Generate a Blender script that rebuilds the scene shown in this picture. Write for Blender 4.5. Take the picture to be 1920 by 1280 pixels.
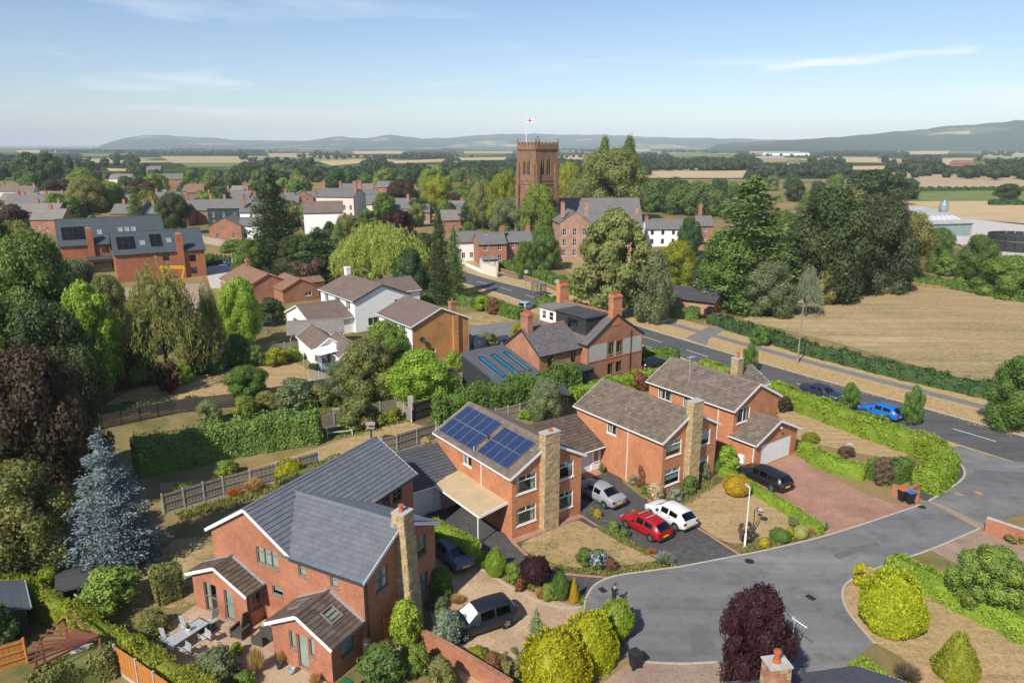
import bpy, math, random
import numpy as np
from mathutils import Vector, Matrix
R = math.radians
for o in list(bpy.data.objects): bpy.data.objects.remove(o)
scn = bpy.context.scene
COL = scn.collection
random.seed(7)
# ------------------------------------------------------------------ camera, sky, sun, exposure
CAMH, FPX = 28.0, 1360.0
PT = math.atan(367/FPX)
cd = bpy.data.cameras.new('camera'); cam = bpy.data.objects.new('camera', cd); COL.objects.link(cam)
cd.sensor_width = 36; cd.lens = FPX/1920*36; cd.clip_start = .5; cd.clip_end = 90000
cam.location = (0, 0, CAMH); cam.rotation_euler = (math.pi/2-PT, 0, 0); scn.camera = cam
HAZE = .0001
SUN_EL, SUN_DIR = 42.0, 58.0            # shadows fall towards 58 degrees from +X
sd = bpy.data.lights.new('sun', 'SUN'); sd.energy = 5.0; sd.angle = R(.53); sd.color = (1, .93, .82)
sun = bpy.data.objects.new('sun', sd); COL.objects.link(sun)
sv = Vector((math.cos(R(SUN_DIR))*math.cos(R(SUN_EL)), math.sin(R(SUN_DIR))*math.cos(R(SUN_EL)), -math.sin(R(SUN_EL))))
sun.rotation_euler = sv.to_track_quat('-Z', 'Y').to_euler()
W = bpy.data.worlds.new('World'); scn.world = W; W.use_nodes = True
wn = W.node_tree.nodes; wl = W.node_tree.links
sky = wn.new('ShaderNodeTexSky'); sky.sky_type = 'NISHITA'; sky.sun_disc = False
sky.sun_elevation = R(SUN_EL)
sky.sun_rotation = math.atan2(-sv.x, -sv.y)
sky.altitude = 0; sky.air_density = 1.0; sky.dust_density = .15; sky.ozone_density = 2.2
bg = wn['Background']; bg.inputs['Strength'].default_value = .098
# thin high cloud: world-space noise on the dome, plus the long bank low on the right
tc = wn.new('ShaderNodeTexCoord')
sx = wn.new('ShaderNodeSeparateXYZ'); wl.new(tc.outputs['Generated'], sx.inputs[0])
def wmath(op, a, b=None, c=None):
    n = wn.new('ShaderNodeMath'); n.operation = op; n.use_clamp = False
    for i, v in enumerate((a, b, c)):
        if v is None: continue
        if isinstance(v, (int, float)): n.inputs[i].default_value = v
        else: wl.new(v, n.inputs[i])
    return n.outputs[0]
zc = wmath('ADD', wmath('MAXIMUM', sx.outputs['Z'], 0.0), .09)
cx = wmath('DIVIDE', sx.outputs['X'], zc); cy = wmath('DIVIDE', sx.outputs['Y'], zc)
cmb = wn.new('ShaderNodeCombineXYZ'); wl.new(wmath('MULTIPLY', cx, .55), cmb.inputs[0]); wl.new(wmath('MULTIPLY', cy, 1.0), cmb.inputs[1])
nz = wn.new('ShaderNodeTexNoise'); nz.inputs['Scale'].default_value = .55; nz.inputs['Detail'].default_value = 9; nz.inputs['Roughness'].default_value = .58
nz.inputs['Distortion'].default_value = .6
wl.new(cmb.outputs[0], nz.inputs['Vector'])
wisps = wmath('MULTIPLY', wmath('MAXIMUM', wmath('SUBTRACT', nz.outputs['Fac'], .54), 0), 4.5)
# bank: azimuth ax = x/y, elevation ez = z/y
ax = wmath('DIVIDE', sx.outputs['X'], wmath('MAXIMUM', sx.outputs['Y'], .05)); ez = wmath('DIVIDE', sx.outputs['Z'], wmath('MAXIMUM', sx.outputs['Y'], .05))
cm2 = wn.new('ShaderNodeCombineXYZ'); wl.new(ax, cm2.inputs[0]); wl.new(wmath('MULTIPLY', ez, 4), cm2.inputs[1])
n2 = wn.new('ShaderNodeTexNoise'); n2.inputs['Scale'].default_value = 16; n2.inputs['Detail'].default_value = 6; wl.new(cm2.outputs[0], n2.inputs['Vector'])
line = wmath('ADD', wmath('MULTIPLY', wmath('SUBTRACT', ax, .318), .0914), .0955)
dev = wmath('ADD', wmath('SUBTRACT', ez, line), wmath('MULTIPLY', wmath('SUBTRACT', n2.outputs['Fac'], .5), .016))
bz = wmath('SUBTRACT', 1, wmath('MULTIPLY', wmath('ABSOLUTE', dev), 150))
bx_ = wmath('MULTIPLY', wmath('SUBTRACT', ax, .312), wmath('SUBTRACT', .61, ax))
bank = wmath('MULTIPLY', wmath('MAXIMUM', bz, 0), wmath('MINIMUM', wmath('MAXIMUM', wmath('MULTIPLY', bx_, 130), 0), 1))
fac = wmath('MINIMUM', wmath('ADD', wmath('MULTIPLY', wisps, .75), wmath('MULTIPLY', bank, .5)), .8)
mixc = wn.new('ShaderNodeMixRGB'); wl.new(fac, mixc.inputs['Fac']); tintn = wn.new('ShaderNodeMixRGB'); tintn.blend_type = 'MULTIPLY'; tintn.inputs[0].default_value = 1; wl.new(sky.outputs[0], tintn.inputs[1]); tintn.inputs[2].default_value = (.94, .965, 1.06, 1); wl.new(tintn.outputs[0], mixc.inputs[1]); mixc.inputs[2].default_value = (9.4, 9.6, 10, 1)
wl.new(mixc.outputs[0], bg.inputs['Color'])
scn.view_settings.view_transform = 'Standard'; scn.view_settings.look = 'None'
scn.view_settings.exposure = 0.3; scn.view_settings.gamma = 1; scn.view_settings.use_curve_mapping = False
# ------------------------------------------------------------------ pixel of the photo <-> place on the ground
SP, CP = math.sin(PT), math.cos(PT)
def P(x, y, z=0.0):
    u, v = (x-960)/FPX, (640-y)/FPX
    t = (z-CAMH)/(-SP+v*CP)
    return Vector((u*t, (CP+v*SP)*t, z))
def ZAT(y, Y):
    v = (640-y)/FPX
    return CAMH+Y*(-SP+v*CP)/(CP+v*SP)
def DEPTH(Y, z=0): return Y*CP+(CAMH-z)*SP
# ------------------------------------------------------------------ materials
MATS = {}
def _new(name):
    m = bpy.data.materials.new(name); m.use_nodes = True
    nt = m.node_tree; b = nt.nodes['Principled BSDF']; MATS[name] = m
    return m, nt.nodes, nt.links, b
def _mixn(ns, ls, f, a, b, mode='MIX'):
    n = ns.new('ShaderNodeMixRGB'); n.blend_type = mode
    for i, v in enumerate((f, a, b)):
        if isinstance(v, (int, float)): n.inputs[i].default_value = v
        elif isinstance(v, tuple): n.inputs[i].default_value = v+(1,) if len(v) == 3 else v
        else: ls.new(v, n.inputs[i])
    return n.outputs[0]
def _noise(ns, ls, co, sc, det=4, ro=.6):
    n = ns.new('ShaderNodeTexNoise'); n.inputs['Scale'].default_value = sc; n.inputs['Detail'].default_value = det; n.inputs['Roughness'].default_value = ro
    ls.new(co, n.inputs['Vector']); return n.outputs['Fac']
def _ramp(ns, ls, f, lo, hi):
    n = ns.new('ShaderNodeMapRange'); n.inputs[1].default_value = lo; n.inputs[2].default_value = hi; ls.new(f, n.inputs[0]); return n.outputs[0]
def _bump(ns, ls, b, h, st, dist=.02):
    n = ns.new('ShaderNodeBump'); n.inputs['Strength'].default_value = st; n.inputs['Distance'].default_value = dist
    ls.new(h, n.inputs['Height']); ls.new(n.outputs[0], b.inputs['Normal'])
def plain(name, c1, c2=None, sc=3, rough=.7, bump=0, metal=0, spec=.4, coord='pos', c3=None, sc3=.4, lo=.35, hi=.65):
    m, ns, ls, b = _new(name)
    b.inputs['Roughness'].default_value = rough; b.inputs['Metallic'].default_value = metal; b.inputs['Specular IOR Level'].default_value = spec
    if c2 is None: c2 = tuple(x*.82 for x in c1)
    if coord == 'pos': co = ns.new('ShaderNodeNewGeometry').outputs['Position']
    else: co = ns.new('ShaderNodeTexCoord').outputs['Object']
    f = _noise(ns, ls, co, sc, 6)
    c = _mixn(ns, ls, _ramp(ns, ls, f, lo, hi), c1, c2)
    if c3: c = _mixn(ns, ls, _ramp(ns, ls, _noise(ns, ls, co, sc3, 5), .45, .7), c, c3)
    ls.new(c, b.inputs['Base Color'])
    if bump: _bump(ns, ls, b, _noise(ns, ls, co, sc*6, 4), bump)
    return m
def brick(name, c1, c2, mortar, w=.225, h=.075, ms=.012, dirt=(.1, .06, .04), dirtf=.35, bump=.5, var=1.0):
    m, ns, ls, b = _new(name); b.inputs['Roughness'].default_value = .85; b.inputs['Specular IOR Level'].default_value = .25
    uv = ns.new('ShaderNodeUVMap'); uv.uv_map = 'UVMap'
    t = ns.new('ShaderNodeTexBrick'); ls.new(uv.outputs[0], t.inputs['Vector'])
    t.inputs['Scale'].default_value = 1; t.inputs['Brick Width'].default_value = w; t.inputs['Row Height'].default_value = h
    t.inputs['Mortar Size'].default_value = ms; t.inputs['Mortar Smooth'].default_value = .2; t.inputs['Bias'].default_value = 0
    for k, c in (('Color1', c1), ('Color2', c2), ('Mortar', mortar)): t.inputs[k].default_value = c+(1,)
    co = ns.new('ShaderNodeNewGeometry').outputs['Position']
    c = _mixn(ns, ls, _ramp(ns, ls, _noise(ns, ls, co, .7, 6, .65), .45, .8), t.outputs['Color'], _mixn(ns, ls, dirtf, t.outputs['Color'], dirt))
    c = _mixn(ns, ls, .38*var, c, _mixn(ns, ls, _ramp(ns, ls, _noise(ns, ls, co, 6, 4, .75), .3, .7), tuple(x*.5 for x in c1), tuple(min(1, x*1.45) for x in c2)))
    c = _mixn(ns, ls, .7*var, c, _mixn(ns, ls, _ramp(ns, ls, _noise(ns, ls, co, .45, 6, .7), .3, .7), (.6, .57, .55), (1.2, 1.2, 1.18)), 'MULTIPLY')
    ls.new(c, b.inputs['Base Color']); _bump(ns, ls, b, t.outputs['Fac'], -bump, .008)
    return m
def tilemat(name, c1, c2, moss=None, mossf=(.5, .75), rough=.75, spec=.35):
    m, ns, ls, b = _new(name); b.inputs['Roughness'].default_value = rough; b.inputs['Specular IOR Level'].default_value = spec
    co = ns.new('ShaderNodeNewGeometry').outputs['Position']
    a = ns.new('ShaderNodeAttribute'); a.attribute_name = 'tint'
    c = _mixn(ns, ls, a.outputs['Fac'], c1, c2)
    c = _mixn(ns, ls, _ramp(ns, ls, _noise(ns, ls, co, 1.3, 7, .7), .4, .7), c, _mixn(ns, ls, .45, c, tuple(x*.55 for x in c1)))
    if moss:
        mm = _ramp(ns, ls, _noise(ns, ls, co, 5, 5, .7), mossf[0], mossf[1])
        c = _mixn(ns, ls, mm, c, moss)
    ls.new(c, b.inputs['Base Color']); _bump(ns, ls, b, _noise(ns, ls, co, 30, 3), .25, .01)
    return m
def roofuv(name, c1, c2, w=.3, h=.28, dark=.5, moss=None):
    m, ns, ls, b = _new(name); b.inputs['Roughness'].default_value = .75; b.inputs['Specular IOR Level'].default_value = .3
    uv = ns.new('ShaderNodeUVMap'); uv.uv_map = 'UVMap'
    t = ns.new('ShaderNodeTexBrick'); ls.new(uv.outputs[0], t.inputs['Vector'])
    t.inputs['Scale'].default_value = 1; t.inputs['Brick Width'].default_value = w; t.inputs['Row Height'].default_value = h; t.inputs['Mortar Size'].default_value = .012
    for k, c in (('Color1', c1), ('Color2', c2), ('Mortar', tuple(x*dark for x in c1))): t.inputs[k].default_value = c+(1,)
    co = ns.new('ShaderNodeNewGeometry').outputs['Position']
    c = _mixn(ns, ls, _ramp(ns, ls, _noise(ns, ls, co, .5, 6, .7), .4, .75), t.outputs['Color'], _mixn(ns, ls, .5, t.outputs['Color'], moss or tuple(x*.6 for x in c1)))
    ls.new(c, b.inputs['Base Color']); _bump(ns, ls, b, t.outputs['Fac'], -.4, .02)
    return m
def leafmat(name, transl=.3, rough=.55):
    m, ns, ls, b = _new(name)
    oi = ns.new('ShaderNodeObjectInfo'); a = ns.new('ShaderNodeAttribute'); a.attribute_name = 'tint'
    hs = ns.new('ShaderNodeHueSaturation'); ls.new(oi.outputs['Color'], hs.inputs['Color'])
    v = ns.new('ShaderNodeMapRange'); v.inputs[3].default_value = .72; v.inputs[4].default_value = 1.4; ls.new(a.outputs['Fac'], v.inputs[0]); ls.new(v.outputs[0], hs.inputs['Value'])
    h = ns.new('ShaderNodeMapRange'); h.inputs[3].default_value = .512; h.inputs[4].default_value = .484; ls.new(a.outputs['Fac'], h.inputs[0]); ls.new(h.outputs[0], hs.inputs['Hue'])
    b.inputs['Roughness'].default_value = rough; b.inputs['Specular IOR Level'].default_value = .3
    ls.new(hs.outputs[0], b.inputs['Base Color'])
    tr = ns.new('ShaderNodeBsdfTranslucent'); ls.new(_mixn(ns, ls, 1.0, hs.outputs[0], (1.25, 1.3, .7), 'MULTIPLY'), tr.inputs['Color'])
    mx = ns.new('ShaderNodeMixShader'); mx.inputs[0].default_value = transl
    ls.new(b.outputs[0], mx.inputs[1]); ls.new(tr.outputs[0], mx.inputs[2]); ls.new(mx.outputs[0], ns['Material Output'].inputs['Surface'])
    return m
def objcol(name, rough=.35, metal=0, coat=0, var=.12):
    m, ns, ls, b = _new(name)
    oi = ns.new('ShaderNodeObjectInfo'); b.inputs['Roughness'].default_value = rough; b.inputs['Metallic'].default_value = metal; b.inputs['Coat Weight'].default_value = coat
    b.inputs['Coat Roughness'].default_value = .05
    co = ns.new('ShaderNodeTexCoord').outputs['Object']
    ls.new(_mixn(ns, ls, _ramp(ns, ls, _noise(ns, ls, co, 4, 5), .4, .8), oi.outputs['Color'], _mixn(ns, ls, 1.0, oi.outputs['Color'], (1-var, 1-var, 1-var), 'MULTIPLY')), b.inputs['Base Color'])
    return m
def glass(name, tint=(.5, .56, .55), fmin=.1):
    m, ns, ls, b = _new(name); ns.remove(b)
    fr = ns.new('ShaderNodeFresnel'); fr.inputs[0].default_value = 1.6
    mr = ns.new('ShaderNodeMapRange'); mr.inputs[3].default_value = fmin; ls.new(fr.outputs[0], mr.inputs[0])
    g = ns.new('ShaderNodeBsdfGlossy'); g.inputs['Roughness'].default_value = .03; g.inputs['Color'].default_value = (.9, .95, 1, 1)
    t = ns.new('ShaderNodeBsdfTransparent'); t.inputs['Color'].default_value = tint+(1,)
    bf = ns.new('ShaderNodeMath'); bf.operation = 'SUBTRACT'; bf.inputs[0].default_value = 1; ls.new(ns.new('ShaderNodeNewGeometry').outputs['Backfacing'], bf.inputs[1])
    fm = ns.new('ShaderNodeMath'); fm.operation = 'MULTIPLY'; ls.new(mr.outputs[0], fm.inputs[0]); ls.new(bf.outputs[0], fm.inputs[1])      # the inner face of a pane does not mirror
    mx = ns.new('ShaderNodeMixShader'); ls.new(fm.outputs[0], mx.inputs[0]); ls.new(t.outputs[0], mx.inputs[1]); ls.new(g.outputs[0], mx.inputs[2])
    ls.new(mx.outputs[0], ns['Material Output'].inputs['Surface'])
    return m
def ground_mat(name, cols, scs, bump=.35, bsc=9, lo=.42, hi=.6, streak=None):
    m, ns, ls, b = _new(name); b.inputs['Roughness'].default_value = .95; b.inputs['Specular IOR Level'].default_value = .1
    co = ns.new('ShaderNodeNewGeometry').outputs['Position']
    c = cols[0]
    for k, s in zip(cols[1:], scs): c = _mixn(ns, ls, _ramp(ns, ls, _noise(ns, ls, co, s, 8, .68), lo, hi), c, k)
    c = _mixn(ns, ls, .38, c, _mixn(ns, ls, _ramp(ns, ls, _noise(ns, ls, co, bsc, 4, .7), .3, .7), (.62, .62, .62), (1.3, 1.3, 1.3)), 'MULTIPLY')
    if streak:
        mp = ns.new('ShaderNodeMapping'); mp.inputs['Rotation'].default_value = (0, 0, R(streak[0])); mp.inputs['Scale'].default_value = (streak[1]*.06, streak[1], 1); ls.new(co, mp.inputs['Vector'])
        c = _mixn(ns, ls, streak[2], c, _mixn(ns, ls, _ramp(ns, ls, _noise(ns, ls, mp.outputs[0], 1, 5, .7), .35, .65), (.6, .6, .6), (1.35, 1.35, 1.35)), 'MULTIPLY')
    ls.new(c, b.inputs['Base Color']); _bump(ns, ls, b, _noise(ns, ls, co, bsc, 4, .7), bump, .06)
    return m
brick('brick_red', (.31, .08, .038), (.43, .135, .066), (.47, .33, .24), ms=.015)
brick('brick_orange', (.44, .155, .068), (.54, .215, .1), (.5, .29, .18), dirtf=.2, dirt=(.3, .12, .06))
brick('brick_old', (.30, .105, .056), (.42, .17, .095), (.4, .29, .21), dirtf=.55, ms=.015)
brick('brick_pink', (.38, .19, .13), (.46, .25, .18), (.45, .36, .29), dirtf=.4)
brick('brick_brown', (.42, .2, .07), (.5, .25, .09), (.42, .23, .11), dirtf=.15)
brick('brick_new', (.32, .1, .05), (.4, .14, .075), (.34, .18, .12), dirtf=.2)
brick('sandstone', (.19, .108, .076), (.29, .168, .11), (.13, .08, .058), w=.7, h=.34, ms=.025, dirt=(.36, .21, .05), dirtf=.75)
brick('render_white', (.84, .84, .83), (.84, .84, .83), (.83, .83, .82), dirtf=.08, dirt=(.5, .5, .48), bump=0, var=.15)
brick('render_cream', (.68, .6, .52), (.68, .6, .52), (.66, .58, .5), dirtf=.2, dirt=(.4, .35, .3), bump=0, var=.15)
brick('render_grey', (.42, .42, .38), (.44, .43, .39), (.42, .41, .37), dirtf=.25, dirt=(.3, .29, .25), bump=0, var=.15)
brick('render_green', (.03, .05, .05), (.03, .05, .05), (.03, .05, .05), dirtf=.2, bump=0)
brick('zinc_cladding', (.035, .038, .043), (.045, .048, .053), (.012, .013, .015), w=.32, h=9, ms=.012, dirtf=.1)
brick('block_pink', (.33, .17, .125), (.40, .225, .165), (.27, .17, .13), w=.2, h=.1, ms=.008, dirt=(.25, .2, .16), dirtf=.4)
brick('block_beige', (.42, .29, .185), (.50, .36, .235), (.34, .25, .17), w=.2, h=.1, ms=.008, dirt=(.33, .25, .16), dirtf=.5)
brick('block_brown', (.29, .2, .155), (.36, .26, .2), (.25, .19, .15), w=.2, h=.1, ms=.008, dirt=(.22, .18, .14), dirtf=.4)
brick('patio_stone', (.40, .29, .2), (.46, .33, .23), (.3, .23, .16), w=.9, h=.6, ms=.015, dirt=(.3, .18, .1), dirtf=.5)
plain('stone_a', (.42, .33, .21), (.3, .23, .14), 6, .9, .6, coord='obj', spec=.2)
plain('stone_b', (.55, .40, .21), (.40, .28, .14), 6, .9, .6, coord='obj', spec=.2)
plain('mortar', (.34, .28, .2), (.26, .2, .14), 8, .95, .3)
tilemat('slate_blue', (.135, .148, .172), (.165, .178, .2), rough=.6)
tilemat('tile_brown', (.085, .062, .048), (.15, .112, .085), moss=(.17, .15, .11), mossf=(.62, .8))
tilemat('tile_grey', (.14, .108, .086), (.22, .175, .138), moss=(.22, .2, .16), mossf=(.62, .8))
tilemat('tile_mossy', (.125, .095, .073), (.205, .163, .125), moss=(.23, .2, .08), mossf=(.55, .75))
tilemat('tile_dark', (.075, .08, .095), (.095, .1, .115), rough=.65)
tilemat('tile_slate', (.13, .11, .115), (.17, .15, .155), moss=(.25, .23, .22), mossf=(.6, .78))
roofuv('roof_slate', (.13, .125, .13), (.16, .155, .155), moss=(.2, .19, .16))
roofuv('roof_dark', (.06, .075, .09), (.07, .087, .1), dark=.75)
roofuv('roof_brown', (.16, .115, .095), (.2, .15, .125))
roofuv('roof_red', (.22, .12, .08), (.28, .16, .11), moss=(.14, .1, .07))
roofuv('roof_grey', (.2, .18, .165), (.24, .22, .2))
roofuv('roof_zinc', (.10, .112, .13), (.115, .128, .148), w=90, h=.45, dark=.55)
roofuv('roof_sheet', (.36, .36, .35), (.42, .42, .4), w=90, h=.9, dark=.8)
roofuv('roof_felt', (.055, .055, .06), (.065, .065, .07), w=9, h=1, dark=.8)
roofuv('carport_sheet', (.48, .37, .22), (.52, .41, .26), w=.09, h=30, dark=.8)
plain('white_paint', (.78, .79, .8), (.7, .71, .72), 4, .5)
plain('grey_frame', (.2, .19, .165), (.17, .165, .145), 5, .5)
plain('black_paint', (.012, .012, .014), (.02, .02, .022), 5, .4)
plain('charcoal', (.03, .032, .036), (.04, .042, .046), 4, .5)
plain('lead', (.24, .27, .32), (.32, .35, .4), 6, .5, .2)
plain('curtain', (.66, .64, .58), (.55, .54, .48), 12, .9, coord='obj')
plain('blind', (.5, .56, .53), (.42, .48, .45), 12, .9, coord='obj')
plain('dim_room', (.1, .085, .07), (.06, .05, .045), 2, .9)
plain('bark', (.13, .1, .075), (.07, .055, .04), 7, .95, .6, spec=.1)
plain('bark_pale', (.42, .4, .36), (.2, .18, .15), 6, .95, .4, spec=.1)
plain('wood_fence', (.30, .26, .21), (.22, .19, .155), 5, .9, .3, spec=.1)
plain('wood_dark', (.075, .065, .055), (.05, .043, .037), 5, .9, .3, spec=.1)
plain('wood_orange', (.48, .2, .045), (.40, .16, .035), 4, .8, .2)
plain('wood_red', (.22, .075, .05), (.16, .055, .04), 5, .7, .2)
plain('wood_pale', (.45, .38, .3), (.36, .3, .23), 5, .85, .2)
plain('concrete', (.46, .44, .4), (.36, .345, .31), 3, .9, .3, spec=.2)
plain('kerb_stone', (.46, .41, .34), (.36, .32, .27), 4, .9, .2, spec=.2)
plain('kerb_pink', (.42, .23, .17), (.34, .18, .13), 6, .9, .2, spec=.2)
plain('metal_grey', (.35, .36, .37), (.28, .29, .3), 5, .45, metal=.6)
plain('metal_pale', (.55, .57, .58), (.45, .47, .48), 5, .4, metal=.3)
plain('galvanised', (.36, .42, .46), (.28, .34, .38), 2, .45, metal=.4)
plain('cladding_green', (.25, .32, .3), (.18, .24, .23), 1.5, .6)
plain('tank_dark', (.02, .025, .022), (.03, .035, .03), 2, .5)
plain('terracotta', (.45, .12, .05), (.34, .09, .04), 8, .85, .2)
plain('rubber', (.012, .012, .012), (.02, .02, .02), 9, .85)
plain('alloy', (.45, .46, .47), (.3, .31, .32), 30, .35, metal=.7, coord='obj')
plain('lamp_red', (.4, .01, .015), (.25, .005, .01), 20, .2, coord='obj')
plain('lamp_white', (.75, .77, .8), (.5, .52, .55), 20, .15, coord='obj')
plain('plate_yellow', (.75, .55, .03), (.7, .5, .03), 30, .4, coord='obj')
plain('plate_white', (.8, .8, .78), (.75, .75, .73), 30, .4, coord='obj')
plain('plastic_dark', (.025, .027, .03), (.035, .037, .04), 5, .45, coord='obj')
plain('skin', (.5, .27, .18), (.45, .24, .16), 10, .5)
plain('hair', (.03, .02, .012), (.05, .035, .02), 20, .6)
plain('suit_navy', (.012, .016, .03), (.018, .023, .04), 12, .8)
plain('shoe', (.01, .008, .006), (.02, .015, .012), 12, .4)
plain('fabric_white', (.78, .79, .82), (.7, .71, .76), 3, .8)
plain('rattan', (.085, .075, .065), (.05, .045, .04), 40, .8, .3, coord='obj')
plain('turf_green', (.03, .11, .025), (.025, .09, .02), 20, .95)
plain('marking_white', (.7, .7, .68), (.45, .45, .44), 5, .7, lo=.5, hi=.9)
plain('gravel', (.52, .4, .26), (.3, .22, .14), 14, .95, .8)
plain('mulch', (.2, .165, .13), (.11, .09, .07), 9, .95, .7, c3=(.26, .2, .15), sc3=1.2)
plain('soil', (.2, .13, .08), (.12, .08, .05), 3, .95, .6, c3=(.1, .11, .04), sc3=.8)
plain('rubble', (.4, .3, .22), (.25, .18, .13), 2, .95, .6)
plain('yard', (.52, .48, .45), (.43, .39, .36), .6, .95, .2)
ground_mat('asphalt_main', [(.1, .1, .103), (.125, .124, .124), (.086, .086, .088)], [.5, 2.2], .3, 40, .45, .7, (-56, .8, .5))
ground_mat('asphalt_close', [(.172, .172, .174), (.205, .203, .2), (.145, .144, .145), (.225, .22, .21), (.135, .133, .133)], [.18, 1.1, .07, .5], .3, 35, .5, .68, (20, .5, .4))
ground_mat('asphalt_drive', [(.083, .081, .082), (.11, .107, .106), (.068, .066, .067)], [.4, 2.5], .3, 40)
ground_mat('footpath', [(.17, .165, .165), (.2, .195, .19)], [.6], .2, 30)
ground_mat('lawn_dry', [(.36, .25, .12), (.45, .33, .18), (.25, .18, .075), (.15, .155, .045), (.42, .305, .16)], [.45, 1.9, .6, 5], .7, 11, .48, .62)
ground_mat('lawn_straw', [(.41, .28, .145), (.34, .235, .113), (.25, .185, .078), (.47, .345, .195)], [.5, 1.9, 5], .7, 11, .47, .64, (35, 1.5, .4))
ground_mat('field_near', [(.35, .25, .135), (.42, .31, .175), (.21, .195, .08), (.29, .205, .1), (.43, .32, .185)], [.03, .05, .3, 1.4], .6, 6, .46, .66, (12, .5, .45))
ground_mat('field_tan', [(.45, .335, .185), (.40, .29, .15), (.5, .38, .22)], [.01, .06], .4, 3)
ground_mat('field_pale', [(.40, .3, .19), (.33, .27, .15), (.42, .32, .2)], [.01, .06], .4, 3)
ground_mat('field_green', [(.11, .18, .04), (.15, .2, .05), (.2, .2, .08)], [.015, .05], .4, 3)
ground_mat('verge_dry', [(.44, .31, .16), (.52, .385, .215), (.27, .205, .09), (.38, .27, .13)], [.5, 1.7, 5], .5, 12, .45, .7)
ground_mat('rough_grass', [(.16, .145, .05), (.24, .185, .08), (.085, .1, .03), (.3, .21, .1)], [.06, .35, .02], .6, 7)
ground_mat('garden_floor', [(.15, .115, .06), (.24, .165, .085), (.075, .08, .03)], [.5, 1.1], .6, 9)
leafmat('leaf', .4); leafmat('needle', .12, .6); leafmat('petal', .35, .7)
objcol('car_paint', .38, .0, .12, .03); objcol('paint', .5); objcol('matte', .85)
glass('pane_glass', (.84, .88, .87), .06); glass('pane_teal', (.06, .72, .85), .05); glass('car_glass', (.12, .13, .14), .03)
# stone of the solar cells
def solar_mat(name, c1, c2, line, w, h, ms):
    m, ns, ls, b = _new(name); b.inputs['Roughness'].default_value = .3; b.inputs['Specular IOR Level'].default_value = .22
    uv = ns.new('ShaderNodeUVMap'); uv.uv_map = 'UVMap'
    t = ns.new('ShaderNodeTexBrick'); ls.new(uv.outputs[0], t.inputs['Vector']); t.offset = 0
    t.inputs['Scale'].default_value = 1; t.inputs['Brick Width'].default_value = w; t.inputs['Row Height'].default_value = h; t.inputs['Mortar Size'].default_value = ms
    for k, c in (('Color1', c1), ('Color2', c2), ('Mortar', line)): t.inputs[k].default_value = c+(1,)
    ls.new(t.outputs[0], b.inputs['Base Color'])
solar_mat('solar_blue', (.008, .02, .075), (.012, .027, .095), (.09, .12, .2), .16, .16, .008)
solar_mat('solar_black', (.006, .006, .008), (.009, .009, .011), (.02, .02, .022), .2, .2, .006)
# far country: patchwork of fields and woods in world space
def country_mat(name, wood=(.47, .5), fieldf=.5):
    m, ns, ls, b = _new(name); b.inputs['Roughness'].default_value = 1; b.inputs['Specular IOR Level'].default_value = 0
    co = ns.new('ShaderNodeNewGeometry').outputs['Position']
    v = ns.new('ShaderNodeTexVoronoi'); v.inputs['Scale'].default_value = .0042; ls.new(co, v.inputs['Vector'])
    sp = ns.new('ShaderNodeSeparateColor'); ls.new(v.outputs['Color'], sp.inputs[0])
    c = _mixn(ns, ls, _ramp(ns, ls, sp.outputs[0], fieldf, fieldf+.05), (.085, .12, .035), (.42, .32, .17))
    c = _mixn(ns, ls, _ramp(ns, ls, sp.outputs[1], .6, .65), c, (.13, .16, .05))
    w = _ramp(ns, ls, _noise(ns, ls, co, .0011, 5), *wood)
    c = _mixn(ns, ls, w, c, _mixn(ns, ls, _noise(ns, ls, co, .03, 3), (.02, .035, .012), (.05, .07, .02)))
    ls.new(c, b.inputs['Base Color'])
country_mat('far_country'); country_mat('hill_country', (.40, .45), .6)
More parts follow.
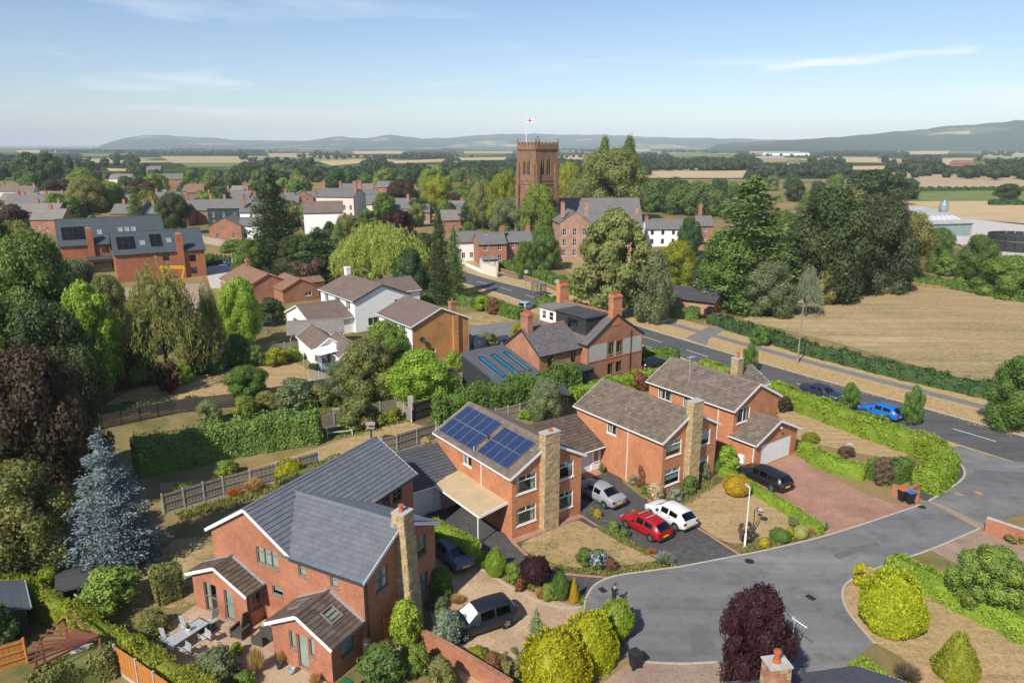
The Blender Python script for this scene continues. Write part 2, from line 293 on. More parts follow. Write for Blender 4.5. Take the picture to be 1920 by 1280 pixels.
# ------------------------------------------------------------------ mesh building
def link(o, parent=None):
    COL.objects.link(o)
    if parent is not None: o.parent = parent
    return o
def tag(o, label=None, cat=None, group=None, kind=None):
    if label: o['label'] = label
    if cat: o['category'] = cat
    if group: o['group'] = group
    if kind: o['kind'] = kind
    return o
def thing(name, label, cat, loc=(0, 0, 0), rz=0, group=None):
    o = bpy.data.objects.new(name, None); link(o); o.empty_display_size = .3
    o.location = loc; o.rotation_euler = (0, 0, rz)
    return tag(o, label, cat, group)
def mesh_obj(name, me, parent=None, col=None):
    o = bpy.data.objects.new(name, me); link(o, parent)
    if col: o.color = tuple(col)+(1,)
    return o
BASE = [Matrix()]
class MB:
    def __init__(s, T=None): s.v = []; s.f = []; s.mi = []; s.t = []; s.T = BASE[0] @ (T or Matrix())
    def poly(s, pts, m=0, tint=None):
        n = len(s.v)
        for p in pts: s.v.append((s.T @ Vector(p)))
        s.f.append(tuple(range(n, n+len(pts)))); s.mi.append(m); s.t.append(random.random() if tint is None else tint)
    def grid(s, rows, m=0, closed=False, cap=False):
        n = len(s.v); k = len(rows[0])
        for r in rows:
            for p in r: s.v.append(s.T @ Vector(p))
        for i in range(len(rows)-1):
            for j in range(k if closed else k-1):
                j2 = (j+1) % k
                s.f.append((n+i*k+j, n+i*k+j2, n+(i+1)*k+j2, n+(i+1)*k+j)); s.mi.append(m); s.t.append(.5)
        if cap:
            s.f.append(tuple(n+j for j in reversed(range(k)))); s.mi.append(m); s.t.append(.5)
            q = n+(len(rows)-1)*k; s.f.append(tuple(q+j for j in range(k))); s.mi.append(m); s.t.append(.5)
    def box(s, x0, x1, y0, y1, z0, z1, m=0):
        a = [(x0, y0, z0), (x1, y0, z0), (x1, y1, z0), (x0, y1, z0), (x0, y0, z1), (x1, y0, z1), (x1, y1, z1), (x0, y1, z1)]
        t = random.random()
        for q in ((3, 2, 1, 0), (4, 5, 6, 7), (0, 1, 5, 4), (1, 2, 6, 5), (2, 3, 7, 6), (3, 0, 4, 7)): s.poly([a[i] for i in q], m, t)
        return s
    def bar(s, a, b, w, h, m=0):            # box from a to b, width w, height h, top kept level
        a, b = Vector(a), Vector(b); d = (b-a).normalized()
        up = Vector((0, 0, 1)) if abs(d.z) < .95 else Vector((0, 1, 0))
        x = d.cross(up).normalized()*w/2; y = x.cross(d).normalized()*h/2
        r = [[p+x-y for p in (a, b)], [p+x+y for p in (a, b)], [p-x+y for p in (a, b)], [p-x-y for p in (a, b)]]
        for i in range(4): s.poly([r[i][0], r[i][1], r[(i+1) % 4][1], r[(i+1) % 4][0]][::-1], m, .5)
        s.poly([r[i][0] for i in range(4)][::-1], m, .5); s.poly([r[i][1] for i in range(4)], m, .5)
        return s
    def tube(s, pts, rad, n=8, m=0, cap=True):
        rows = []; pts = [Vector(p) for p in pts]
        if not isinstance(rad, (list, tuple)): rad = [rad]*len(pts)
        for i, p in enumerate(pts):
            d = (pts[min(i+1, len(pts)-1)]-pts[max(i-1, 0)]).normalized()
            up = Vector((0, 0, 1)) if abs(d.z) < .9 else Vector((1, 0, 0))
            x = d.cross(up).normalized(); y = x.cross(d)
            rows.append([p+(x*math.cos(2*math.pi*k/n)+y*math.sin(2*math.pi*k/n))*rad[i] for k in range(n)][::-1])
        s.grid(rows, m, True, cap); return s
    def lathe(s, prof, n=16, c=(0, 0, 0), m=0):
        s.grid([[(c[0]+r*math.cos(2*math.pi*k/n), c[1]+r*math.sin(2*math.pi*k/n), c[2]+z) for k in range(n)] for r, z in prof], m, True, True); return s
    def prism(s, poly, z0, z1, m=0):
        k = len(poly)
        if sum(poly[i][0]*poly[(i+1) % k][1]-poly[(i+1) % k][0]*poly[i][1] for i in range(k)) < 0: poly = poly[::-1]
        s.poly([(p[0], p[1], z1) for p in poly], m, .5)
        for i in range(k):
            a, b = poly[i], poly[(i+1) % k]; s.poly([(a[0], a[1], z0), (b[0], b[1], z0), (b[0], b[1], z1), (a[0], a[1], z1)], m, .5)
        s.poly([(p[0], p[1], z0) for p in poly][::-1], m, .5); return s
    def mesh(s, name, mats, smooth=False):
        me = bpy.data.meshes.new(name); me.from_pydata([tuple(p) for p in s.v], [], s.f)
        if isinstance(mats, str): mats = [mats]
        for k in mats: me.materials.append(MATS[k])
        me.polygons.foreach_set('material_index', s.mi)
        if smooth: me.polygons.foreach_set('use_smooth', [True]*len(s.f))
        a = me.attributes.new('tint', 'FLOAT', 'FACE'); a.data.foreach_set('value', s.t)
        uv = me.uv_layers.new(name='UVMap'); buf = []
        for f in s.f:
            p = [s.v[i] for i in f]; n = Vector((0, 0, 0))
            for i in range(len(p)):
                a_, b_ = p[i], p[(i+1) % len(p)]
                n += Vector(((a_.y-b_.y)*(a_.z+b_.z), (a_.z-b_.z)*(a_.x+b_.x), (a_.x-b_.x)*(a_.y+b_.y)))
            if n.length < 1e-12: n = Vector((0, 0, 1))
            n.normalize()
            if abs(n.z) > .97:
                for q in p: buf += [q.x, q.y]
            else:
                t = Vector((-n.y, n.x, 0)).normalized(); w = n.cross(t)
                for q in p: buf += [q.dot(t), q.dot(w)]
        uv.data.foreach_set('uv', buf)
        return me
    def build(s, name, mats, parent=None, smooth=False, col=None):
        return mesh_obj(name, s.mesh(name, mats, smooth), parent, col)
def clip2(poly, ax, v, keep_hi):
    out = []
    for i in range(len(poly)):
        a, b = poly[i], poly[(i+1) % len(poly)]
        ia = (a[ax] >= v) == keep_hi or a[ax] == v; ib = (b[ax] >= v) == keep_hi or b[ax] == v
        if ia: out.append(a)
        if ia != ib:
            t = (v-a[ax])/(b[ax]-a[ax]); out.append((a[0]+(b[0]-a[0])*t, a[1]+(b[1]-a[1])*t))
    return out
def strip(poly, ax, lo, hi):
    p = clip2(poly, ax, lo, True)
    return clip2(p, ax, hi, False) if len(p) > 2 else []
# ------------------------------------------------------------------ roofs
def slope(parent, O, U, S, poly, mat, tw=.33, g=.3, each=0, deckmat=None, lift=.045):
    """tiled slope: O corner, U along the eave, S up the slope, poly in (u, s). Courses are parts of the roof, each tile cut by its own joints."""
    O, U, S = Vector(O), Vector(U).normalized(), Vector(S).normalized(); N = U.cross(S).normalized()
    if N.z < 0: N = -N
    pt = lambda u, s, h: O+U*u+S*s+N*h
    d = MB(); k = len(poly)
    top = [pt(u, s, 0) for u, s in poly]; bot = [pt(u, s, -.1) for u, s in poly]
    flip = (U.cross(S)).z*sum(poly[i][0]*poly[(i+1) % k][1]-poly[(i+1) % k][0]*poly[i][1] for i in range(k)) < 0
    d.poly(top[::-1] if flip else top); d.poly(bot if flip else bot[::-1])
    for i in range(k):
        q = [bot[i], bot[(i+1) % k], top[(i+1) % k], top[i]]; d.poly(q[::-1] if flip else q)
    roof = d.build('roof', deckmat or mat, parent)
    smax = max(p[1] for p in poly); s0 = min(p[1] for p in poly); row = 0; made = 0
    while s0 < smax-.02:
        s1 = min(s0+g, smax); c = strip(poly, 1, s0, s1)
        if len(c) > 2:
            mb = MB(); u0 = min(p[0] for p in c); u1 = max(p[0] for p in c)
            u = math.floor(u0/tw)*tw-(tw/2 if row % 2 else 0)
            while u < u1:
                t = strip(c, 0, u+.004, u+tw-.004); u += tw
                if len(t) < 3: continue
                j = random.uniform(-.004, .004); tin = random.random(); tb = MB() if made < each else mb
                tp = [pt(a, b, .012+lift*(1-(b-s0)/g)+j) for a, b in t]; bt = [pt(a, b, .001) for a, b in t]
                tb.poly(tp[::-1] if flip else tp, 0, tin)
                for i in range(len(tp)):
                    q = [bt[i], bt[(i+1) % len(tp)], tp[(i+1) % len(tp)], tp[i]]; tb.poly(q[::-1] if flip else q, 0, tin)
                if tb is not mb: tb.build('roof_tile', mat, roof); made += 1
            if mb.f: mb.build('tile_course', mat, roof)
        s0 = s1; row += 1
    return roof
def slab(parent, O, U, S, poly, mat, th=.12, name='roof'):
    O, U, S = Vector(O), Vector(U).normalized(), Vector(S).normalized(); N = U.cross(S).normalized()
    if N.z < 0: N = -N
    k = len(poly); d = MB(); top = [O+U*u+S*s for u, s in poly]; bot = [p-N*th for p in top]
    flip = (U.cross(S)).z*sum(poly[i][0]*poly[(i+1) % k][1]-poly[(i+1) % k][0]*poly[i][1] for i in range(k)) < 0
    d.poly(top[::-1] if flip else top); d.poly(bot if flip else bot[::-1])
    for i in range(k):
        q = [bot[i], bot[(i+1) % k], top[(i+1) % k], top[i]]; d.poly(q[::-1] if flip else q)
    return d.build(name, mat, parent)
# ------------------------------------------------------------------ walls and windows
FRM = {'white': 'white_paint', 'grey': 'grey_frame', 'black': 'black_paint'}
def wall(mb, p0, d, Wd, top, holes, reveal=.12, z0=0.0, m=0):
    """outer face from p0 along d (left to right seen from outside), profile top [(u, z)], with real openings"""
    d = Vector((d[0], d[1], 0)); n = Vector((d.y, -d.x, 0)); p0 = Vector((p0[0], p0[1], 0))
    pt = lambda u, z, q=0: p0+d*u-n*q+Vector((0, 0, z))
    def zt(u):
        for (a, za), (b, zb) in zip(top, top[1:]):
            if a-1e-6 <= u <= b+1e-6: return za+(zb-za)*(u-a)/(b-a)
        return top[-1][1]
    us = sorted(set([round(a, 4) for a, _ in top]+[round(h[0], 4) for h in holes]+[round(h[1], 4) for h in holes]))
    for a, b in zip(us, us[1:]):
        mid = (a+b)/2; z = z0
        for h in sorted([h for h in holes if h[0] < mid < h[1]], key=lambda h: h[2]):
            if h[2] > z+1e-4: mb.poly([pt(a, z), pt(b, z), pt(b, h[2]), pt(a, h[2])], m)
            z = h[3]
        mb.poly([pt(a, z), pt(b, z), pt(b, zt(b)), pt(a, zt(a))], m)
    for u0, u1, a, b in holes:
        q = reveal
        for e in ([(u0, a), (u0, b)], [(u0, b), (u1, b)], [(u1, b), (u1, a)], [(u1, a), (u0, a)]):
            (x, y), (x2, y2) = e; mb.poly([pt(x, y), pt(x, y, q), pt(x2, y2, q), pt(x2, y2)][::-1], m)
def opening(parent, p0, d, u0, u1, z0, z1, style):
    """window or door set into its opening; style like 'white:3' (columns), flags t transom, b blind, c curtains, d door, g garage, o opaque"""
    col, cols, fl = (style.split(':')+['1', ''])[:3]; cols = int(cols); mat = FRM[col]
    d = Vector((d[0], d[1], 0)); n = Vector((d.y, -d.x, 0))
    T = Matrix.Translation(Vector((p0[0], p0[1], 0))) @ Matrix(((d.x, -n.x, 0, 0), (d.y, -n.y, 0, 0), (0, 0, 1, 0), (0, 0, 0, 1)))
    f = .055; y0, y1 = .05, .115
    if 'g' in fl:
        mb = MB(T); mb.box(u0, u1, .07, .12, z0, z1); o = mb.build('garage_door', 'white_paint' if col == 'white' else 'wood_orange', parent)
        k = 5; hh = (z1-z0)/k
        for i in range(k): MB(T).box(u0+.03, u1-.03, .055, .0698, z0+hh*i+.012, z0+hh*(i+1)-.012).build('door_panel', 'white_paint' if col == 'white' else 'wood_orange', o)
        return o
    mb = MB(T)
    mb.box(u0, u0+f, y0, y1, z0, z1); mb.box(u1-f, u1, y0, y1, z0, z1); mb.box(u0+f, u1-f, y0, y1, z0, z0+f); mb.box(u0+f, u1-f, y0, y1, z1-f, z1)
    w = (u1-u0)/cols; ztr = z1-(z1-z0)*.3
    for i in range(1, cols): mb.box(u0+w*i-.028, u0+w*i+.028, y0+.002, y1-.002, (ztr if 'p' in fl else z0+f), z1-f)
    if 't' in fl:
        for i in range(cols): mb.box(u0+w*i+.04, u0+w*(i+1)-.04, y0+.004, y1-.004, ztr-.03, ztr+.03)
    if 'h' in fl:
        zm = (z0+z1)/2
        for i in range(cols): mb.box(u0+w*i+.04, u0+w*(i+1)-.04, y0+.004, y1-.004, zm-.025, zm+.025)
    o = mb.build('door' if 'd' in fl else 'window', mat, parent)
    for i in range(cols):
        a, b = u0+w*i+.03, u0+w*(i+1)-.03; pn = MB(T)
        if 'p' in fl:        # one wide light below, small top lights above
            MB(T).box(a, b, .082, .088, ztr+.02, z1-f*.8).build('pane', 'pane_glass', o)
            if i == 0: MB(T).box(u0+.04, u1-.04, .082, .088, z0+f*.8, ztr-.02).build('pane', 'pane_glass', o)
            continue
        if 'o' in fl and i == 0: pn.box(a, b, .075, .1, z0+f, z1-f); pn.build('door_leaf', mat, o); continue
        pn.box(a, b, .082, .088, z0+f*.8, z1-f*.8); pn.build('pane', 'pane_glass', o)
    if 'b' in fl: MB(T).box(u0+f, u1-f, .16, .17, z0+.05+(.0 if random.random() < .6 else .25*(z1-z0)), z1-.04).build('blind', 'blind', o)
    elif 'c' in fl:
        q = (u1-u0)*.2
        for a, b in ((u0+.05, u0+.05+q), (u1-.05-q, u1-.05)):
            c = MB(T); k = 5
            rows = [[(a+(b-a)*i/k, .2+.03*(i % 2), z) for i in range(k+1)] for z in (z0+.04, z1-.04)]; c.grid(rows); c.build('curtain', 'curtain', o)
    elif 'w' in fl: MB(T).box(u0+f, u1-f, .15, .16, z0+.05, z1-.05).build('blind', 'curtain', o)
    rb = MB(T); rb.grid([[(u0-.3, .75, z0-.2), (u1+.3, .75, z0-.2)], [(u0-.3, .75, z1+.2), (u1+.3, .75, z1+.2)]]); rb.build('dark_backing', 'dim_room', o)  # dark sheet behind the glass, standing in for the dimness of the room
    if 'd' not in fl: MB(T).box(u0-.05, u1+.05, -.06, .05, z0-.06, z0-.002).build('sill', mat if col != 'black' else 'stone_a', o)
    return o
FACES = {'F': lambda W_, D_: ((0, 0), (1, 0)), 'R': lambda W_, D_: ((W_, 0), (0, 1)), 'B': lambda W_, D_: ((W_, D_), (-1, 0)), 'L': lambda W_, D_: ((0, D_), (0, -1))}
def put_openings(parent, W_, D_, wins):
    for (fc, u, z, w, h, st) in wins:
        p0, d = FACES[fc](W_, D_); opening(parent, p0, d, u, u+w, z, z+h, st)
def gabled(root, W_, D_, eave, ridge, axis='y', wallm='brick_orange', roofm='tile_grey', oh=.3, og=.2, wins=(), barge='white_paint', tile=(.38, .34), fascia='white_paint', gutter=True, openface='', base=0.0, skip='', each=0, ridgem=None, pos=0.5, wallname='wall'):
    """gabled block in the local frame of root: x 0..W, y 0..D; ridge along axis. skip: faces without a wall, slopes 'l'/'r' without tiles"""
    span = W_ if axis == 'y' else D_; L = D_ if axis == 'y' else W_; half = span*pos
    mb = MB()
    for fc in 'FRBL':
        if fc in skip: continue
        p0, d = FACES[fc](W_, D_); wd = W_ if fc in 'FB' else D_
        gable = (fc in 'FB') == (axis == 'y')
        hp = half if fc in 'FR' else wd-half
        top = [(0, eave), (hp, ridge), (wd, eave)] if gable else [(0, eave), (wd, eave)]
        wall(mb, p0, d, wd, top, [(w[1], w[1]+w[3], w[2], w[2]+w[4]) for w in wins if w[0] == fc], z0=base)
    if mb.f: mb.build(wallname, wallm, root)
    put_openings(root, W_, D_, wins)
    t1 = (ridge-eave)/half; t2 = (ridge-eave)/(span-half)
    for side, t, hw in ((0, t1, half), (1, t2, span-half)):
        if 'lr'[side] in skip: continue
        S2 = Vector((1, t)).normalized(); sl = math.hypot(hw+oh, (hw+oh)*t); zz = eave-oh*t+.1
        if axis == 'y':
            O = (-oh, -og, zz) if side == 0 else (W_+oh, -og, zz); U = (0, 1, 0); S = (S2.x, 0, S2.y) if side == 0 else (-S2.x, 0, S2.y)
        else:
            O = (-og, -oh, zz) if side == 0 else (-og, D_+oh, zz); U = (1, 0, 0); S = (0, S2.x, S2.y) if side == 0 else (0, -S2.x, S2.y)
        rect = [(0, 0), (L+2*og, 0), (L+2*og, sl), (0, sl)]
        if tile: slope(root, O, U, S, rect, roofm, tile[0], tile[1], each)
        else: slab(root, O, U, S, rect, roofm)
        # gutter + fascia
        if fascia:
            e = -oh if side == 0 else span+oh; q = .02 if side == 0 else -.02
            a, b = (-og, L+og)
            fb = MB(); gb = MB()
            if axis == 'y': fb.bar((e+q, a, zz-.1), (e+q, b, zz-.1), .03, .17); gb.tube([(e-q*3, a, zz-.05), (e-q*3, b, zz-.05)], .055, 6)
            else: fb.bar((a, e+q, zz-.1), (b, e+q, zz-.1), .03, .17); gb.tube([(a, e-q*3, zz-.05), (b, e-q*3, zz-.05)], .055, 6)
            fb.build('fascia', fascia, root)
            if gutter: gb.build('gutter', fascia, root)
    # barge boards on both gables, ridge tiles
    zr = ridge+.1
    if barge:
        for k, e in enumerate((-og-.018, L+og+.018)):
            if ('F' if k == 0 else 'B') in skip and axis == 'y' or ('L' if k == 0 else 'R') in skip and axis == 'x': continue
            for side, t, hw in ((0, t1, half), (1, t2, span-half)):
                a = -oh if side == 0 else span+oh; zz = eave-oh*t+.1
                A = (a, e, zz-.07) if axis == 'y' else (e, a, zz-.07); B = (half, e, zr-.07) if axis == 'y' else (e, half, zr-.07)
                MB().bar(A, B, .034, .2).build('barge_board', barge, root)
    rb = MB(); n = max(1, int((L+2*og)/.45)); st = (L+2*og)/n
    for i in range(n):
        a, b = -og+st*i+.006, -og+st*(i+1)-.006
        prof = [(-.13, -.05), (-.09, .055), (0, .095), (.09, .055), (.13, -.05)]
        rows = [[(half+x, q, zr+z) if axis == 'y' else (q, half+x, zr+z) for x, z in prof] for q in (a, b)]
        rb.grid(rows if axis == 'x' else [r[::-1] for r in rows])
    r = rb.build('ridge_tiles', ridgem or roofm, root); r['kind'] = 'stuff'
    return root
def shift(x=0, y=0, rz=0): BASE[0] = Matrix.Translation((x, y, 0)) @ Matrix.Rotation(R(rz), 4, 'Z')
def frame(px, py=None, z=0, ang=0):
    p = P(px, py, z) if py is not None else Vector((px[0], px[1], 0))
    return (p.x, p.y, 0), R(ang)
def downpipe(root, x, y, z1, mat='white_paint', z0=0.0): MB().tube([(x, y, z0), (x, y, z1)], .04, 6).build('downpipe', mat, root)
def brick_chimney(root, x, y, w, d, z0, z1, wallm='brick_old', pots=2, potm='terracotta', along='x', name='chimney'):
    mb = MB(); mb.box(x-w/2, x+w/2, y-d/2, y+d/2, z0, z1-.3); mb.box(x-w/2-.06, x+w/2+.06, y-d/2-.06, y+d/2+.06, z1-.3, z1-.12); mb.box(x-w/2-.02, x+w/2+.02, y-d/2-.02, y+d/2+.02, z1-.12, z1)
    c = mb.build(name, wallm, root)
    for i in range(pots):
        q = (i+.5)/pots-.5
        px, py = (x+q*w*.9, y) if along == 'x' else (x, y+q*d*.9)
        MB().lathe([(.13, 0), (.11, .1), (.1, .35), (.13, .38), (.13, .44), (.09, .44), (.08, .2)], 10, (px, py, z1)).build('chimney_pot', potm, c)
    return c
def stone_chimney(root, x0, x1, y0, y1, z1, taper=(0, 0), seed=1, mats=('stone_a', 'stone_b'), each=False, cap=True):
    """rubble-stone stack standing on the ground; x0..x1, y0..y1 at the top; taper widens the foot; stones proud of the mortar by varying amounts"""
    rg = random.Random(seed); tx, ty = taper
    ex = lambda z: (1-z/z1)
    core = MB(); core.grid([[(x0-tx*ex(z)+.03, y0-ty*ex(z)+.03, z), (x1+tx*ex(z)-.03, y0-ty*ex(z)+.03, z), (x1+tx*ex(z)-.03, y1+ty*ex(z)-.03, z), (x0-tx*ex(z)+.03, y1+ty*ex(z)-.03, z)] for z in (0, z1)], 0, True, True)
    c = core.build('chimney', 'mortar', root); mb = MB()
    z = 0.02
    while z < z1-.1:
        h = rg.uniform(.13, .26); h = min(h, z1-z-.02); e = ex(z+h/2)
        X0, X1, Y0, Y1 = x0-tx*e, x1+tx*e, y0-ty*e, y1+ty*e
        for side in range(4):
            a, b = ((X0, X1), (Y0, Y1), (X0, X1), (Y0, Y1))[side]
            u = a
            while u < b-.02:
                w = rg.uniform(.18, .5); w = w if u+w < b-.14 else b-u
                pr = rg.uniform(-.01, .035); g = .009
                q = MB() if each and side in each else mb
                m = 0 if rg.random() < .5 else 1
                if side == 0: q.box(u+g, u+w-g, Y0-pr, Y0+.06, z+g, z+h-g, m)
                elif side == 2: q.box(u+g, u+w-g, Y1-.06, Y1+pr, z+g, z+h-g, m)
                elif side == 1: q.box(X1-.06, X1+pr, u+g, u+w-g, z+g, z+h-g, m)
                else: q.box(X0-pr, X0+.06, u+g, u+w-g, z+g, z+h-g, m)
                if q is not mb: q.build('stone', list(mats), c)
                u += w
        z += h
    if mb.f: o = mb.build('stonework', list(mats), c); o['kind'] = 'stuff'
    if cap:
        MB().box(x0-.05, x1+.05, y0-.05, y1+.05, z1-.01, z1+.07).build('capping', 'concrete', c)
    return c
def rooflight(root, O, U, S, u, s, w, h, mat='pane_glass', frm='grey_frame', lift=.07):
    O, U, S = Vector(O), Vector(U).normalized(), Vector(S).normalized(); N = U.cross(S).normalized()
    if N.z < 0: N = -N
    pt = lambda a, b, c: O+U*a+S*b+N*c
    def bx(mb, a0, a1, b0, b1, c0, c1):
        p = [pt(a, b, c) for c in (c0, c1) for b in (b0, b1) for a in (a0, a1)]
        for q in ((0, 2, 3, 1), (4, 5, 7, 6), (0, 1, 5, 4), (1, 3, 7, 5), (3, 2, 6, 7), (2, 0, 4, 6)): mb.poly([p[i] for i in q])
    f = MB(); k = .09
    bx(f, u, u+k, s, s+h, 0, lift+.05); bx(f, u+w-k, u+w, s, s+h, 0, lift+.05); bx(f, u+k, u+w-k, s, s+k, 0, lift+.05); bx(f, u+k, u+w-k, s+h-k, s+h, 0, lift+.05)
    o = f.build('rooflight', frm, root)
    g = MB(); bx(g, u+k, u+w-k, s+k, s+h-k, lift, lift+.012); g.build('pane', mat, o)
    b = MB(); bx(b, u+k, u+w-k, s+k, s+h-k, lift-.04, lift-.03); b.build('blind', 'blind' if mat == 'pane_glass' else 'white_paint', o)
    return o
def solar_panel(root, O, U, S, u, s, w, h, mat='solar_blue', edge='metal_grey', lift=.12):
    O, U, S = Vector(O), Vector(U).normalized(), Vector(S).normalized(); N = U.cross(S).normalized()
    if N.z < 0: N = -N
    def bx(mb, a0, a1, b0, b1, c0, c1):
        p = [O+U*a+S*b+N*c for c in (c0, c1) for b in (b0, b1) for a in (a0, a1)]
        for q in ((0, 2, 3, 1), (4, 5, 7, 6), (0, 1, 5, 4), (1, 3, 7, 5), (3, 2, 6, 7), (2, 0, 4, 6)): mb.poly([p[i] for i in q])
    f = MB(); bx(f, u, u+w, s, s+h, lift, lift+.035); o = f.build('solar_panel', edge, root)
    c = MB(); bx(c, u+.028, u+w-.028, s+.028, s+h-.028, lift+.0355, lift+.039); c.build('solar_cells', mat, o)
# ------------------------------------------------------------------ ground sheets
LAYER = [0]
def sheet(name, pts, mat, z, label=None, px=True, holes=None):
    q = [P(*p) if px else Vector((p[0], p[1], 0)) for p in pts]
    if sum(q[i].x*q[(i+1) % len(q)].y-q[(i+1) % len(q)].x*q[i].y for i in range(len(q))) < 0: q = q[::-1]
    from mathutils.geometry import tessellate_polygon
    tri = tessellate_polygon([[Vector((p.x, p.y, 0)) for p in q]])
    mb = MB()
    for t in tri:
        a, b, c = [q[i] for i in t]
        if (b.x-a.x)*(c.y-a.y)-(b.y-a.y)*(c.x-a.x) < 0: b, c = c, b
        mb.poly([(p.x, p.y, z) for p in (a, b, c)], 0, .5)
    o = mb.build(name, mat); o['kind'] = 'structure'
    if label: o['label'] = label
    return o
def smooth_px(pts, n=6, closed=False):
    out = []
    m = len(pts)
    for i in range(m if closed else m-1):
        p0, p1, p2, p3 = [pts[(i+k) % m] if closed else pts[max(0, min(m-1, i+k))] for k in (-1, 0, 1, 2)]
        for j in range(n):
            t = j/n
            out.append(tuple(.5*(2*b+(c-a)*t+(2*a-5*b+4*c-d)*t*t+(3*b-a-3*c+d)*t**3) for a, b, c, d in zip(p0, p1, p2, p3)))
    if not closed: out.append(pts[-1])
    return out
def kerb(name, pts, mat='kerb_stone', w=.14, h=.07, px=True, piece=.9):
    q = [P(*p) if px else Vector((p[0], p[1], 0)) for p in pts]; mb = MB()
    for a, b in zip(q, q[1:]):
        n = max(1, round((b-a).length/piece))
        for i in range(n):
            A = a.lerp(b, i/n); B = a.lerp(b, (i+1)/n); g = (B-A).normalized()*.006
            mb.bar(A+g+Vector((0, 0, h/2)), B-g+Vector((0, 0, h/2)), w, h)
    o = mb.build(name, mat); o['kind'] = 'structure'; return o
# ------------------------------------------------------------------ foliage
def unit(a): return a/np.maximum(np.linalg.norm(a, axis=1, keepdims=True), 1e-9)
def leaf_mesh(name, C, Nn, sz, rng, asp=.55, T=None, mat='leaf', core=None, tint=None, fold=.25):
    """C centres, Nn normals, sz half length (array); rhombic leaves; core = (verts, faces) of the dense inside"""
    n = len(C); sz = np.broadcast_to(np.asarray(sz, float), (n,))[:, None]
    if T is None: T = unit(np.cross(Nn, rng.normal(size=(n, 3))))
    Bv = unit(np.cross(Nn, T))
    v = np.empty((n, 4, 3)); v[:, 0] = C+T*sz; v[:, 1] = C+Bv*sz*asp+Nn*sz*fold; v[:, 2] = C-T*sz; v[:, 3] = C-Bv*sz*asp+Nn*sz*fold
    v = v.reshape(-1, 3); nf = n; tv = rng.random(n) if tint is None else tint
    f = np.arange(n*4).reshape(-1, 4)
    if core is not None:
        cv, cf = core; f = np.vstack([f, np.asarray(cf)+len(v)]); v = np.vstack([v, cv]); tv = np.concatenate([tv, np.full(len(cf), .35)])
    me = bpy.data.meshes.new(name); me.vertices.add(len(v)); me.vertices.foreach_set('co', v.astype(np.float32).ravel())
    me.loops.add(f.size); me.loops.foreach_set('vertex_index', f.astype(np.int32).ravel())
    me.polygons.add(len(f)); me.polygons.foreach_set('loop_start', np.arange(0, f.size, 4, dtype=np.int32))
    me.update(calc_edges=True)
    a = me.attributes.new('tint', 'FLOAT', 'FACE'); a.data.foreach_set('value', tv.astype(np.float32))
    me.materials.append(MATS[mat]); return me
def ball_core(cs, rs, seg=8, ring=6):
    V, Fc = [], []
    for c, r in zip(cs, rs):
        b = len(V); r = np.broadcast_to(r, (3,))
        for i in range(ring+1):
            th = math.pi*i/ring
            for j in range(seg):
                ph = 2*math.pi*j/seg; V.append((c[0]+r[0]*math.sin(th)*math.cos(ph), c[1]+r[1]*math.sin(th)*math.sin(ph), c[2]+r[2]*math.cos(th)))
        for i in range(ring):
            for j in range(seg): Fc.append((b+i*seg+j, b+(i+1)*seg+j, b+(i+1)*seg+(j+1) % seg, b+i*seg+(j+1) % seg))
    return np.array(V), np.array(Fc)
def clumps(rng, k, zb, shape, spread=.68, rr=(.1, .17)):
    """clump centres inside a unit-wide, unit-high crown; shape(t) = half-width at height t of the crown 0..1"""
    cs, rs = [], []
    for i in range(k):
        t = (i+.5)/k; t = t**.85; a = i*2.399+rng.uniform(-.5, .5)
        z = zb+(1-zb)*t*.95; w = shape(t); r = rng.uniform(*rr)
        q = w*spread*rng.uniform(.75, 1.12) if rng.random() < .82 else w*rng.uniform(0, .5)
        cs.append((q*math.cos(a), q*math.sin(a), min(z, 1-r*.85))); rs.append(r)
    return np.array(cs), np.array(rs)
def crown_from(name, rng, cs, rs, n, lsz, flat=1.0, up=.35, mat='leaf', asp=.55, core=.62, out=.5):
    p = rs**2/np.sum(rs**2); k = rng.choice(len(cs), n, p=p)
    ctr = cs.mean(0); od = unit(cs-ctr)[k]
    d = unit(rng.normal(size=(n, 3))+od*out+np.array([0, 0, up]))
    rad = rs[k]*(1.1-.55*rng.random(n)**1.7)*np.where(rng.random(n) < .07, rng.uniform(1.05, 1.3, n), 1)*(1+.12*np.sin(d[:, 0]*9+k)*np.sin(d[:, 1]*8+k*2))
    C = cs[k]+d*rad[:, None]*np.array([1, 1, flat])
    Nn = unit(d+rng.normal(size=(n, 3))*.38)
    ctint = rng.uniform(-.22, .22, len(cs))[k]
    tint = np.clip(rng.random(n)*.7+.15+ctint, 0, 1)
    cr = ball_core(cs, [(r*core, r*core, r*core*flat) for r in rs]) if core else None
    return leaf_mesh(name, C, Nn, lsz*rng.uniform(.5, 1.5, n), rng, asp, None, mat, cr, tint)
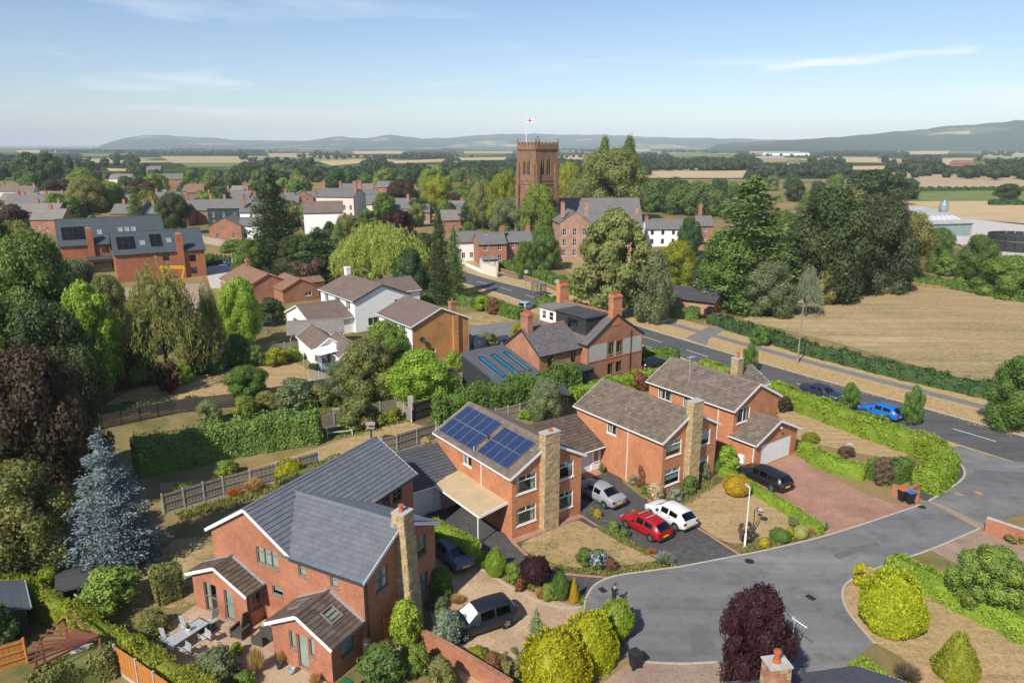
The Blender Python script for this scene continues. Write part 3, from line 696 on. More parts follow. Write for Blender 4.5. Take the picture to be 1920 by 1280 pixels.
def trunk_mesh(name, r=.022, h=.55, limbs=6, spread=.3, mat='bark', seed=1, top=.85, stems=1):
    rg = random.Random(seed); mb = MB()
    for s in range(stems):
        bx, by = (0, 0) if stems == 1 else (.05*math.cos(s*2.1), .05*math.sin(s*2.1))
        lean = (bx*1.6, by*1.6)
        mb.tube([(bx, by, -.01), (bx, by, .02), (bx+lean[0]*.4, by+lean[1]*.4, h*.5), (bx+lean[0], by+lean[1], h), (bx+lean[0]*1.3, by+lean[1]*1.3, top)], [r*1.5, r*1.1, r*.85, r*.6, r*.12], 8)
        for i in range(limbs):
            a = i*2.4+rg.random()+s; z = h*(.45+.5*i/limbs)
            e = spread*rg.uniform(.7, 1.1)
            mb.tube([(bx+lean[0]*.6, by+lean[1]*.6, z), (e*.5*math.cos(a), e*.5*math.sin(a), z+.12), (e*math.cos(a), e*math.sin(a), z+.26)], [r*.5, r*.32, r*.1], 5)
    return mb.mesh(name, mat, True)
PROTO = {}
def _mk(kind, seed):
    rng = np.random.default_rng(seed*97+len(kind)*13+sum(map(ord, kind)))
    S = math.sin; pi = math.pi
    if kind == 'oak':
        cs, rs = clumps(rng, 52, .2, lambda t: .5*min(1, (S(pi*min(1, .16+t*.86)))**.55), .72, (.09, .16))
        return trunk_mesh('trunk', .024, .5, 7, .32, seed=seed), crown_from('crown', rng, cs, rs, 30000, .0145)
    if kind == 'bushy':         # crown to the ground
        cs, rs = clumps(rng, 50, .06, lambda t: .5*min(1, (S(pi*min(1, .25+t*.76)))**.5), .72, (.1, .16))
        return trunk_mesh('trunk', .02, .4, 6, .3, seed=seed), crown_from('crown', rng, cs, rs, 28000, .015)
    if kind == 'maple':
        cs, rs = clumps(rng, 70, .12, lambda t: .5*min(1, (S(pi*min(1, .2+t*.83)))**.7), .78, (.065, .115))
        return trunk_mesh('trunk', .02, .5, 7, .3, seed=seed), crown_from('crown', rng, cs, rs, 24000, .018, .75, .6)
    if kind == 'tall':
        cs, rs = clumps(rng, 46, .1, lambda t: .5*min(1, (S(pi*min(1, .22+t*.8)))**.8), .62, (.11, .2))
        return trunk_mesh('trunk', .02, .6, 6, .25, seed=seed), crown_from('crown', rng, cs, rs, 17000, .018, 1.3, .4)
    if kind == 'airy':          # birch-like, gaps, pale trunk
        cs, rs = clumps(rng, 46, .16, lambda t: .5*min(1, (S(pi*min(1, .2+t*.82)))**.75), .72, (.07, .13))
        return trunk_mesh('trunk', .016, .6, 8, .3, 'bark_pale', seed), crown_from('crown', rng, cs, rs, 16000, .0165, 1.25, 0, core=.3)
    if kind == 'weeping' or kind == 'willow':
        k = 520 if kind == 'willow' else 480; C, T, tt = [], [], []
        for i in range(k):
            a = rng.uniform(0, 2*pi); rr = math.sqrt(rng.uniform(.02, 1)); top = .98-.42*rr**2.2+rng.normal()*.03
            if kind == 'weeping': top = .99-.75*rr**1.5+rng.normal()*.05; rr *= .93
            if kind == 'willow': rr *= (1+.16*math.sin(3*a+1)+.1*math.sin(5*a)); top += .07*math.sin(4*a+2)*rr
            L = rng.uniform(.3, .6)*top if kind == 'willow' else rng.uniform(.16, .4)*top
            x, y = rr*.46*math.cos(a), rr*.46*math.sin(a); m = int(L/.0075); q = rng.uniform(0, 6); tc = rng.uniform(.1, .9)
            for j in range(m):
                f = j/m; bul = .05*math.sin(min(1, f*3)*pi/2)*rr
                C.append((x+math.cos(a)*bul+.012*math.sin(q+f*6)+rng.normal()*.009, y+math.sin(a)*bul+.012*math.cos(q+f*5)+rng.normal()*.009, top-L*f))
                T.append((rng.normal()*.35, rng.normal()*.35, -1)); tt.append(tc)
        C, T = np.array(C), unit(np.array(T)); C[:, 2] = np.clip(C[:, 2], .02, 1)
        Nn = unit(np.cross(T, rng.normal(size=T.shape)))
        cs, rs = clumps(rng, 26, .3, lambda t: .34*(1-t*.55), .6, (.1, .15)); cs[:, 2] *= .84
        me = leaf_mesh('crown', C, Nn, .0155*rng.uniform(.7, 1.2, len(C)), rng, .32, T, 'leaf', ball_core(cs, rs*.5), np.clip(np.array(tt)*.6+rng.random(len(C))*.4, 0, 1))
        return trunk_mesh('trunk', .024, .5, 7, .28, seed=seed), me
    if kind in ('spruce', 'pine', 'cedar', 'fir'):
        C, T, Nn, tt = [], [], [], []
        tiers, per, droop, zb = {'spruce': (26, 17, .05, .02), 'fir': (26, 15, .03, .04), 'pine': (26, 15, .02, .08), 'cedar': (21, 17, .02, .04)}[kind]
        core = []; cr = []
        for i in range(tiers):
            t = i/(tiers-1); z = zb+(1-zb)*t**.92
            w = {'spruce': .5*(1-t)**.7*(.9+.1*math.sin(i*1.9))+.016, 'fir': .5*(1-t)**.75*(.9+.1*math.sin(i*2.3))+.02, 'pine': .5*(1-t*.98)**.52*(.84+.16*math.sin(i*2.1)), 'cedar': .5*(1-t*.97)**.5*(.82+.18*math.sin(i*2.7))}[kind]
            w = max(w, .015)
            core.append((0, 0, z-.01)); cr.append((w*.42, w*.42, .5/tiers*1.7))
            for b in range(max(8, int(per*(.5+.5*(1-t))))):
                a = b*2*pi/per*1.0+i*1.7+rng.uniform(-.25, .25); L = w*rng.uniform(.74, 1.1); tc = rng.uniform(.15, .75)
                m = max(5, int(L*{'spruce': 170, 'fir': 130, 'pine': 150, 'cedar': 190}[kind]))
                for j in range(m):
                    f = (j+rng.random())/m; f = f**.7
                    r_ = L*f; dz = -droop*f*f+(.035*f**3 if kind == 'spruce' else 0)+rng.normal()*{'spruce': .006, 'fir': .009, 'pine': .02, 'cedar': .013}[kind]
                    side = rng.normal()*.085*(1.15-f*.6)*(w*2)**.5
                    if kind == 'cedar': side *= 1.7
                    C.append((r_*math.cos(a)-side*math.sin(a), r_*math.sin(a)+side*math.cos(a), z+dz-abs(side)*.15))
                    s_ = 1 if side > 0 else -1
                    da = a+s_*rng.uniform(.3, 1.0); T.append((math.cos(da), math.sin(da), rng.uniform(-.25, .3) if kind != 'pine' else rng.uniform(-.1, .7)))
                    Nn.append((rng.normal()*.45, rng.normal()*.45, 1)); tt.append(tc+rng.uniform(-.15, .3)*f)
        C, T, Nn = np.array(C), unit(np.array(T)), unit(np.array(Nn)); Nn = unit(Nn-T*np.sum(Nn*T, 1)[:, None])
        ls = {'spruce': .0165, 'fir': .021, 'pine': .023, 'cedar': .022}[kind]
        asp = {'spruce': .42, 'fir': .4, 'pine': .36, 'cedar': .45}[kind]
        me = leaf_mesh('crown', C, Nn, ls*rng.uniform(.7, 1.3, len(C)), rng, asp, T, 'needle', ball_core(core, cr, 8, 4), np.clip(np.array(tt), 0, 1), .15)
        mb = MB(); mb.tube([(0, 0, -.01), (0, 0, .4), (0, 0, .97)], [.024, .015, .002], 8)
        for i in range(10):
            a = i*2.4; z = .12+.07*i; w = .34*(1-z); mb.tube([(0, 0, z), (w*math.cos(a), w*math.sin(a), z-.005)], [.006, .002], 5)
        return mb.mesh('trunk', 'bark', True), me
    if kind == 'multi':
        cs, rs = clumps(rng, 60, .3, lambda t: .5*min(1, (S(pi*min(1, .22+t*.8)))**.6), .76, (.08, .13))
        return trunk_mesh('trunk', .02, .45, 5, .3, 'bark_pale', seed, .8, 4), crown_from('crown', rng, cs, rs, 24000, .016, core=.4)
    if kind == 'far':
        cs, rs = clumps(rng, 20, .1, lambda t: .5*min(1, (S(pi*min(1, .22+t*.8)))**.55), .7, (.14, .22))
        return trunk_mesh('trunk', .02, .4, 3, .2, seed=seed), crown_from('crown', rng, cs, rs, 4600, .033, core=.66)
    if kind == 'bush':
        cs, rs = clumps(rng, 22, .12, lambda t: .5*min(1, (S(pi*min(1, .34+t*.68)))**.5), .62, (.13, .21))
        return None, crown_from('foliage', rng, cs, rs, 5200, .034, core=.6)
    if kind == 'loose':
        cs, rs = clumps(rng, 26, .1, lambda t: .5*min(1, .55+t*.5), .7, (.07, .14))
        return trunk_mesh('stem', .014, .4, 9, .4, seed=seed, stems=3), crown_from('foliage', rng, cs, rs, 2600, .036, 1.1, .5, core=.25)
    if kind == 'tuft':          # ornamental grass, lavender
        n = 700; a = rng.uniform(0, 2*pi, n); ln = rng.uniform(.05, .5, n); z = rng.uniform(.45, 1, n)*(1-ln*.7)
        base = np.stack([np.cos(a)*.08, np.sin(a)*.08, np.zeros(n)], 1)*rng.random((n, 1)); tip = np.stack([np.cos(a)*ln, np.sin(a)*ln, z], 1)
        C = (base+tip)/2; T = tip-base; sz = np.linalg.norm(T, axis=1)/2; T = unit(T); Nn = unit(np.cross(T, rng.normal(size=(n, 3))))
        return None, leaf_mesh('foliage', C, Nn, sz, rng, .045, T, 'leaf', None, None, 0)
    if kind in ('egg', 'ball', 'cone', 'dome'):
        prof = {'egg': lambda t: .5*(S(pi*min(1, (t*.93+.07)**.78)))**.62, 'ball': lambda t: .5*(S(pi*(t*.94+.06)))**.5, 'cone': lambda t: .5*(1-t)**.62*min(1, .72+t*2)+.004, 'dome': lambda t: .5*(1-t**2.4)**.5}[kind]
        n = 9000 if kind in ('egg',) else 5500; t = rng.random(n*2); w = np.array([prof(x) for x in t]); keep = rng.random(n*2) < (w+.05)/.55
        t, w = t[keep], w[keep]; a = rng.uniform(0, 2*pi, len(t))
        bump = 1+.06*np.sin(a*3+t*7)+.045*np.sin(a*7-t*11)+.03*np.sin(a*13+t*23)+np.abs(rng.normal(size=len(t)))*.035
        C = np.stack([w*np.cos(a)*bump, w*np.sin(a)*bump, t*bump], 1)
        dw = np.array([(prof(min(1, x+.02))-prof(max(0, x-.02)))/.04 for x in t])
        Nn = unit(np.stack([np.cos(a), np.sin(a), -dw], 1)+rng.normal(size=(len(t), 3))*.5)
        T = unit(np.stack([np.cos(a)*.25, np.sin(a)*.25, np.ones(len(t))], 1)+rng.normal(size=(len(t), 3))*.45); Nn = unit(Nn-T*np.sum(Nn*T, 1)[:, None])
        V = []; Fc = []; rg_, sg = 14, 20
        for i in range(rg_+1):
            for j in range(sg): V.append((prof(i/rg_)*.95*math.cos(2*pi*j/sg), prof(i/rg_)*.95*math.sin(2*pi*j/sg), i/rg_*.98))
        for i in range(rg_):
            for j in range(sg): Fc.append((i*sg+j, i*sg+(j+1) % sg, (i+1)*sg+(j+1) % sg, (i+1)*sg+j))
        return None, leaf_mesh('foliage', C, Nn, .026*rng.uniform(.7, 1.3, len(C)), rng, .5, T, 'leaf', (np.array(V), np.array(Fc)))
    raise KeyError(kind)
NVAR = {'oak': 3, 'bushy': 2, 'far': 4, 'bush': 4, 'loose': 3, 'airy': 2, 'tuft': 2, 'maple': 2}
def proto(kind, k):
    k = k % NVAR.get(kind, 1)
    if (kind, k) not in PROTO: PROTO[(kind, k)] = _mk(kind, k+1)
    return PROTO[(kind, k)]
GREEN = {'dg': (.06, .086, .03), 'mg': (.1, .146, .036), 'lg': (.15, .205, .04), 'yg': (.28, .31, .036), 'og': (.165, .172, .055), 'gg': (.14, .17, .082), 'pu': (.042, .016, .018), 'br': (.07, .05, .03), 'ye': (.44, .43, .022), 'gold': (.5, .37, .035), 'blue': (.155, .21, .23),
         'pale': (.29, .335, .24), 'straw': (.48, .34, .155), 'rust': (.26, .125, .055), 'lime': (.19, .27, .032), 'deep': (.055, .1, .034), 'cream': (.55, .47, .28), 'twig': (.17, .12, .085), 'or': (.5, .22, .04), 'grn': (.1, .165, .032)}
LB = 2.1
for k_ in ('dg', 'mg', 'lg', 'og', 'gg', 'deep', 'grn', 'lime', 'br', 'pu'): GREEN[k_] = tuple(x*1.5 for x in GREEN[k_])
TN = [0]; NAMES = {'oak': 'broadleaf_tree', 'multi': 'broadleaf_tree', 'bushy': 'broadleaf_tree', 'maple': 'maple_tree', 'tall': 'poplar_tree', 'airy': 'birch_tree', 'weeping': 'weeping_birch', 'willow': 'willow_tree', 'spruce': 'spruce_tree', 'pine': 'pine_tree', 'cedar': 'cedar_tree', 'fir': 'fir_tree', 'far': 'broadleaf_tree', 'bush': 'shrub', 'loose': 'shrub', 'tuft': 'grass_clump', 'egg': 'clipped_shrub', 'ball': 'clipped_shrub', 'cone': 'clipped_shrub', 'dome': 'clipped_shrub'}
def plant_at(kind, loc, h, w, col, label, cat=None, group=None, name=None, flowers=None, depthscale=1.0):
    TN[0] += 1; rg = random.Random(TN[0]*31+5); tr, cr = proto(kind, TN[0])
    c = GREEN[col] if isinstance(col, str) else tuple(x*LB for x in col); j = rg.uniform(.9, 1.1); c = (c[0]*j*rg.uniform(.93, 1.07), c[1]*j, c[2]*j)
    small = kind in ('bush', 'loose', 'tuft', 'egg', 'ball', 'cone', 'dome')
    cat = cat or ('shrub' if small else 'tree')
    name = name or NAMES[kind]
    if tr is None and not flowers:
        o = mesh_obj(name, cr, None, c); o.location = loc; tag(o, label, cat, group)
    else:
        o = thing(name, label, cat, loc, 0, group)
        if tr: mesh_obj('trunk' if not small else 'stem', tr, o)
        mesh_obj('crown' if not small else 'foliage', cr, o, c)
        if flowers:
            rng = np.random.default_rng(TN[0]); n = 260; d = unit(rng.normal(size=(n, 3))+np.array([0, -.3, .5]))
            C = d*np.array([.47, .47, .45])*rng.uniform(.9, 1.06, (n, 1))+np.array([0, 0, .52]); C[:, 2] = np.clip(C[:, 2], .08, 1.02)
            mesh_obj('blossom', leaf_mesh('blossom', C, unit(d+rng.normal(size=(n, 3))*.3), .05*rng.uniform(.7, 1.3, n), rng, .9, None, 'petal'), o, flowers)
    o.rotation_euler = (0, 0, rg.uniform(0, 6.28)); o.scale = (w, w*depthscale, h)
    return o
def plant(kind, x, yb, yt, wp, col, label, cat=None, group=None, name=None, flowers=None, depthscale=1.0):
    b = P(x, yb); h = max(.15, ZAT(yt, b.y)); w = wp/FPX*DEPTH(b.y, h*.5)
    if kind in ('egg', 'ball', 'cone', 'dome', 'bush', 'tuft', 'loose'):     # the foot px is the near side: move in by half the width
        b.y += w*.4; h = max(.15, ZAT(yt, b.y)); w = wp/FPX*DEPTH(b.y, h*.5); b.x = (x-960)/FPX*DEPTH(b.y, 0)
    return plant_at(kind, b, h, w, col, label, cat, group, name, flowers, depthscale)
def hedge(label, pts, w, h, col, lsz=.085, dens=1.3, seed=1, name='hedge', wob=.085, square=4.0, spiky=.16, zpx=None, mat='leaf', group=None, cat='hedge'):
    """pts: photo pixels of the hedge's top centre line (at height h unless zpx is given) -> a clipped hedge with a dense inside"""
    rng = np.random.default_rng(seed); q = [P(x, y, h if zpx is None else zpx) for x, y in pts]; q = np.array([(p.x, p.y) for p in q])
    seg = np.linalg.norm(np.diff(q, axis=0), axis=1); cum = np.concatenate([[0], np.cumsum(seg)]); Lt = cum[-1]
    def at(s): return np.stack([np.interp(s, cum, q[:, 0]), np.interp(s, cum, q[:, 1])], -1)
    def sec(th):            # th 0..pi: superellipse half section
        c, s_ = np.cos(th), np.sin(th); k = 2/square
        return np.sign(c)*np.abs(c)**k*w/2, np.abs(s_)**k
    area = Lt*(2*h+w)+2*w*h; n = int(dens*area/(lsz*lsz*1.1))
    s = rng.uniform(-w*.0, Lt, n); th = rng.uniform(0, math.pi, n)
    tw = rng.random(n); th = np.where(tw < h/(2*h+w), rng.uniform(0, .62, n), np.where(tw < 2*h/(2*h+w), math.pi-rng.uniform(0, .62, n), rng.uniform(.62, math.pi-.62, n)))
    ou, oz = sec(th)
    zz = np.where((th < .62), rng.random(n)*.93, np.where(th > math.pi-.62, rng.random(n)*.93, oz))
    hv = h*(1+wob*np.sin(s*1.1+seed)+wob*.7*np.sin(s*2.9+seed*2)); bul = 1+wob*np.sin(s*1.7+zz*3)+wob*.7*np.sin(s*4.1+th*2)
    endf = np.clip(np.minimum(s, Lt-s)/(w*.35)+.72, 0, 1)
    p = at(s); p2 = at(np.minimum(s+.3, Lt)); p1 = at(np.maximum(s-.3, 0)); d = unit(np.concatenate([p2-p1, np.zeros((n, 1))], 1)); nr = np.stack([d[:, 1], -d[:, 0], np.zeros(n)], 1)
    side = th < .62; side2 = th > math.pi-.62
    C = np.concatenate([p, np.zeros((n, 1))], 1)+nr*(ou*bul*endf)[:, None]; C[:, 2] = zz*hv+rng.normal(size=n)*.02
    Nn = unit(nr*np.where(side, 1, np.where(side2, -1, np.cos(th)*.7))[:, None]+np.array([0, 0, 1])*np.where(side | side2, .18, 1.0)[:, None]+rng.normal(size=(n, 3))*.5)
    for e, sg in ((0.0, -1), (Lt, 1)):      # ends
        m = int(dens*w*h/(lsz*lsz*1.1)); pe = at(np.full(m, e)); de = at(np.array([max(0, e-.3), min(Lt, e+.3)])); dd = (de[1]-de[0])/max(1e-6, np.linalg.norm(de[1]-de[0]))
        u = rng.uniform(-.5, .5, m)*w*.9; z_ = rng.random(m)*h*.95
        Ce = np.stack([pe[:, 0]+dd[1]*u, pe[:, 1]-dd[0]*u, z_], 1)+np.array([dd[0]*sg, dd[1]*sg, 0])*(rng.random((m, 1))*.1*w)
        C = np.vstack([C, Ce]); Nn = np.vstack([Nn, unit(np.tile([dd[0]*sg, dd[1]*sg, .15], (m, 1))+rng.normal(size=(m, 3))*.5)])
    if spiky:
        m = int(len(C)*.35); k = rng.choice(len(C), m); up = C[k].copy(); up[:, 2] += np.where(up[:, 2] > h*.8, rng.random(m)*spiky, 0); C = np.vstack([C, up]); Nn = np.vstack([Nn, Nn[k]])
    # core
    K = max(2, int(Lt/.6)+1); V, Fc = [], []; M = 9
    for i in range(K):
        si = Lt*i/(K-1); c = at(np.array([si]))[0]; a = at(np.array([max(0, si-.3), min(Lt, si+.3)])); dd = (a[1]-a[0])/max(1e-6, np.linalg.norm(a[1]-a[0]))
        for j in range(M):
            t = math.pi*j/(M-1); x, z_ = sec(np.array([t])); x = x[0]*.93; z_ = z_[0]*.95 if 0 < j < M-1 else 0
            V.append((c[0]+dd[1]*x, c[1]-dd[0]*x, z_*h))
    for i in range(K-1):
        for j in range(M-1): Fc.append((i*M+j, i*M+j+1, (i+1)*M+j+1, (i+1)*M+j))
    for b in (0, (K-1)*M):
        for j in range(0, M-2, 2): Fc.append((b, b+j+1, b+j+2, b+min(j+3, M-1)))
    tint = np.clip(.5+.22*np.sin(C[:, 0]*2.3+C[:, 2]*3)*np.sin(C[:, 1]*2.1)+rng.normal(size=len(C))*.22, 0, 1)
    me = leaf_mesh('foliage', C, Nn, lsz*rng.uniform(.7, 1.3, len(C)), rng, .55, None, mat, (np.array(V), np.array(Fc)), tint)
    o = mesh_obj(name, me, None, GREEN[col] if isinstance(col, str) else tuple(x*LB for x in col)); tag(o, label, cat, group); return o
def grass_strip(name, label, polys, n, hgt, col, seed=1, wid=.05, px=True):
    """loose standing grass inside ground polygons: nobody could count it"""
    rng = np.random.default_rng(seed); C, T, sz = [], [], []
    for pl in polys:
        q = np.array([(P(*p).x, P(*p).y) for p in pl]); lo, hi = q.min(0), q.max(0); c = 0; g = 0
        while c < n and g < n*30:
            g += 1; x, y = rng.uniform(lo[0], hi[0]), rng.uniform(lo[1], hi[1]); ins = False; j = len(q)-1
            for i in range(len(q)):
                if (q[i, 1] > y) != (q[j, 1] > y) and x < (q[j, 0]-q[i, 0])*(y-q[i, 1])/(q[j, 1]-q[i, 1])+q[i, 0]: ins = not ins
                j = i
            if not ins: continue
            c += 1
            for k in range(4):
                l = hgt*rng.uniform(.5, 1.2); t = np.array([rng.normal()*.35, rng.normal()*.35, 1]); t /= np.linalg.norm(t)
                C.append(np.array([x+rng.normal()*.08, y+rng.normal()*.08, 0])+t*l/2); T.append(t); sz.append(l/2)
    C, T, sz = np.array(C), np.array(T), np.array(sz); Nn = unit(np.cross(T, rng.normal(size=T.shape)))
    o = mesh_obj(name, leaf_mesh(name, C, Nn, sz, rng, wid/hgt*1.6, T, 'leaf', None, None, 0), None, GREEN[col] if isinstance(col, str) else col)
    tag(o, label, 'grass', None, 'stuff'); return o
# ------------------------------------------------------------------ the setting
def plane(name, x0, x1, y0, y1, z, mat):
    mb = MB(); mb.poly([(x0, y0, z), (x1, y0, z), (x1, y1, z), (x0, y1, z)]); o = mb.build(name, mat); o['kind'] = 'structure'; return o
plane('ground', -45000, 45000, -3000, 60000, -.03, 'far_country')
plane('village_ground', -420, 420, -60, 640, 0, 'rough_grass')
# hills on the horizon: terrain rising behind the plain
def hills(name, prof, D, seed):
    rng = random.Random(seed); xs = list(range(-500, 2440, 14)); rows = []
    ds = [.72, .8, .88, .94, 1.0, 1.06, 1.15, 1.3]; hs = [0, .25, .6, .85, 1, .93, .6, 0]
    px = [p[0] for p in prof]; py = [p[1] for p in prof]
    for d, k in zip(ds, hs):
        r = []
        for x in xs:
            y = float(np.interp(x, px, py)); top = max(0, (273-y)/FPX*D/CP+(CAMH if y < 272 else 0))
            Y = D*d*(1+.05*math.sin(x*.011+seed)); n = (rng.uniform(-1, 1)*.035+.025*math.sin(x*.03+d*9+seed))*top
            r.append(((x-960)/FPX*Y*1.03, Y, max(-2, top*k+(n if 0 < k else 0)) if k > 0 else -3))
        rows.append(r)
    mb = MB(); mb.grid(rows); o = mb.build(name, 'hill_country', None, True); o['kind'] = 'structure'
hills('hills', [(-500, 273), (150, 273), (235, 273), (275, 262), (320, 255), (360, 255), (430, 259), (480, 264), (600, 265), (650, 258), (700, 262), (745, 256), (800, 261), (850, 260), (920, 254), (1000, 252), (1110, 255), (1220, 259), (1330, 262), (1440, 263), (1600, 266), (2400, 262)], 9500, 3)
hills('right_hills', [(-500, 274), (1280, 274), (1340, 270), (1480, 262), (1560, 257), (1650, 246), (1720, 239), (1800, 235), (1860, 230), (1920, 225), (2060, 222), (2400, 238)], 5200, 8)
FIELDS = [('field_tan', [(30, 282), (130, 281), (128, 286), (36, 287)]), ('field_green', [(150, 288), (250, 287), (246, 293), (158, 294)]), ('field_pale', [(500, 288), (580, 287), (576, 293), (508, 294)]), ('field_tan', [(660, 284), (760, 283), (756, 288), (666, 289)]), ('field_pale', [(1130, 280), (1220, 279), (1218, 284), (1136, 285)]), ('field_green', [(1240, 288), (1350, 287), (1346, 293), (1248, 294)]), ('field_tan', [(1660, 284), (1780, 283), (1776, 289), (1668, 290)]), ('field_pale', [(1840, 288), (1960, 287), (1960, 294), (1846, 295)]), ('field_tan', [(1560, 312), (1660, 311), (1656, 318), (1566, 319)]), ('field_green', [(1400, 300), (1500, 299), (1496, 305), (1406, 306)]), ('field_tan', [(860, 296), (950, 295), (946, 300), (866, 301)]), ('field_pale', [(300, 293), (480, 293), (465, 306), (325, 306)]), ('field_green', [(340, 307), (470, 307), (440, 313), (350, 313)]), ('field_tan', [(596, 303), (668, 299), (700, 304), (622, 311)]), ('field_tan', [(735, 302), (835, 298), (838, 303), (740, 307)]),
          ('field_tan', [(1056, 291), (1112, 289), (1110, 299), (1060, 300)]), ('field_tan', [(1208, 322), (1400, 320), (1392, 334), (1214, 334)]), ('field_pale', [(1270, 312), (1345, 312), (1342, 319), (1272, 319)]),
          ('field_tan', [(1543, 294), (1645, 295), (1648, 305), (1548, 304)]), ('field_tan', [(1716, 297), (1824, 297), (1826, 310), (1720, 310)]), ('field_pale', [(1655, 323), (1960, 322), (1960, 353), (1690, 353)]),
          ('field_tan', [(200, 316), (280, 318), (280, 322), (205, 321)]), ('field_tan', [(1100, 268), (1260, 267), (1258, 270.6), (1105, 271)]), ('field_tan', [(560, 276), (640, 276), (640, 280), (560, 280)]), ('field_tan', [(1380, 283), (1500, 283), (1500, 287), (1380, 287)]), ('field_pale', [(870, 284), (960, 284), (960, 288), (870, 288)]),
          ('field_green', [(1686, 363), (1960, 353), (1960, 378), (1700, 377)]), ('field_tan', [(1640, 378), (1960, 378), (1960, 424), (1800, 411), (1648, 402)])]
for i, (m, pl) in enumerate(FIELDS):
    if pl[0][1] > 274: sheet('field', pl, m, .02+.012*i)
sheet('near_field', smooth_px([(1395, 598), (1500, 575), (1570, 556), (1640, 528), (1690, 527), (1800, 541), (1960, 566), (1960, 735), (1880, 728), (1700, 680), (1560, 640), (1460, 615)], 5, True), 'field_near', .008)
# main road, its verges and footpath: offsets from the far kerb line
FK = [(-62, 262), (-34, 205), (-9, 162), (5.3, 141), (13, 126.5), (20.3, 113), (26.2, 103.6), (33, 93), (39.2, 84), (45.6, 75.2), (51.5, 66.6), (62, 51), (76, 30), (100, -6)]
FK = smooth_px(FK, 6)
def off(pts, d):
    out = []
    for i, p in enumerate(pts):
        a, b = pts[max(0, i-1)], pts[min(len(pts)-1, i+1)]; t = Vector((b[0]-a[0], b[1]-a[1])).normalized()
        out.append((p[0]+t.y*d, p[1]-t.x*d))
    return out
def band(name, d0, d1, mat, z, pts=FK):
    a, b = off(pts, d0), off(pts, d1); mb = MB()
    for i in range(len(pts)-1):
        q = [a[i], a[i+1], b[i+1], b[i]]
        if sum(q[k][0]*q[(k+1) % 4][1]-q[(k+1) % 4][0]*q[k][1] for k in range(4)) < 0: q = q[::-1]
        mb.poly([(x, y, z) for x, y in q])
    o = mb.build(name, mat); o['kind'] = 'structure'; return o
RW = 7.2
band('main_road', 0, RW, 'asphalt_main', .012)
band('verge', -9.5, -.15, 'verge_dry', .016)
band('footpath', -6.6, -5.0, 'footpath', .021)
band('near_verge', RW+.15, RW+2.6, 'verge_dry', .016)
kerb('kerb', off(FK, -.07), w=.14, h=.1, px=False)
kerb('kerb', off(FK[:int(len(FK)*.66)], RW+.07), w=.14, h=.1, px=False)
def dashes(d, lo, hi, ln, gap, w=.12, z=.0165):
    pts = off(FK, d); mb = MB(); acc = 0; on = True; L = 0
    Ls = [0]
    for a, b in zip(pts, pts[1:]): Ls.append(Ls[-1]+math.hypot(b[0]-a[0], b[1]-a[1]))
    at = lambda s: Vector((float(np.interp(s, Ls, [p[0] for p in pts])), float(np.interp(s, Ls, [p[1] for p in pts]))))
    s = lo
    while s < hi:
        a, b = at(s), at(s+ln); n = Vector((-(b-a).y, (b-a).x)).normalized()*w/2
        o = MB().__class__(); o.poly([(a.x-n.x, a.y-n.y, z), (b.x-n.x, b.y-n.y, z), (b.x+n.x, b.y+n.y, z), (a.x+n.x, a.y+n.y, z)][::-1])
        q = o.build('road_marking', 'marking_white', ROAD); s += ln+gap
ROAD = bpy.data.objects['main_road']
dashes(RW/2, 95, 290, 4, 5.0, .13)
dashes(RW-.15, 236, 262, 1.0, 1.4, .14)
# driveway of the far garage crossing the verge
sheet('driveway_crossing', [(1285, 634), (1345, 605), (1372, 612), (1330, 634), (1325, 648)], 'footpath', .026)
sheet('garage_drive', [(1318, 606), (1345, 574), (1362, 578), (1362, 612), (1338, 616)], 'block_pink', .030)
# the close
CL = [(1745, 842), (1790, 862), (1806, 882), (1798, 902), (1742, 938), (1726, 945), (1560, 1000), (1440, 1029), (1385, 1040), (1270, 1062), (1180, 1074), (1142, 1082), (1115, 1096), (1101, 1116), (1095, 1140), (1099, 1168), (1130, 1205), (1183, 1236), (1225, 1241), (1285, 1243), (1345, 1240), (1420, 1290), (1480, 1400), (1640, 1400),
      (1600, 1290), (1585, 1270), (1600, 1235), (1640, 1205), (1606, 1166), (1586, 1136), (1581, 1108), (1598, 1087), (1665, 1058), (1745, 1031), (1838, 991), (1900, 968), (1990, 950), (1990, 862), (1900, 866), (1800, 836)]
sheet('close_road', CL, 'asphalt_close', .017)
sheet('rumble_strip', [(1740, 940), (1762, 944), (1850, 986), (1838, 993)], 'block_brown', .024)
sheet('corner_footpath', smooth_px([(1760, 858), (1790, 862), (1806, 882), (1798, 902), (1742, 938), (1722, 925), (1750, 905), (1776, 888)], 4, True), 'asphalt_drive', .023)
kerb('kerb', smooth_px([(1770, 848), (1790, 860), (1808, 882), (1799, 903), (1742, 939)], 4), h=.06, w=.18)
kerb('kerb', smooth_px([(1726, 946), (1560, 1001), (1440, 1030), (1385, 1041), (1270, 1063)], 3), h=.04)
kerb('kerb', smooth_px([(1270, 1063), (1180, 1075), (1142, 1083), (1115, 1097), (1101, 1117), (1095, 1141), (1099, 1168)], 4), h=.05)
kerb('kerb', smooth_px([(1183, 1237), (1225, 1242), (1285, 1244), (1345, 1241)], 4), h=.05)
kerb('kerb', smooth_px([(1640, 1206), (1606, 1167), (1585, 1137), (1580, 1108), (1598, 1086), (1665, 1057), (1745, 1030), (1838, 990)], 4), h=.05)
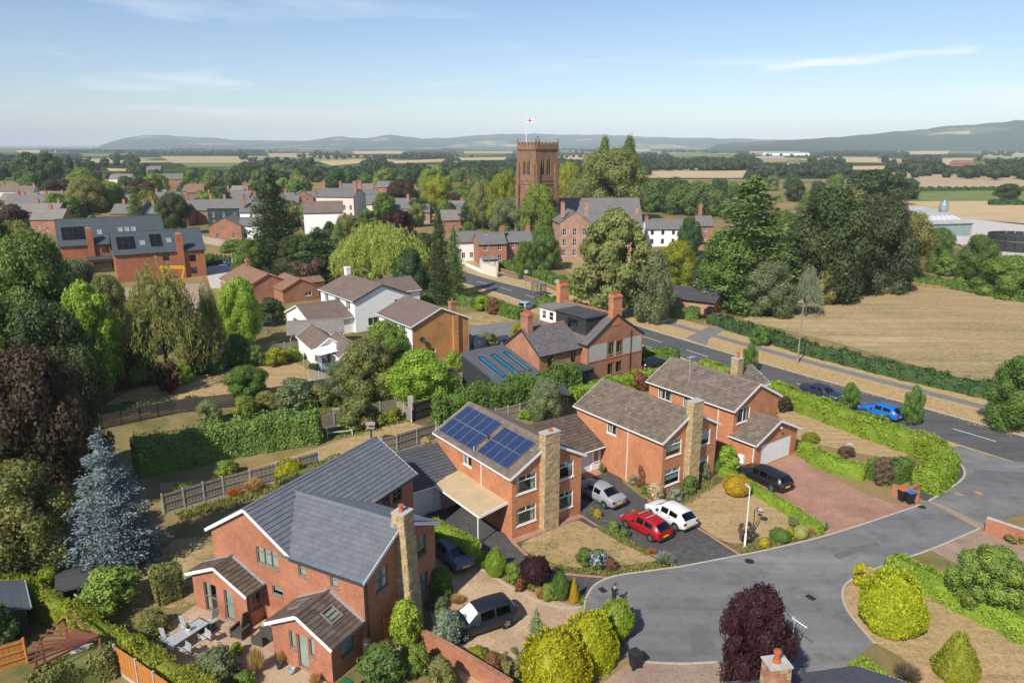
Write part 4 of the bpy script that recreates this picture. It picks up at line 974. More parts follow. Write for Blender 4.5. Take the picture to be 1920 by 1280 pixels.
# drives, lawns, yards
sheet('driveway', [(1078, 880), (1150, 872), (1170, 905), (1200, 930), (1262, 960), (1386, 1040), (1270, 1062), (1212, 1033), (1120, 988), (1080, 962)], 'asphalt_drive', .021)
sheet('driveway', [(790, 958), (905, 930), (962, 1012), (1005, 1050), (1060, 1075), (1142, 1082), (1112, 1098), (1098, 1118), (1040, 1095), (960, 1068), (880, 1020)], 'asphalt_drive', .020)
sheet('driveway', [(800, 1000), (840, 1010), (880, 1045), (900, 1062), (960, 1098), (1040, 1125), (1097, 1142), (1100, 1170), (1080, 1215), (960, 1300), (880, 1300), (815, 1180), (790, 1090)], 'block_beige', .018)
sheet('driveway', [(1385, 885), (1412, 880), (1500, 848), (1530, 880), (1620, 925), (1672, 944), (1726, 946), (1560, 1001), (1548, 1003), (1480, 935), (1400, 900)], 'block_pink', .019)
sheet('driveway', [(1090, 1330), (1130, 1280), (1185, 1238), (1225, 1242), (1285, 1244), (1345, 1241), (1430, 1330)], 'block_brown', .019)
sheet('driveway', [(1745, 1031), (1838, 992), (1880, 1012), (2000, 1040), (2000, 1130), (1900, 1110), (1800, 1062)], 'block_brown', .0195)
sheet('garden_floor', [(960, 1018), (1085, 966), (1120, 988), (1212, 1034), (1270, 1062), (1180, 1074), (1142, 1081), (1060, 1074), (1000, 1050)], 'garden_floor', .012)
sheet('front_lawn', smooth_px([(980, 1018), (1085, 975), (1130, 995), (1215, 1040), (1225, 1052), (1130, 1062), (1060, 1062), (1010, 1045)], 4, True), 'lawn_dry', .016)
sheet('garden_floor', [(1200, 925), (1345, 880), (1440, 925), (1548, 1000), (1440, 1029), (1388, 1039), (1262, 960)], 'garden_floor', .0125)
sheet('front_lawn', smooth_px([(1280, 950), (1345, 908), (1400, 905), (1470, 950), (1510, 990), (1430, 1008), (1370, 1018), (1310, 985)], 4, True), 'lawn_straw', .0165)
sheet('side_lawn', [(1450, 765), (1475, 765), (1600, 800), (1715, 840), (1690, 862), (1610, 850), (1500, 825), (1470, 800)], 'lawn_straw', .012)
sheet('front_lawn', smooth_px([(1590, 1090), (1665, 1060), (1700, 1070), (1800, 1115), (1960, 1190), (2000, 1330), (1780, 1330), (1700, 1240), (1640, 1204), (1606, 1164), (1586, 1135), (1582, 1110)], 4, True), 'lawn_straw', .0122)
sheet('brick_border', [(956, 1012), (1085, 963), (1094, 969), (965, 1019)], 'block_pink', .026)
sheet('paved_strip', [(962, 1012), (1087, 962), (1120, 988), (1112, 990), (1083, 974), (975, 1016)], 'asphalt_drive', .024)
kerb('brick_edging', [(904, 932), (961, 1016), (1000, 1052), (1060, 1076), (1142, 1083)], 'kerb_pink', .22, .035)
kerb('brick_edging', [(1215, 938), (1262, 961), (1330, 1003), (1387, 1040)], 'kerb_pink', .2, .04)
kerb('brick_edging', [(1089, 966), (1120, 986), (1212, 1034), (1268, 1061)], 'kerb_pink', .16, .04)
kerb('block_edging', smooth_px([(872, 1040), (905, 1068), (960, 1102), (1005, 1125), (1050, 1138), (1095, 1138)], 4), 'kerb_stone', .16, .05)
sheet('patio', [(300, 1180), (365, 1135), (520, 1165), (545, 1220), (520, 1300), (420, 1320), (330, 1260)], 'patio_stone', .012)
sheet('gravel_bed', [(515, 1240), (560, 1245), (630, 1290), (640, 1340), (520, 1340), (500, 1290)], 'gravel', .018)
sheet('gravel_path', [(700, 1250), (745, 1200), (770, 1205), (735, 1262)], 'gravel', .018)
sheet('back_lawn', [(230, 1085), (330, 1010), (440, 1000), (470, 1060), (400, 1120), (330, 1140), (240, 1130)], 'lawn_dry', .006)
sheet('bark_bed', [(150, 1160), (200, 1165), (330, 1250), (430, 1330), (300, 1330), (240, 1260), (170, 1200)], 'mulch', .010)
sheet('lawn_strip', [(300, 905), (420, 895), (600, 838), (690, 808), (760, 790), (800, 800), (700, 845), (560, 880), (380, 930), (300, 940)], 'lawn_straw', .006)
sheet('middle_lawn', smooth_px([(190, 775), (240, 735), (400, 700), (540, 680), (580, 700), (560, 725), (420, 752), (250, 785)], 4, True), 'lawn_straw', .007)
sheet('terrace_slabs', [(590, 660), (680, 650), (700, 690), (640, 720), (585, 705)], 'footpath', .009)
sheet('garden_floor', [(420, 760), (600, 720), (760, 700), (900, 740), (830, 800), (690, 820), (560, 800), (440, 800)], 'garden_floor', .005)
sheet('verge_lawn', [(850, 590), (975, 580), (985, 598), (900, 612), (860, 604)], 'lawn_dry', .006)
sheet('front_court', [(880, 612), (990, 598), (1010, 625), (930, 660), (870, 650)], 'footpath', .008)
sheet('yard', [(385, 505), (420, 480), (500, 490), (560, 520), (470, 545), (395, 540)], 'yard', .006)
sheet('building_site', [(180, 560), (230, 540), (385, 530), (400, 570), (300, 640), (200, 640)], 'rubble', .006)
sheet('farm_yard', [(1790, 408), (1960, 428), (1960, 480), (1850, 490), (1800, 460), (1700, 440), (1690, 405)], 'yard', .30)
sheet('church_green', [(1000, 460), (1200, 440), (1220, 500), (1080, 520)], 'lawn_dry', .006)
# covers and gullies in the close, darker repairs in the tarmac
for i, (x, y) in enumerate([(1835, 924), (1798, 926), (1405, 1052), (1130, 1106), (1728, 950), (1520, 1120)]):
    p = P(x, y); mb = MB()
    if i % 2: mb.box(-.22, .22, -.3, .3, .018, .026)
    else: mb.lathe([(.33, .018), (.33, .026), (.1, .027)], 16)
    o = mb.build('drain_cover', 'rubber' if i > 1 else 'kerb_pink', bpy.data.objects['close_road']); o.location = (p.x, p.y, 0); o.rotation_euler = (0, 0, R(30))
ground_mat('asphalt_patch', [(.13, .13, .133), (.15, .149, .15)], [.8], .3, 35)
sheet('road_repair', [(1560, 1040), (1640, 1015), (1652, 1022), (1572, 1048)], 'asphalt_patch', .0215)
sheet('road_repair', [(1290, 1180), (1330, 1175), (1345, 1225), (1300, 1228)], 'asphalt_patch', .0215)
sheet('road_repair', [(1830, 880), (1990, 890), (1990, 915), (1815, 900)], 'asphalt_patch', .0215)
# ------------------------------------------------------------------ house with the slate-blue roof (nearest)
HA = thing('detached_house', 'big red brick house with slate-blue tiled roof and tall rough stone chimney', 'house', (-18.78, 40.64, 0), R(-28))
def house_a():
    e, rm, rw = 5.05, 7.1, 6.75
    F = [(3.85, 5.6, 3.7, 4.85), (7.2, 7.75, 3.85, 4.85), (9.6, 10.15, 3.85, 4.85), (4.9, 5.75, 1.9, 2.5)]
    Rr = [(1.05, 2.2, 3.45, 4.85), (4.85, 6.05, 3.45, 4.85), (4.9, 6.1, .7, 2.25)]
    Bk = [(1.6, 2.5, 3.6, 4.75), (2.8, 3.9, 3.6, 4.75)]
    mb = MB()
    wall(mb, (0, 0), (1, 0), 12, [(0, e), (3.3, rm), (6.6, e), (12, e)], F); wall(mb, (12, 0), (0, 1), 7, [(0, e), (3.5, rw), (7, e)], Rr)
    wall(mb, (12, 7), (-1, 0), 5.4, [(0, e), (5.4, e)], []); wall(mb, (6.6, 7), (0, 1), 5.2, [(0, e), (5.2, e)], Bk)
    wall(mb, (6.6, 12.2), (-1, 0), 6.6, [(0, e), (3.3, rm), (6.6, e)], []); wall(mb, (0, 12.2), (0, -1), 12.2, [(0, e), (12.2, e)], [])
    mb.build('wall', 'brick_red', HA)
    for h, st in zip(F, ('grey:3:tw', 'grey:1:hw', 'grey:1:hw', 'grey:1:b')): opening(HA, (0, 0), (1, 0), *h, st)
    for h, st in zip(Rr, ('grey:2:hb', 'grey:2:hb', 'grey:2:hb')): opening(HA, (12, 0), (0, 1), *h, st)
    for h in Bk: opening(HA, (6.6, 7), (0, 1), *h, 'grey:2:h')
    t = (rm-e)/3.3; sl = math.hypot(3.6, 3.6*t); z = e-.3*t+.1
    slope(HA, (-.3, -.2, z), (0, 1, 0), (1, 0, t), [(0, 0), (12.6, 0), (12.6, sl), (0, sl)], 'slate_blue', .33, .33)
    slope(HA, (6.9, -.2, z), (0, 1, 0), (-1, 0, t), [(0, 0), (12.6, 0), (12.6, sl), (0, sl)], 'slate_blue', .33, .33)
    t2 = (rw-e)/3.5; sl2 = math.hypot(3.8, 3.8*t2); z2 = e-.3*t2+.1
    slope(HA, (3.0, -.3, z2), (1, 0, 0), (0, 1, t2), [(3.2, 0), (9.25, 0), (9.25, sl2), (0.4, sl2)], 'slate_blue', .33, .33, each=300)
    slope(HA, (3.0, 7.3, z2), (1, 0, 0), (0, -1, t2), [(3.2, 0), (9.25, 0), (9.25, sl2), (0.4, sl2)], 'slate_blue', .33, .33)
    for (a, b) in (((-.3, -.22, z-.07), (3.3, -.22, rm+.03)), ((6.9, -.22, z-.07), (3.3, -.22, rm+.03)), ((-.3, 12.42, z-.07), (3.3, 12.42, rm+.03)), ((6.9, 12.42, z-.07), (3.3, 12.42, rm+.03)), ((12.27, -.3, z2-.07), (12.27, 3.5, rw+.03)), ((12.27, 7.3, z2-.07), (12.27, 3.5, rw+.03))):
        MB().bar(a, b, .035, .2).build('barge_board', 'white_paint', HA)
    MB().bar((6.95, -.3, z2-.09), (12.2, -.3, z2-.09), .03, .17).build('fascia', 'charcoal', HA); MB().tube([(6.9, -.37, z2-.03), (12.25, -.37, z2-.03)], .06, 6).build('gutter', 'charcoal', HA)
    MB().bar((6.9, 7.4, z-.09), (6.9, 12.4, z-.09), .03, .17).build('fascia', 'charcoal', HA); MB().bar((-.3, -.2, z-.09), (-.3, 12.4, z-.09), .03, .17).build('fascia', 'white_paint', HA)
    # valley leads where the wing runs into the main roof
    xr = 6.6-(rw-e)/t
    MB().bar((6.62, .1, e+.12), (xr+.02, 3.45, rw+.12), .09, .02).build('valley', 'charcoal', HA); MB().bar((6.62, 6.9, e+.12), (xr+.02, 3.55, rw+.12), .09, .02).build('valley', 'charcoal', HA)
    for p, q, L, zr in (((3.3, -.2), (0, 1), 12.6, rm+.1), ((xr, 3.5), (1, 0), 12.25-xr, rw+.1)):
        n = int(L/.42); st = L/n; rb = MB(T=Matrix.Translation((p[0], p[1], zr)) @ Matrix(((q[0], -q[1], 0, 0), (q[1], q[0], 0, 0), (0, 0, 1, 0), (0, 0, 0, 1))))
        for i in range(n): rb.grid([[(x, y, z_) for y, z_ in ((-.13, -.05), (-.09, .055), (0, .09), (.09, .055), (.13, -.05))] for x in (st*i+.006, st*(i+1)-.006)])
        rb.build('ridge_tiles', 'slate_blue', HA)['kind'] = 'stuff'
    c = stone_chimney(HA, 11.8, 12.62, 3.05, 3.95, 7.55, (.42, .12), 4, ('stone_a', 'stone_b'), each=(0, 1))
    MB().lathe([(.16, 0), (.16, .06), (.12, .1), (.11, .3), (.17, .34), (.17, .4), (.1, .4)], 12, (12.2, 3.4, 7.62)).build('chimney_pot', 'terracotta', c)
    MB().box(11.7, 12.0, 2.98, 3.06, 6.55, 6.95).build('flashing', 'lead', c)
    MB().tube([(12.07, .18, 0), (12.07, .18, 4.8)], .045, 6).build('downpipe', 'black_paint', HA)
    # two lower gabled rooms in front
    shift(-.65, -1.25)
    gabled(HA, 4.7, 1.25, 2.4, 3.45, 'y', 'brick_red', 'tile_brown', .3, .25, [('F', .95, .02, 1.15, 2.05, 'grey:2:dhc'), ('F', 2.75, .02, .75, 2.05, 'grey:1:dhb'), ('R', .35, .85, .75, 1.15, 'grey:2:h')], skip='B', tile=(.33, .3), fascia='charcoal')
    MB().bar((-.3, 1.2, 2.42), (2.35, 1.2, 3.6), .2, .04).build('flashing', 'lead', HA); MB().bar((5.0, 1.2, 2.42), (2.35, 1.2, 3.6), .2, .04).build('flashing', 'lead', HA)
    downpipe(HA, 4.78, .08, 2.3, 'black_paint')
    shift(7.35, -2.45)
    gabled(HA, 4.3, 2.45, 2.4, 3.5, 'y', 'brick_red', 'tile_brown', .3, .25, [('F', 1.3, 1.15, .4, 1.15, 'grey:1:w'), ('F', 1.85, .12, .75, 2.15, 'grey:1:dw'), ('F', 2.72, 1.15, .4, 1.15, 'grey:1:w'), ('R', .75, .95, 1.15, 1.2, 'grey:1:b')], skip='B', tile=(.33, .3), fascia='charcoal')
    tt = 1.1/2.15; S = (-1, 0, tt)
    rooflight(HA, (4.6, -.25, 2.4-.3*tt+.1), (0, 1, 0), S, 1.1, 1.05, .95, .95); rooflight(HA, (-.3, -.25, 2.4-.3*tt+.1), (0, 1, 0), (1, 0, tt), 1.0, .95, .95, 1.0)
    MB().bar((-.3, 2.4, 2.42), (2.15, 2.4, 3.65), .2, .04).build('flashing', 'lead', HA); MB().bar((4.6, 2.4, 2.42), (2.15, 2.4, 3.65), .2, .04).build('flashing', 'lead', HA)
    shift()
house_a()
# ------------------------------------------------------------------ the three brick houses of the close
def close_house(label, O, roofm, blind, D=10.5):
    h = thing('detached_house', label, 'house', (O[0], O[1], 0), R(36.3)); f = 'white:2:tp'+blind
    wins = [('F', .4, .85, 1.85, 1.45, f), ('F', .4, 3.4, 1.85, 1.4, f), ('F', 4.3, .85, 1.6, 1.45, f), ('F', 4.3, 3.4, 1.6, 1.4, f), ('L', D-6.55, 3.65, 1.2, 1.0, 'white:2:c')]
    gabled(h, 6.7, D, 5.0, 6.75, 'y', 'brick_orange', roofm, .3, .2, wins, tile=(.38, .34))
    downpipe(h, -.06, 3.9, 4.9)
    return h
HB = close_house('orange brick house with blue solar panels on its roof and a beige carport', (0, 47.88), 'tile_grey', 'c')
def house_b():
    stone_chimney(HB, 2.55, 3.95, -.62, .1, 7.75, (.0, .0), 11, ('stone_b', 'stone_a'))
    MB().lathe([(.2, 0), (.2, .1), (.14, .12), (.14, .2)], 12, (3.3, -.25, 7.8)).build('chimney_pot', 'terracotta', HB)
    t = 1.75/3.35; O = (-.3, -.2, 5-.3*t+.1); U = (0, 1, 0); S = (1, 0, t)
    for k in range(5):
        for r in range(2): solar_panel(HB, O, U, S, 5.45+k*1.0, .4+r*1.64, .985, 1.62)
    for k in range(4):
        for r in range(2): solar_panel(HB, O, U, S, 1.0+k*.97, .5+r*1.5, .955, 1.48)
    MB().tube([(1.4, 5.0, 5.8), (1.4, 5.0, 6.25)], .06, 8).build('vent_pipe', 'charcoal', HB); MB().tube([(.1, 5.1, 5.1), (.1, 5.1, 5.55)], .06, 8).build('vent_pipe', 'metal_pale', HB)
    # carport on the drive side
    c = slab(HB, (-2.55, .5, 2.42), (0, 1, 0), (2.55, 0, .38), [(0, 0), (6.7, 0), (6.7, 2.57), (0, 2.57)], 'carport_sheet', .04, 'carport_roof')
    MB().bar((-2.58, .5, 2.36), (-2.58, 7.2, 2.36), .05, .14).build('carport_fascia', 'white_paint', HB); MB().bar((-2.55, .47, 2.37), (-.02, .47, 2.74), .05, .2).build('carport_fascia', 'white_paint', HB)
    for y in (.8, 6.9): MB().box(-2.5, -2.42, y-.04, y+.04, 0, 2.36).build('carport_post', 'white_paint', HB)
    shift(-4.9, 7.0)
    gabled(HB, 4.88, 6.8, 2.4, 3.9, 'x', 'render_white', 'tile_dark', .3, .1, [('F', .75, .02, 2.3, 2.1, 'white:1:g')], tile=(.38, .34), barge='lead', skip='R')
    shift()
    MB().box(-1.9, -.05, 6.9, 6.96, 0, 2.2).build('side_gate', 'wood_pale', HB)
house_b()
HC = close_house('orange brick house with mossy brown roof between the solar roof and the garage house', (12.22, 54.36), 'tile_mossy', 'b')
def house_c():
    stone_chimney(HC, 2.7, 3.95, -.62, .1, 7.8, (.0, .0), 12, ('stone_b', 'stone_a'))
    MB().box(2.35, 2.72, -.02, .03, 6.3, 6.7).build('flashing', 'lead', HC)
    MB().tube([(1.2, 5.5, 5.7), (1.2, 5.5, 6.0)], .05, 8).build('vent_pipe', 'metal_pale', HC)
    MB().box(-.015, -.012, 2.0, 2.6, .6, 1.9).build('trellis', 'wood_fence', HC)
    shift(-6.9, 7.1)
    gabled(HC, 6.8, 6.9, 2.45, 4.0, 'x', 'render_white', 'tile_brown', .5, .05, [('F', .5, .02, 2.3, 2.05, 'white:1:g'), ('F', 3.3, 1.0, 1.0, 1.05, 'white:2:c'), ('F', 4.7, .02, 1.0, 2.05, 'white:1:do'), ('F', 6.0, .8, .6, 1.2, 'white:1:c')], tile=(.38, .34), barge='lead')
    MB().box(2.95, 3.05, -.4, -.3, 0, 2.25).build('porch_post', 'white_paint', HC)
    MB().box(4.3, 6.3, -1.0, 0, .001, .1).build('door_step', 'kerb_pink', HC)
    shift()
house_c()
HD = thing('detached_house', 'orange brick house with white double garage door beside the bright green hedge', 'house', (20.1, 61.6, 0), R(36.3))
def house_d():
    gabled(HD, 6.7, 10.4, 5.0, 6.75, 'y', 'brick_orange', 'tile_grey', .3, .2, [('F', .4, 3.5, 1.95, 1.4, 'white:2:c'), ('L', 1.2, 3.55, 1.85, 1.1, 'white:2:c'), ('L', 4.45, 3.5, 1.1, 1.2, 'white:2:c')], tile=(.38, .34))
    downpipe(HD, -.06, 1.7, 4.9)
    shift(6.7, 3.0); gabled(HD, 2.4, 4.2, 5.0, 6.2, 'x', 'brick_orange', 'tile_grey', .25, .2, [], tile=(.38, .34), skip='L'); shift()
    stone_chimney(HD, 5.9, 6.8, 4.3, 5.1, 7.6, seed=5); MB().lathe([(.14, 0), (.12, .5), (.16, .55), (.1, .6)], 10, (6.35, 4.7, 7.66)).build('chimney_pot', 'terracotta', HD)
    shift(.1, -2.4)
    gabled(HD, 6.4, 2.4, 2.5, 3.95, 'y', 'brick_orange', 'tile_grey', .3, .3, [('F', .95, .02, 4.5, 2.05, 'white:1:g')], skip='B', tile=(.38, .34))
    downpipe(HD, -.06, .1, 2.4); MB().box(3.1, 3.3, -.42, -.32, 3.3, 3.42).build('security_light', 'white_paint', HD); MB().box(-.16, -.002, 1.0, 1.6, .2, 1.0).build('meter_box', 'white_paint', HD)
    shift()
    # television aerial on a mast
    MB().tube([(1.0, 6.2, 5.6), (1.0, 6.2, 8.4)], .025, 6).build('aerial_mast', 'metal_pale', HD)
    mb = MB(); mb.tube([(.6, 6.2, 8.3), (1.6, 6.2, 8.3)], .02, 5)
    for i in range(7): mb.tube([(.65+i*.14, 5.95, 8.3), (.65+i*.14, 6.45, 8.3)], .012, 4)
    mb.build('aerial', 'metal_pale', HD)
house_d()
# ------------------------------------------------------------------ Victorian house with the dark dormer and the zinc extension
HE = thing('victorian_house', 'Victorian red brick house with black box dormer and tall orange chimneys by the main road', 'house', (9.0, 83.0, 0), R(37))
def house_e():
    wins = [('F', 3.45, 3.4, .85, 1.5, 'black:1:hc'), ('F', 4.8, 3.4, .95, 1.5, 'black:1:hc'), ('F', 3.4, .8, .85, 1.4, 'black:1:hc'), ('F', 4.85, .8, .9, 1.4, 'black:1:hc'), ('L', 8.3, 3.3, .9, 1.5, 'black:1:h')]
    gabled(HE, 9.4, 10.5, 5.2, 8.2, 'y', 'brick_old', 'tile_slate', .25, .12, wins, tile=(.3, .3), barge='charcoal', fascia='charcoal', ridgem='terracotta')
    for a, b in ((.25, 3.15), (5.95, 9.2)): MB().box(a, b, -.02, -.004, 2.95, 5.05).build('render_panel', 'render_grey', HE)
    MB().box(4.4, 4.7, -.02, -.004, 2.95, 5.05).build('render_panel', 'render_grey', HE)
    for z in (2.85, 5.1): MB().box(0, 9.4, -.04, -.003, z-.05, z+.05).build('string_course', 'terracotta', HE)
    for (u, w, zt) in ((3.45, .85, 4.9), (4.8, .95, 4.9), (3.4, .85, 2.2), (4.85, .9, 2.2)): MB().box(u-.12, u+w+.12, -.035, -.003, zt+.01, zt+.24).build('window_arch', 'terracotta', HE)
    MB().tube([(7.3, -.06, 0), (7.3, -.06, 6.0)], .05, 6).build('downpipe', 'black_paint', HE)
    # dormer: dark standing-seam box across the back slope, older grey-roofed part behind it
    d = MB(); wall(d, (.85, 6.9), (0, -1), 5.6, [(0, 8.0), (5.6, 8.0)], [(2.2, 4.3, 5.9, 7.6)], z0=5.5); wall(d, (.85, 1.3), (1, 0), 4.0, [(0, 8.0), (4.0, 8.0)], [], z0=5.4); d.build('dormer_wall', 'zinc_cladding', HE)
    opening(HE, (.85, 6.9), (0, -1), 2.2, 4.3, 5.9, 7.6, 'black:2:h'); MB().box(.65, 4.9, 1.1, 6.95, 8.0, 8.16).build('dormer_roof', 'roof_felt', HE)
    d = MB(); wall(d, (1.2, 10.5), (0, -1), 3.55, [(0, 7.9), (3.55, 7.9)], [(.4, 1.2, 6.4, 7.5), (1.8, 2.7, 6.4, 7.5)], z0=5.5); d.build('dormer_wall', 'render_white', HE)
    for a, b in ((.4, 1.2), (1.8, 2.7)): opening(HE, (1.2, 10.5), (0, -1), a, b, 6.4, 7.5, 'white:1:h')
    MB().box(.9, 4.9, 6.96, 10.7, 7.92, 8.06).build('dormer_roof', 'roof_grey', HE)
    brick_chimney(HE, 4.7, .35, 1.5, .8, 6.9, 10.6, 'brick_orange', 5); brick_chimney(HE, 4.7, 10.1, 1.5, .8, 7.0, 10.5, 'brick_orange', 5)
    shift(-6.4, 1.2)
    gabled(HE, 6.4, 6.6, 4.7, 7.1, 'x', 'brick_old', 'tile_slate', .25, .15, [('F', 1.2, 2.9, .8, 1.4, 'black:1:h'), ('F', 4.8, 2.9, .8, 1.4, 'black:1:h')], tile=(.3, .3), barge='charcoal', fascia='charcoal', skip='R', ridgem='terracotta')
    brick_chimney(HE, .7, 3.3, .8, 1.4, 6.4, 9.0, 'brick_old', 4, along='y')
    shift()
    MB().box(-1.8, -.01, -1.2, 1.18, .001, 2.55).build('side_porch', 'zinc_cladding', HE); MB().box(-2.0, -.01, -1.4, 1.18, 2.56, 2.7).build('porch_roof', 'roof_felt', HE)
house_e()
XE = thing('garden_room', 'single-storey dark zinc extension with three long turquoise skylights behind the laurel hedge', 'extension', (9.0, 83.0, 0), R(37))
def ext_e():
    x0, x1, y0, y1, za, zb = -12.6, -6.55, -.6, 8.0, 2.5, 4.5
    mb = MB(); wall(mb, (x0, y1), (0, -1), y1-y0, [(0, zb), (y1-y0, za)], []); wall(mb, (x0, y0), (1, 0), x1-x0, [(0, za), (x1-x0, za)], [(.5, 5.3, .05, 2.2)]); wall(mb, (x1, y0), (0, 1), y1-y0, [(0, za), (y1-y0, zb)], []); wall(mb, (x1, y1), (-1, 0), x1-x0, [(0, zb), (x1-x0, zb)], [])
    mb.build('wall', 'zinc_cladding', XE); opening(XE, (x0, y0), (1, 0), .5, 5.3, .05, 2.2, 'black:4:d')
    L = math.hypot(y1-y0+.4, zb-za); O = (x0-.15, y0-.3, za+.02); U = (1, 0, 0); S = (0, y1-y0, zb-za)
    slab(XE, O, U, S, [(0, 0), (x1-x0+.15, 0), (x1-x0+.15, L), (0, L)], 'roof_zinc', .22)
    for i in range(12):
        u = .1+i*.52; a = Vector(O)+Vector(U)*u; n = Vector(S).normalized()
        MB().bar(a+Vector((0, 0, .015)), a+n*L+Vector((0, 0, .015)), .03, .05).build('standing_seam', 'charcoal', XE)
    for u in (1.15, 2.95, 4.75): rooflight(XE, O, U, S, u, 2.3, .62, 5.0, 'pane_teal', 'charcoal', .08)
ext_e()
# ------------------------------------------------------------------ white house, brown brick house and their outbuildings
HF = thing('white_house', 'white rendered house with brown roof and low side wing next to the willow', 'house', (-24.2, 109.0, 0), R(38))
gabled(HF, 9.6, 12.5, 5.0, 6.95, 'y', 'render_white', 'roof_brown', .35, .25, [('F', 7.0, 3.1, 1.0, 1.2, 'black:1:'), ('F', 2.2, .7, 2.6, 1.3, 'white:3:'), ('L', 1.5, 3.3, 1.5, 1.3, 'white:2:c'), ('L', 5.5, 3.3, 1.7, 1.3, 'white:2:c'), ('L', 9.4, 3.3, 1.5, 1.3, 'white:2:c')], tile=None, barge='charcoal')
brick_chimney(HF, 4.8, 12.0, .8, .8, 6.3, 8.3, 'render_white', 1)
shift(-7.0, .5); gabled(HF, 6.98, 9.5, 2.5, 4.3, 'x', 'render_white', 'roof_brown', .3, .25, [('L', 2.5, .9, 2.2, 1.2, 'white:3:')], tile=None, skip='R'); shift()
shift(7.5, 4.0); gabled(HF, 6.5, 6.5, 4.6, 6.3, 'x', 'render_white', 'roof_brown', .3, .25, [], tile=None, barge='charcoal', skip='L'); shift()
HG = thing('brown_house', 'house with ochre brown brick gable and grey tiled roof facing the garden', 'house', (-13.2, 92.9, 0), R(36))
def house_g():
    W_, D_, e, rg = 8.8, 9.8, 5.0, 6.9
    gabled(HG, W_, D_, e, rg, 'y', 'brick_brown', 'roof_brown', .35, .25, [('F', 1.9, .9, 1.6, .6, 'white:1:')], tile=None, skip='LRB')
    mb = MB(); wall(mb, (W_, D_), (-1, 0), W_, [(0, e), (W_/2, rg), (W_, e)], []); mb.build('wall', 'brick_brown', HG)
    mb = MB(); wall(mb, (0, D_), (0, -1), D_, [(0, e), (D_, e)], [(1.5, 3.2, 3.3, 4.5), (6.0, 7.8, 3.3, 4.5), (1.5, 4.0, .6, 2.2), (6.0, 8.0, .6, 2.2)]); mb.build('wall', 'render_white', HG); mb = MB(); wall(mb, (W_, 0), (0, 1), D_, [(0, e), (D_, e)], []); mb.build('wall', 'render_white', HG)
    for h in ((1.5, 3.2, 3.3, 4.5), (6.0, 7.8, 3.3, 4.5), (1.5, 4.0, .6, 2.2), (6.0, 8.0, .6, 2.2)): opening(HG, (0, D_), (0, -1), *h, 'white:3:c')
    MB().box(6.2, 7.0, -.35, -.002, 0, 5.6).build('chimney_breast', 'brick_brown', HG); brick_chimney(HG, 6.6, .6, .8, .7, 5.2, 7.5, 'brick_old', 1)
    d = MB(); d.lathe([(.05, 0), (.3, .04), (.42, .14), (.3, .1), (.05, .06)], 14); o = d.build('satellite_dish', 'charcoal', HG); o.location = (1.3, -.3, 3.0); o.rotation_euler = (R(75), 0, 0)
    MB().bar((1.3, -.01, 2.85), (1.3, -.3, 3.0), .04, .04).build('dish_arm', 'charcoal', HG)
    downpipe(HG, 8.85, .05, 4.8)
house_g()
def shedlike(name, label, cat, px, ang, W_, D_, e, r, axis, wallm, roofm, wins=(), barge='white_paint', oh=.25, og=.2, tile=None, fascia='white_paint', skip=''):
    p = P(*px); o = thing(name, label, cat, (p.x, p.y, 0), R(ang)); gabled(o, W_, D_, e, r, axis, wallm, roofm, oh, og, wins, barge, tile, fascia, skip=skip); return o
shedlike('garden_annexe', 'low white annexe with brown roof behind the white sail canopy', 'annexe', (592, 688), 30, 4.0, 8.5, 2.3, 3.7, 'y', 'render_white', 'roof_brown', [('F', .8, .3, 2.4, 1.7, 'white:3:')])
shedlike('garden_annexe', 'smaller white gabled annexe with glazed lean-to half hidden by the round green tree', 'annexe', (640, 700), 30, 3.4, 7.5, 2.2, 3.5, 'y', 'render_white', 'roof_brown', [('F', .6, .3, 2.2, 1.6, 'white:2:')])
def timber_shelter():
    p = P(545, 655); o = thing('timber_shelter', 'open timber shelter with tiled roof and boarded side by the white house', 'shelter', (p.x, p.y, 0), R(14))
    gabled(o, 7.2, 3.6, 2.3, 3.6, 'x', 'wood_dark', 'roof_grey', .35, .4, [], 'wood_pale', None, None, skip='FRBL')
    for x in (0, 3.5, 7.1):
        for y in (0, 3.5): MB().box(x, x+.14, y, y+.14, 0, 2.3).build('post', 'wood_pale', o)
    for i in range(24): MB().box(.2+i*.285, .2+i*.285+.265, .03, .06, .05, 1.75).build('board', 'wood_dark', o)
    MB().bar((0, .07, 2.25), (7.2, .07, 2.25), .12, .18).build('beam', 'wood_pale', o)
timber_shelter()
# ------------------------------------------------------------------ new houses on the left with black panels
def new_house(label, O, ang, W_, D_, panels, lights, stack, wins, r=10.0):
    h = thing('new_house', label, 'house', (O[0], O[1], 0), R(ang)); e = 6.0
    gabled(h, W_, D_, e, r, 'x', 'brick_new', 'roof_dark', .3, .25, wins, 'charcoal', None, 'charcoal')
    t = (r-e)/(D_/2); Or = (-.25, -.3, e-.3*t+.1); U = (1, 0, 0); S = (0, 1, t)
    for (u, s, nx, ny) in panels:
        for i in range(nx):
            for j in range(ny): solar_panel(h, Or, U, S, u+i*1.16, s+j*1.9, 1.14, 1.87, 'solar_black', 'charcoal', .06)
    for (u, s) in lights: rooflight(h, Or, U, S, u, s, .95, 1.3, 'pane_glass', 'metal_pale', .05)
    if stack:
        MB().box(stack-.65, stack+.65, -.55, .3, 0, 9.6).build('chimney', 'brick_new', h); MB().box(stack-.55, stack+.55, -.45, .2, 9.6, 9.75).build('capping', 'concrete', h)
        MB().lathe([(.16, 0), (.13, .45), (.16, .5)], 10, (stack, -.1, 9.75)).build('chimney_pot', 'terracotta', h)
    return h
